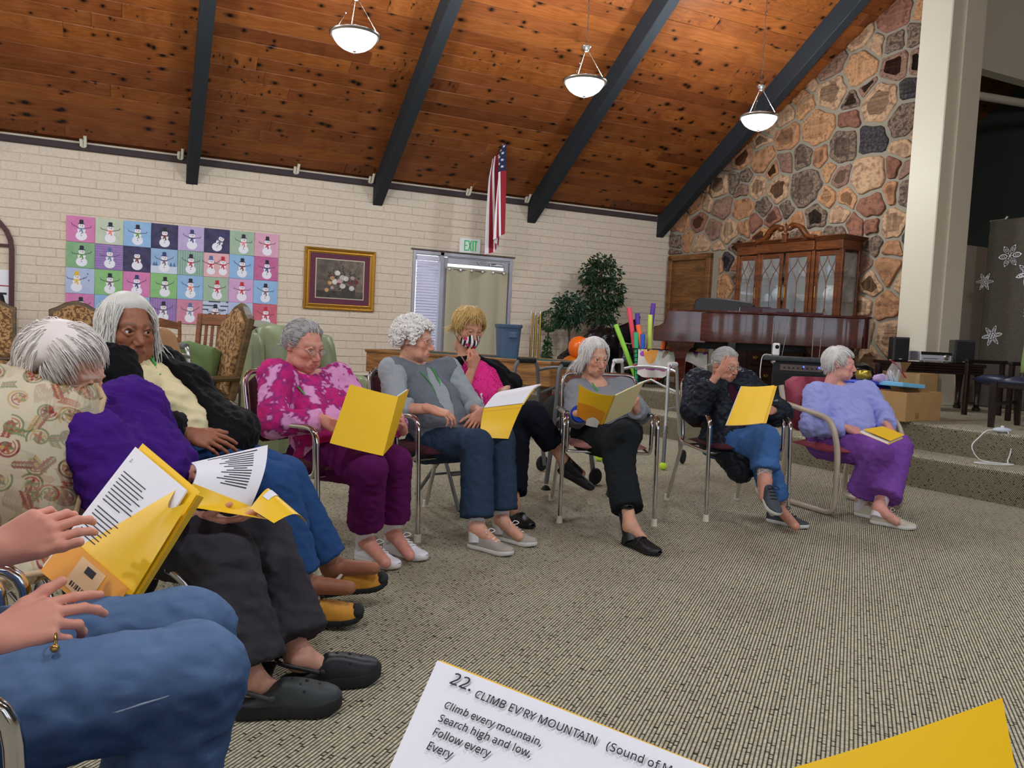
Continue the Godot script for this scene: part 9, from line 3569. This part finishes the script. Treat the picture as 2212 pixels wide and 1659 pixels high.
	garment(o, "trousers", cloth("charcoal_slacks", c8(56, 54, 58), 0.9), bl, 0.0105, null, 0.009, 9.0)
	lanyard(o, [[Nk + Vector3(0.09, -0.02, 0.05), Nk + Vector3(0.15, -0.08, 0.06), Nk + Vector3(0.19, -0.16, 0.05)]], green)
	var clog := mat("clog_dark", c8(48, 54, 54), 0.6)
	for s in ["R", "L"]:
		var f := grounded(J, s, Vector3(0.94, 0, 0.2 if s == "R" else 0.02), 0.0)
		shoe(o, f.origin, f.basis, 2, clog if s == "R" else M.shoe_black, M.sole_black, 1.12)

	# the reader in jeans at the left edge
	d = {"skin": c8(216, 156, 134), "face": Vector3(0.95, -0.4, 0.0), "features": {"seed": 26}, "hair": {"style": "down", "colour": c8(120, 84, 60), "n": 700, "length": 0.12, "lift": 0.02, "seed": 27},
		"handR": [Vector3(0.9, 0.15, -0.3), Vector3(-0.05, 0.75, 0.65), [0.2, 0.35, 0.6, 0.75, 0.15], 0.08, Vector3(0.45, 0.1, 0.85), 0.0026], "handL": [Vector3(0.8, 0.4, -0.1), Vector3(-0.3, 0.35, 0.85), [0.45, 0.5, 0.6, 0.7, 0.05], 0.08, Vector3(0.35, 0.12, 0.9), 0.0026]}
	o = figure("jeans", "person in faded blue jeans at the left edge, only the legs and both hands in view", d)
	J = d.J
	bl = Blob.new()
	torso(bl, J, 0.012, {"skirt": 0.08})
	sleeves(bl, J, 0.06, 0.3, 0.052)
	garment(o, "shirt", cloth("shirt_navy", c8(52, 60, 80), 0.9), bl, 0.014)
	bl = Blob.new()
	trousers(bl, J, 0.076, 0.9, 0.068)
	var wash := FastNoiseLite.new()
	wash.frequency = 1.0
	var kr: Vector3 = J.kneeR
	var kl: Vector3 = J.kneeL
	var fade := func(p: Vector3, n: Vector3) -> Color:
		var t := 0.5 + 0.5 * wash.get_noise_3d(p.x * 14.0, p.y * 60.0, p.z * 30.0)
		var top := clampf(0.5 + 0.65 * n.y, 0.0, 1.0) # wear along the top of the thighs
		var c := c8(34, 54, 92).lerp(c8(116, 142, 176), clampf(top * 0.75 + t * 0.3 - 0.18, 0.0, 1.0))
		return c.srgb_to_linear()
	garment(o, "jeans", cloth("denim_washed", Color.WHITE, 0.9, 60.0, 0.5), bl, 0.0085, fade, 0.005, 9.0)
	g = MB.new()
	var seam := []
	for k in 12:
		var t := k / 11.0
		seam.append(J.hipR.lerp(kr, t) + Vector3(0.0, -0.012 + 0.03 * t * t, 0.078 + 0.014 * (1.0 - t)))
	g.tube(seam, 0.0016, 5)
	part("seam", g, mat("seam_thread", c8(150, 164, 184), 0.9), o)
	g = MB.new()
	var rg: Vector3 = J.wrR + Vector3(0.085, 0.0, 0.03)
	var ring := []
	for k in 13:
		ring.append(rg + Vector3(0.0, cos(TAU * k / 12.0) * 0.011, sin(TAU * k / 12.0) * 0.011))
	g.tube(ring, 0.0016, 5, false)
	g.ball(rg + Vector3(0, -0.004, 0.014), Vector3(0.006, 0.006, 0.006), Basis(), 6, 4)
	part("ring", g, M.brass, o)
	for s in ["R", "L"]:
		var f := grounded(J, s, Vector3(1.0, 0, -0.1))
		shoe(o, f.origin, f.basis, 0, M.shoe_white, M.sole_white)

	# the dark-haired one hidden behind
	d = {"skin": c8(214, 164, 142), "face": Vector3(0.6, -0.1, 0.78), "glasses": true, "features": {"seed": 29, "brow": c8(60, 44, 38)}, "iris": c8(60, 40, 30),
		"hair": {"style": "down", "colour": c8(40, 32, 30), "colour2": c8(24, 18, 18), "n": 1500, "length": 0.26, "lift": 0.014, "seed": 30, "gravity": 0.25, "curtain": 0.074, "mess": 0.03},
		"handR": [Vector3(0.5, -0.2, 0.8), Vector3(0, 1, 0.2), [0.4, 0.4, 0.4, 0.4, 0.1]], "handL": [Vector3(0.5, -0.2, 0.8), Vector3(0, 1, 0.2), [0.4, 0.4, 0.4, 0.4, 0.1]]}
	o = figure("hidden", "person with straight dark hair and glasses mostly hidden behind the long-haired woman", d)
	J = d.J
	bl = Blob.new()
	torso(bl, J, 0.014, {"skirt": 0.08})
	sleeves(bl, J, 0.062, 0.93, 0.05)
	garment(o, "jumper", cloth("tan_jumper", c8(178, 136, 98), 0.95), bl, 0.013)
	bl = Blob.new()
	trousers(bl, J, 0.078, 0.9, 0.06)
	garment(o, "trousers", cloth("tan_slacks", c8(120, 100, 84), 0.95), bl, 0.014)
	for s in ["R", "L"]:
		var f := grounded(J, s, Vector3(0.57, 0, 0.82))
		shoe(o, f.origin, f.basis, 3, M.shoe_black, M.sole_black)
	song_folders()

func quilt_tex() -> Texture2D:
	var im := image_tex(128, 128, func(x: int, y: int) -> Color:
		var a := fmod(x + y, 64.0) / 64.0
		var b := fmod(x - y + 128.0, 64.0) / 64.0
		var h := sqrt(sin(a * PI) * sin(b * PI) + 0.001)
		return Color(h, h, h)).get_image()
	im.bump_map_to_normal_map(4.0)
	return ImageTexture.create_from_image(im)

# ---------------------------------------------------------------- song folders
func leaf_point(q: Array, u: float, v: float, off: float, bow: float) -> Vector3: # u from the spine outwards, v from the bottom up
	var p: Vector3 = q[0].lerp(q[1], v).lerp(q[3].lerp(q[2], v), u)
	var n: Vector3 = (q[3] - q[0]).cross(q[1] - q[0]).normalized()
	return p + n * (off + bow * sin(PI * u))

func leaf(o: Node3D, called: String, m: Material, q: Array, r: Rect2, off: float, bow: float, thick := 0.0008, top_bow := 0.0) -> void:
	var g := MB.new()
	var rows := []
	for i in 9:
		var row := PackedVector3Array()
		for j in 13:
			var u := r.position.x + r.size.x * j / 12.0
			var v := r.position.y + r.size.y * i / 8.0
			if top_bow != 0.0:
				v = r.position.y + (r.size.y + top_bow * sin(PI * j / 12.0)) * i / 8.0
			row.append(leaf_point(q, u, v, off, bow))
		rows.append(row)
	g.sheet(rows, thick)
	part(called, g, m, o)

func song_folders() -> void:
	var spec := {
		"pink": "yellow song folder held open by the woman in the pink flowered blouse",
		"gray": "yellow song folder held open by the woman in the grey jumper, its orange pocket showing",
		"coat": "yellow folded song folder held up by the woman in the quilted coat",
		"mask": "yellow song folder open on the masked woman's lap, one cover hanging down",
		"lav": "closed yellow song folder lying on the lap of the woman in lavender",
		"purple": "open yellow song folder with curling pages held by the woman in purple",
		"jeans": "yellow song folder held upright at the left edge by the reader in jeans",
		"near": "yellow song folder at the bottom edge, nearest of all, with the large printed title",
		"hidden": "small corner of a yellow song folder behind the black velvet sleeve"}
	for k in spec:
		var L: Dictionary = LEAVES[k]
		var q0: Array = L.left
		var base: Vector3 = q0[0]
		var o := thing("song_folder", spec[k], "folder", base, 0.0, "yellow song folders")
		var Q := {}
		for e in L:
			Q[e] = L[e].map(func(p: Vector3) -> Vector3: return p - base)
		var full := Rect2(0, 0, 1, 1)
		var n: Vector3 = (Q.left[3] - Q.left[0]).cross(Q.left[1] - Q.left[0]).normalized()
		var face := 1.0 if n.dot(Vector3(0, 1.08, 0) - base) > 0.0 else -1.0 # which side looks at the reader opposite
		match k:
			"pink":
				leaf(o, "cover", M.folder_yellow, Q.left, full, 0.0, 0.006)
				leaf(o, "pocket", M.folder_orange, Q.left, Rect2(0.02, 0.01, 0.97, 0.32), -0.0015 * face, 0.006, 0.0006, 0.06)
				leaf(o, "cover", M.folder_yellow, Q.right, full, 0.0, 0.0)
				leaf(o, "pages", M.paper, Q.right, Rect2(0.04, 0.02, 0.94, 0.97), -0.006, 0.0, 0.004)
			"gray":
				leaf(o, "cover", M.folder_yellow, Q.left, full, 0.0, 0.02 * face)
				leaf(o, "pocket", M.folder_orange, Q.left, Rect2(0.03, 0.01, 0.95, 0.42), 0.002 * face, 0.02 * face, 0.0006, 0.14)
				leaf(o, "page_corner", M.paper, Q.left, Rect2(0.1, -0.1, 0.42, 0.2), 0.003 * face, 0.02 * face, 0.0006, 0.12)
				leaf(o, "cover", M.folder_yellow, Q.right, full, 0.0, 0.0)
				leaf(o, "pages", mat("old_paper", c8(232, 220, 170), 0.7), Q.right, Rect2(0.05, 0.02, 0.93, 1.0), 0.006, 0.0, 0.005)
			"coat":
				leaf(o, "cover", M.folder_yellow, Q.left, full, 0.011 * face, 0.012)
				leaf(o, "cover", M.folder_yellow, Q.left, Rect2(-0.1, 0.02, 1.05, 1.0), -0.012 * face, 0.012)
				leaf(o, "pages", M.paper, Q.left, Rect2(0.0, 0.01, 1.02, 1.0), -0.002 * face, 0.012, 0.008)
			"mask":
				leaf(o, "pages", M.paper, Q.left, Rect2(0.0, 0.0, 0.98, 1.0), 0.004, 0.03 * face, 0.008)
				leaf(o, "cover", M.folder_yellow, Q.left, Rect2(0, -0.02, 1.03, 1.03), -0.008, 0.03 * face)
				leaf(o, "cover", M.folder_yellow, Q.right, full, 0.0, 0.01 * face)
				leaf(o, "spine_strip", M.folder_orange, Q.right, Rect2(0.0, 0.0, 0.12, 1.0), 0.003 * face, 0.0)
			"lav":
				leaf(o, "cover", M.folder_yellow, Q.left, full, 0.014, 0.0)
				leaf(o, "pages", M.paper, Q.left, Rect2(-0.04, -0.02, 1.0, 1.0), 0.002, 0.0, 0.01)
				leaf(o, "cover", M.folder_yellow, Q.left, Rect2(-0.04, -0.04, 1.04, 1.06), -0.008, 0.0)
			"purple":
				leaf(o, "page", M.paper, Q.left, full, 0.003 * face, 0.02 * face, 0.004)
				for i in 14:
					var u := 0.22 + 0.05 * i
					leaf(o, "print_line", M.ink, Q.left, Rect2(u, 0.28 if i == 7 else 0.2, 0.016, [0.42, 0.36, 0.5, 0.4, 0.33, 0.45, 0.38, 0.2, 0.42, 0.36, 0.48, 0.4, 0.34, 0.44][i]), 0.0042 * face, 0.02 * face, 0.0004)
				leaf(o, "print_title", M.ink, Q.left, Rect2(0.93, 0.15, 0.022, 0.66), 0.0042 * face, 0.02 * face, 0.0004)
				leaf(o, "pocket", M.folder_yellow, Q.right, full, 0.006, -0.01)
				leaf(o, "cover", M.folder_yellow, Q.roll, full, 0.0, 0.03)
				leaf(o, "name_label", M.paper, Q.roll, Rect2(0.3, 0.72, 0.5, 0.2), 0.002, 0.03, 0.0006)
			"hidden":
				leaf(o, "page", M.paper, Q.left, Rect2(0.14, 0, 0.86, 1), 0.002, 0.0, 0.002)
				leaf(o, "cover", M.folder_yellow, Q.left, full, 0.0, 0.0)
			"jeans":
				leaf(o, "cover", M.folder_yellow, Q.left, Rect2(0, 0, 1, 1.03), -0.004 * face, 0.0)
				leaf(o, "page", M.paper, Q.left, Rect2(0.1, 0.02, 0.9, 0.96), 0.001 * face, 0.006 * face, 0.004)
				leaf(o, "cover", M.folder_yellow, Q.right, full, 0.0, 0.0)
				# the pocket, cut slantwise
				var g := MB.new()
				var rows := []
				for i in 9:
					var row := PackedVector3Array()
					for j in 9:
						var v := i / 8.0
						var u := lerpf(0.0, lerpf(0.98, 0.2, v), j / 8.0)
						row.append(leaf_point(Q.left, u, lerpf(0.0, 0.93 - 0.12 * sin(PI * j / 8.0), v), face * (0.006 + 0.012 * sin(PI * j / 8.0) * v), 0.004 * face))
					rows.append(row)
				g.sheet(rows, 0.0008)
				part("pocket", g, M.folder_yellow, o)
				leaf(o, "pocket_flap", M.folder_orange, Q.left, Rect2(0.0, 0.0, 0.9, 0.26), face * 0.02, 0.0, 0.0008)
				leaf(o, "price_label", mat("label_buff", c8(232, 190, 140), 0.6), Q.left, Rect2(0.26, 0.03, 0.34, 0.2), face * 0.0212, 0.0, 0.0004)
				leaf(o, "label_mark", M.ink, Q.left, Rect2(0.36, 0.16, 0.12, 0.045), face * 0.0218, 0.0, 0.0003)
				for i in 9:
					leaf(o, "bar_code", M.ink, Q.left, Rect2(0.3 + i * 0.028, 0.05, 0.008 + 0.006 * (i % 3), 0.03), face * 0.0218, 0.0, 0.0003)
				for i in 18:
					if i == 9:
						continue
					leaf(o, "print_line", M.ink, Q.left, Rect2(0.9 - [0.4, 0.38, 0.44, 0.4, 0.46, 0.36, 0.42, 0.44, 0.3, 0.3, 0.36, 0.42, 0.34, 0.4, 0.38, 0.3, 0.44, 0.4][i], 0.80 - i * 0.028, [0.4, 0.38, 0.44, 0.4, 0.46, 0.36, 0.42, 0.44, 0.3, 0.3, 0.36, 0.42, 0.34, 0.4, 0.38, 0.3, 0.44, 0.4][i], 0.007), face * 0.0062, 0.006 * face, 0.0003)
				page_text(o, Q.left, face, 0.0068, [["22.  CLIMB EV'RY MOUNTAIN   (Sound of Music)", 0.93, 0.87, 0.78]])
			"near":
				leaf(o, "cover", M.folder_yellow, Q.left, Rect2(0, 0, 1.0, 1.02), -0.004 * face, 0.0)
				leaf(o, "page", M.paper, Q.left, Rect2(0.02, 0, 0.98, 1.0), 0.0, 0.0, 0.002)
				leaf(o, "cover", M.folder_yellow, Q.right, full, 0.0, 0.008 * face)
				page_text(o, Q.left, face, 0.0035, [["22.", 0.93, 0.925, 0.075], ["CLIMB EV'RY MOUNTAIN   (Sound of Music)", 0.835, 0.918, 0.72], ["Climb every mountain,", 0.915, 0.852, 0.335], ["Search high and low,", 0.915, 0.808, 0.315], ["Follow every", 0.915, 0.764, 0.195], ["Every", 0.915, 0.72, 0.085]])

# lines of lettering laid on a leaf: text, left end (u), base line (v), width in u
func page_text(o: Node3D, q: Array, face: float, off: float, lines: Array) -> void:
	var f := SystemFont.new()
	f.font_names = PackedStringArray(["Droid Sans"])
	for e in lines:
		var tm := TextMesh.new()
		tm.text = e[0]
		tm.font = f
		tm.font_size = 32
		tm.pixel_size = 0.01
		tm.depth = 0.02
		tm.horizontal_alignment = HORIZONTAL_ALIGNMENT_LEFT
		tm.vertical_alignment = VERTICAL_ALIGNMENT_BOTTOM
		var w := tm.get_aabb().size.x
		var a := leaf_point(q, e[1], e[2], off * face, 0.0)
		var b := leaf_point(q, e[1] - e[3], e[2], off * face, 0.0)
		var c := leaf_point(q, e[1], e[2] + 0.1, off * face, 0.0)
		var x := (b - a).normalized()
		var z := x.cross((c - a).normalized()).normalized()
		var s := a.distance_to(b) / w
		part("print_text", tm, M.ink, o, Transform3D(Basis(x * s, z.cross(x) * s, z * 0.02), a))
func _ready() -> void:
	rng.seed = 1
	var cam := Camera3D.new()
	cam.name = "camera"
	add_child(cam)
	cam.position = Vector3(0, 1.08, 0)
	cam.rotation_degrees = Vector3(-3.721, -25.205, 2.734)
	cam.fov = 51.49
	cam.near = 0.05
	cam.far = 60.0
	cam.current = true
	var we := WorldEnvironment.new()
	we.name = "surroundings"
	var env := Environment.new()
	env.background_mode = Environment.BG_SKY
	var sky := Sky.new()
	var psm := ProceduralSkyMaterial.new()
	psm.sky_top_color = Color(0.55, 0.66, 0.82)
	psm.sky_horizon_color = Color(0.82, 0.86, 0.9)
	psm.ground_horizon_color = Color(0.5, 0.5, 0.48)
	psm.ground_bottom_color = Color(0.35, 0.35, 0.33)
	sky.sky_material = psm
	env.sky = sky
	env.background_energy_multiplier = SKY_E
	env.tonemap_mode = Environment.TONE_MAPPER_LINEAR
	env.tonemap_exposure = EXPO
	env.sdfgi_enabled = true
	env.ssao_enabled = true
	env.ssil_enabled = true
	we.environment = env
	add_child(we)
	make_materials()
	room()
	pendants()
	exit_door()
	wall_pictures()
	snowmen()
	flag()
	stone_door()
	column_and_panel()
	piano()
	china_cabinet()
	sound_things()
	stage_chair()
	boxes()
	plants()
	bags_and_noodles()
	seating()
	back_corner()
	walkers()
	people()
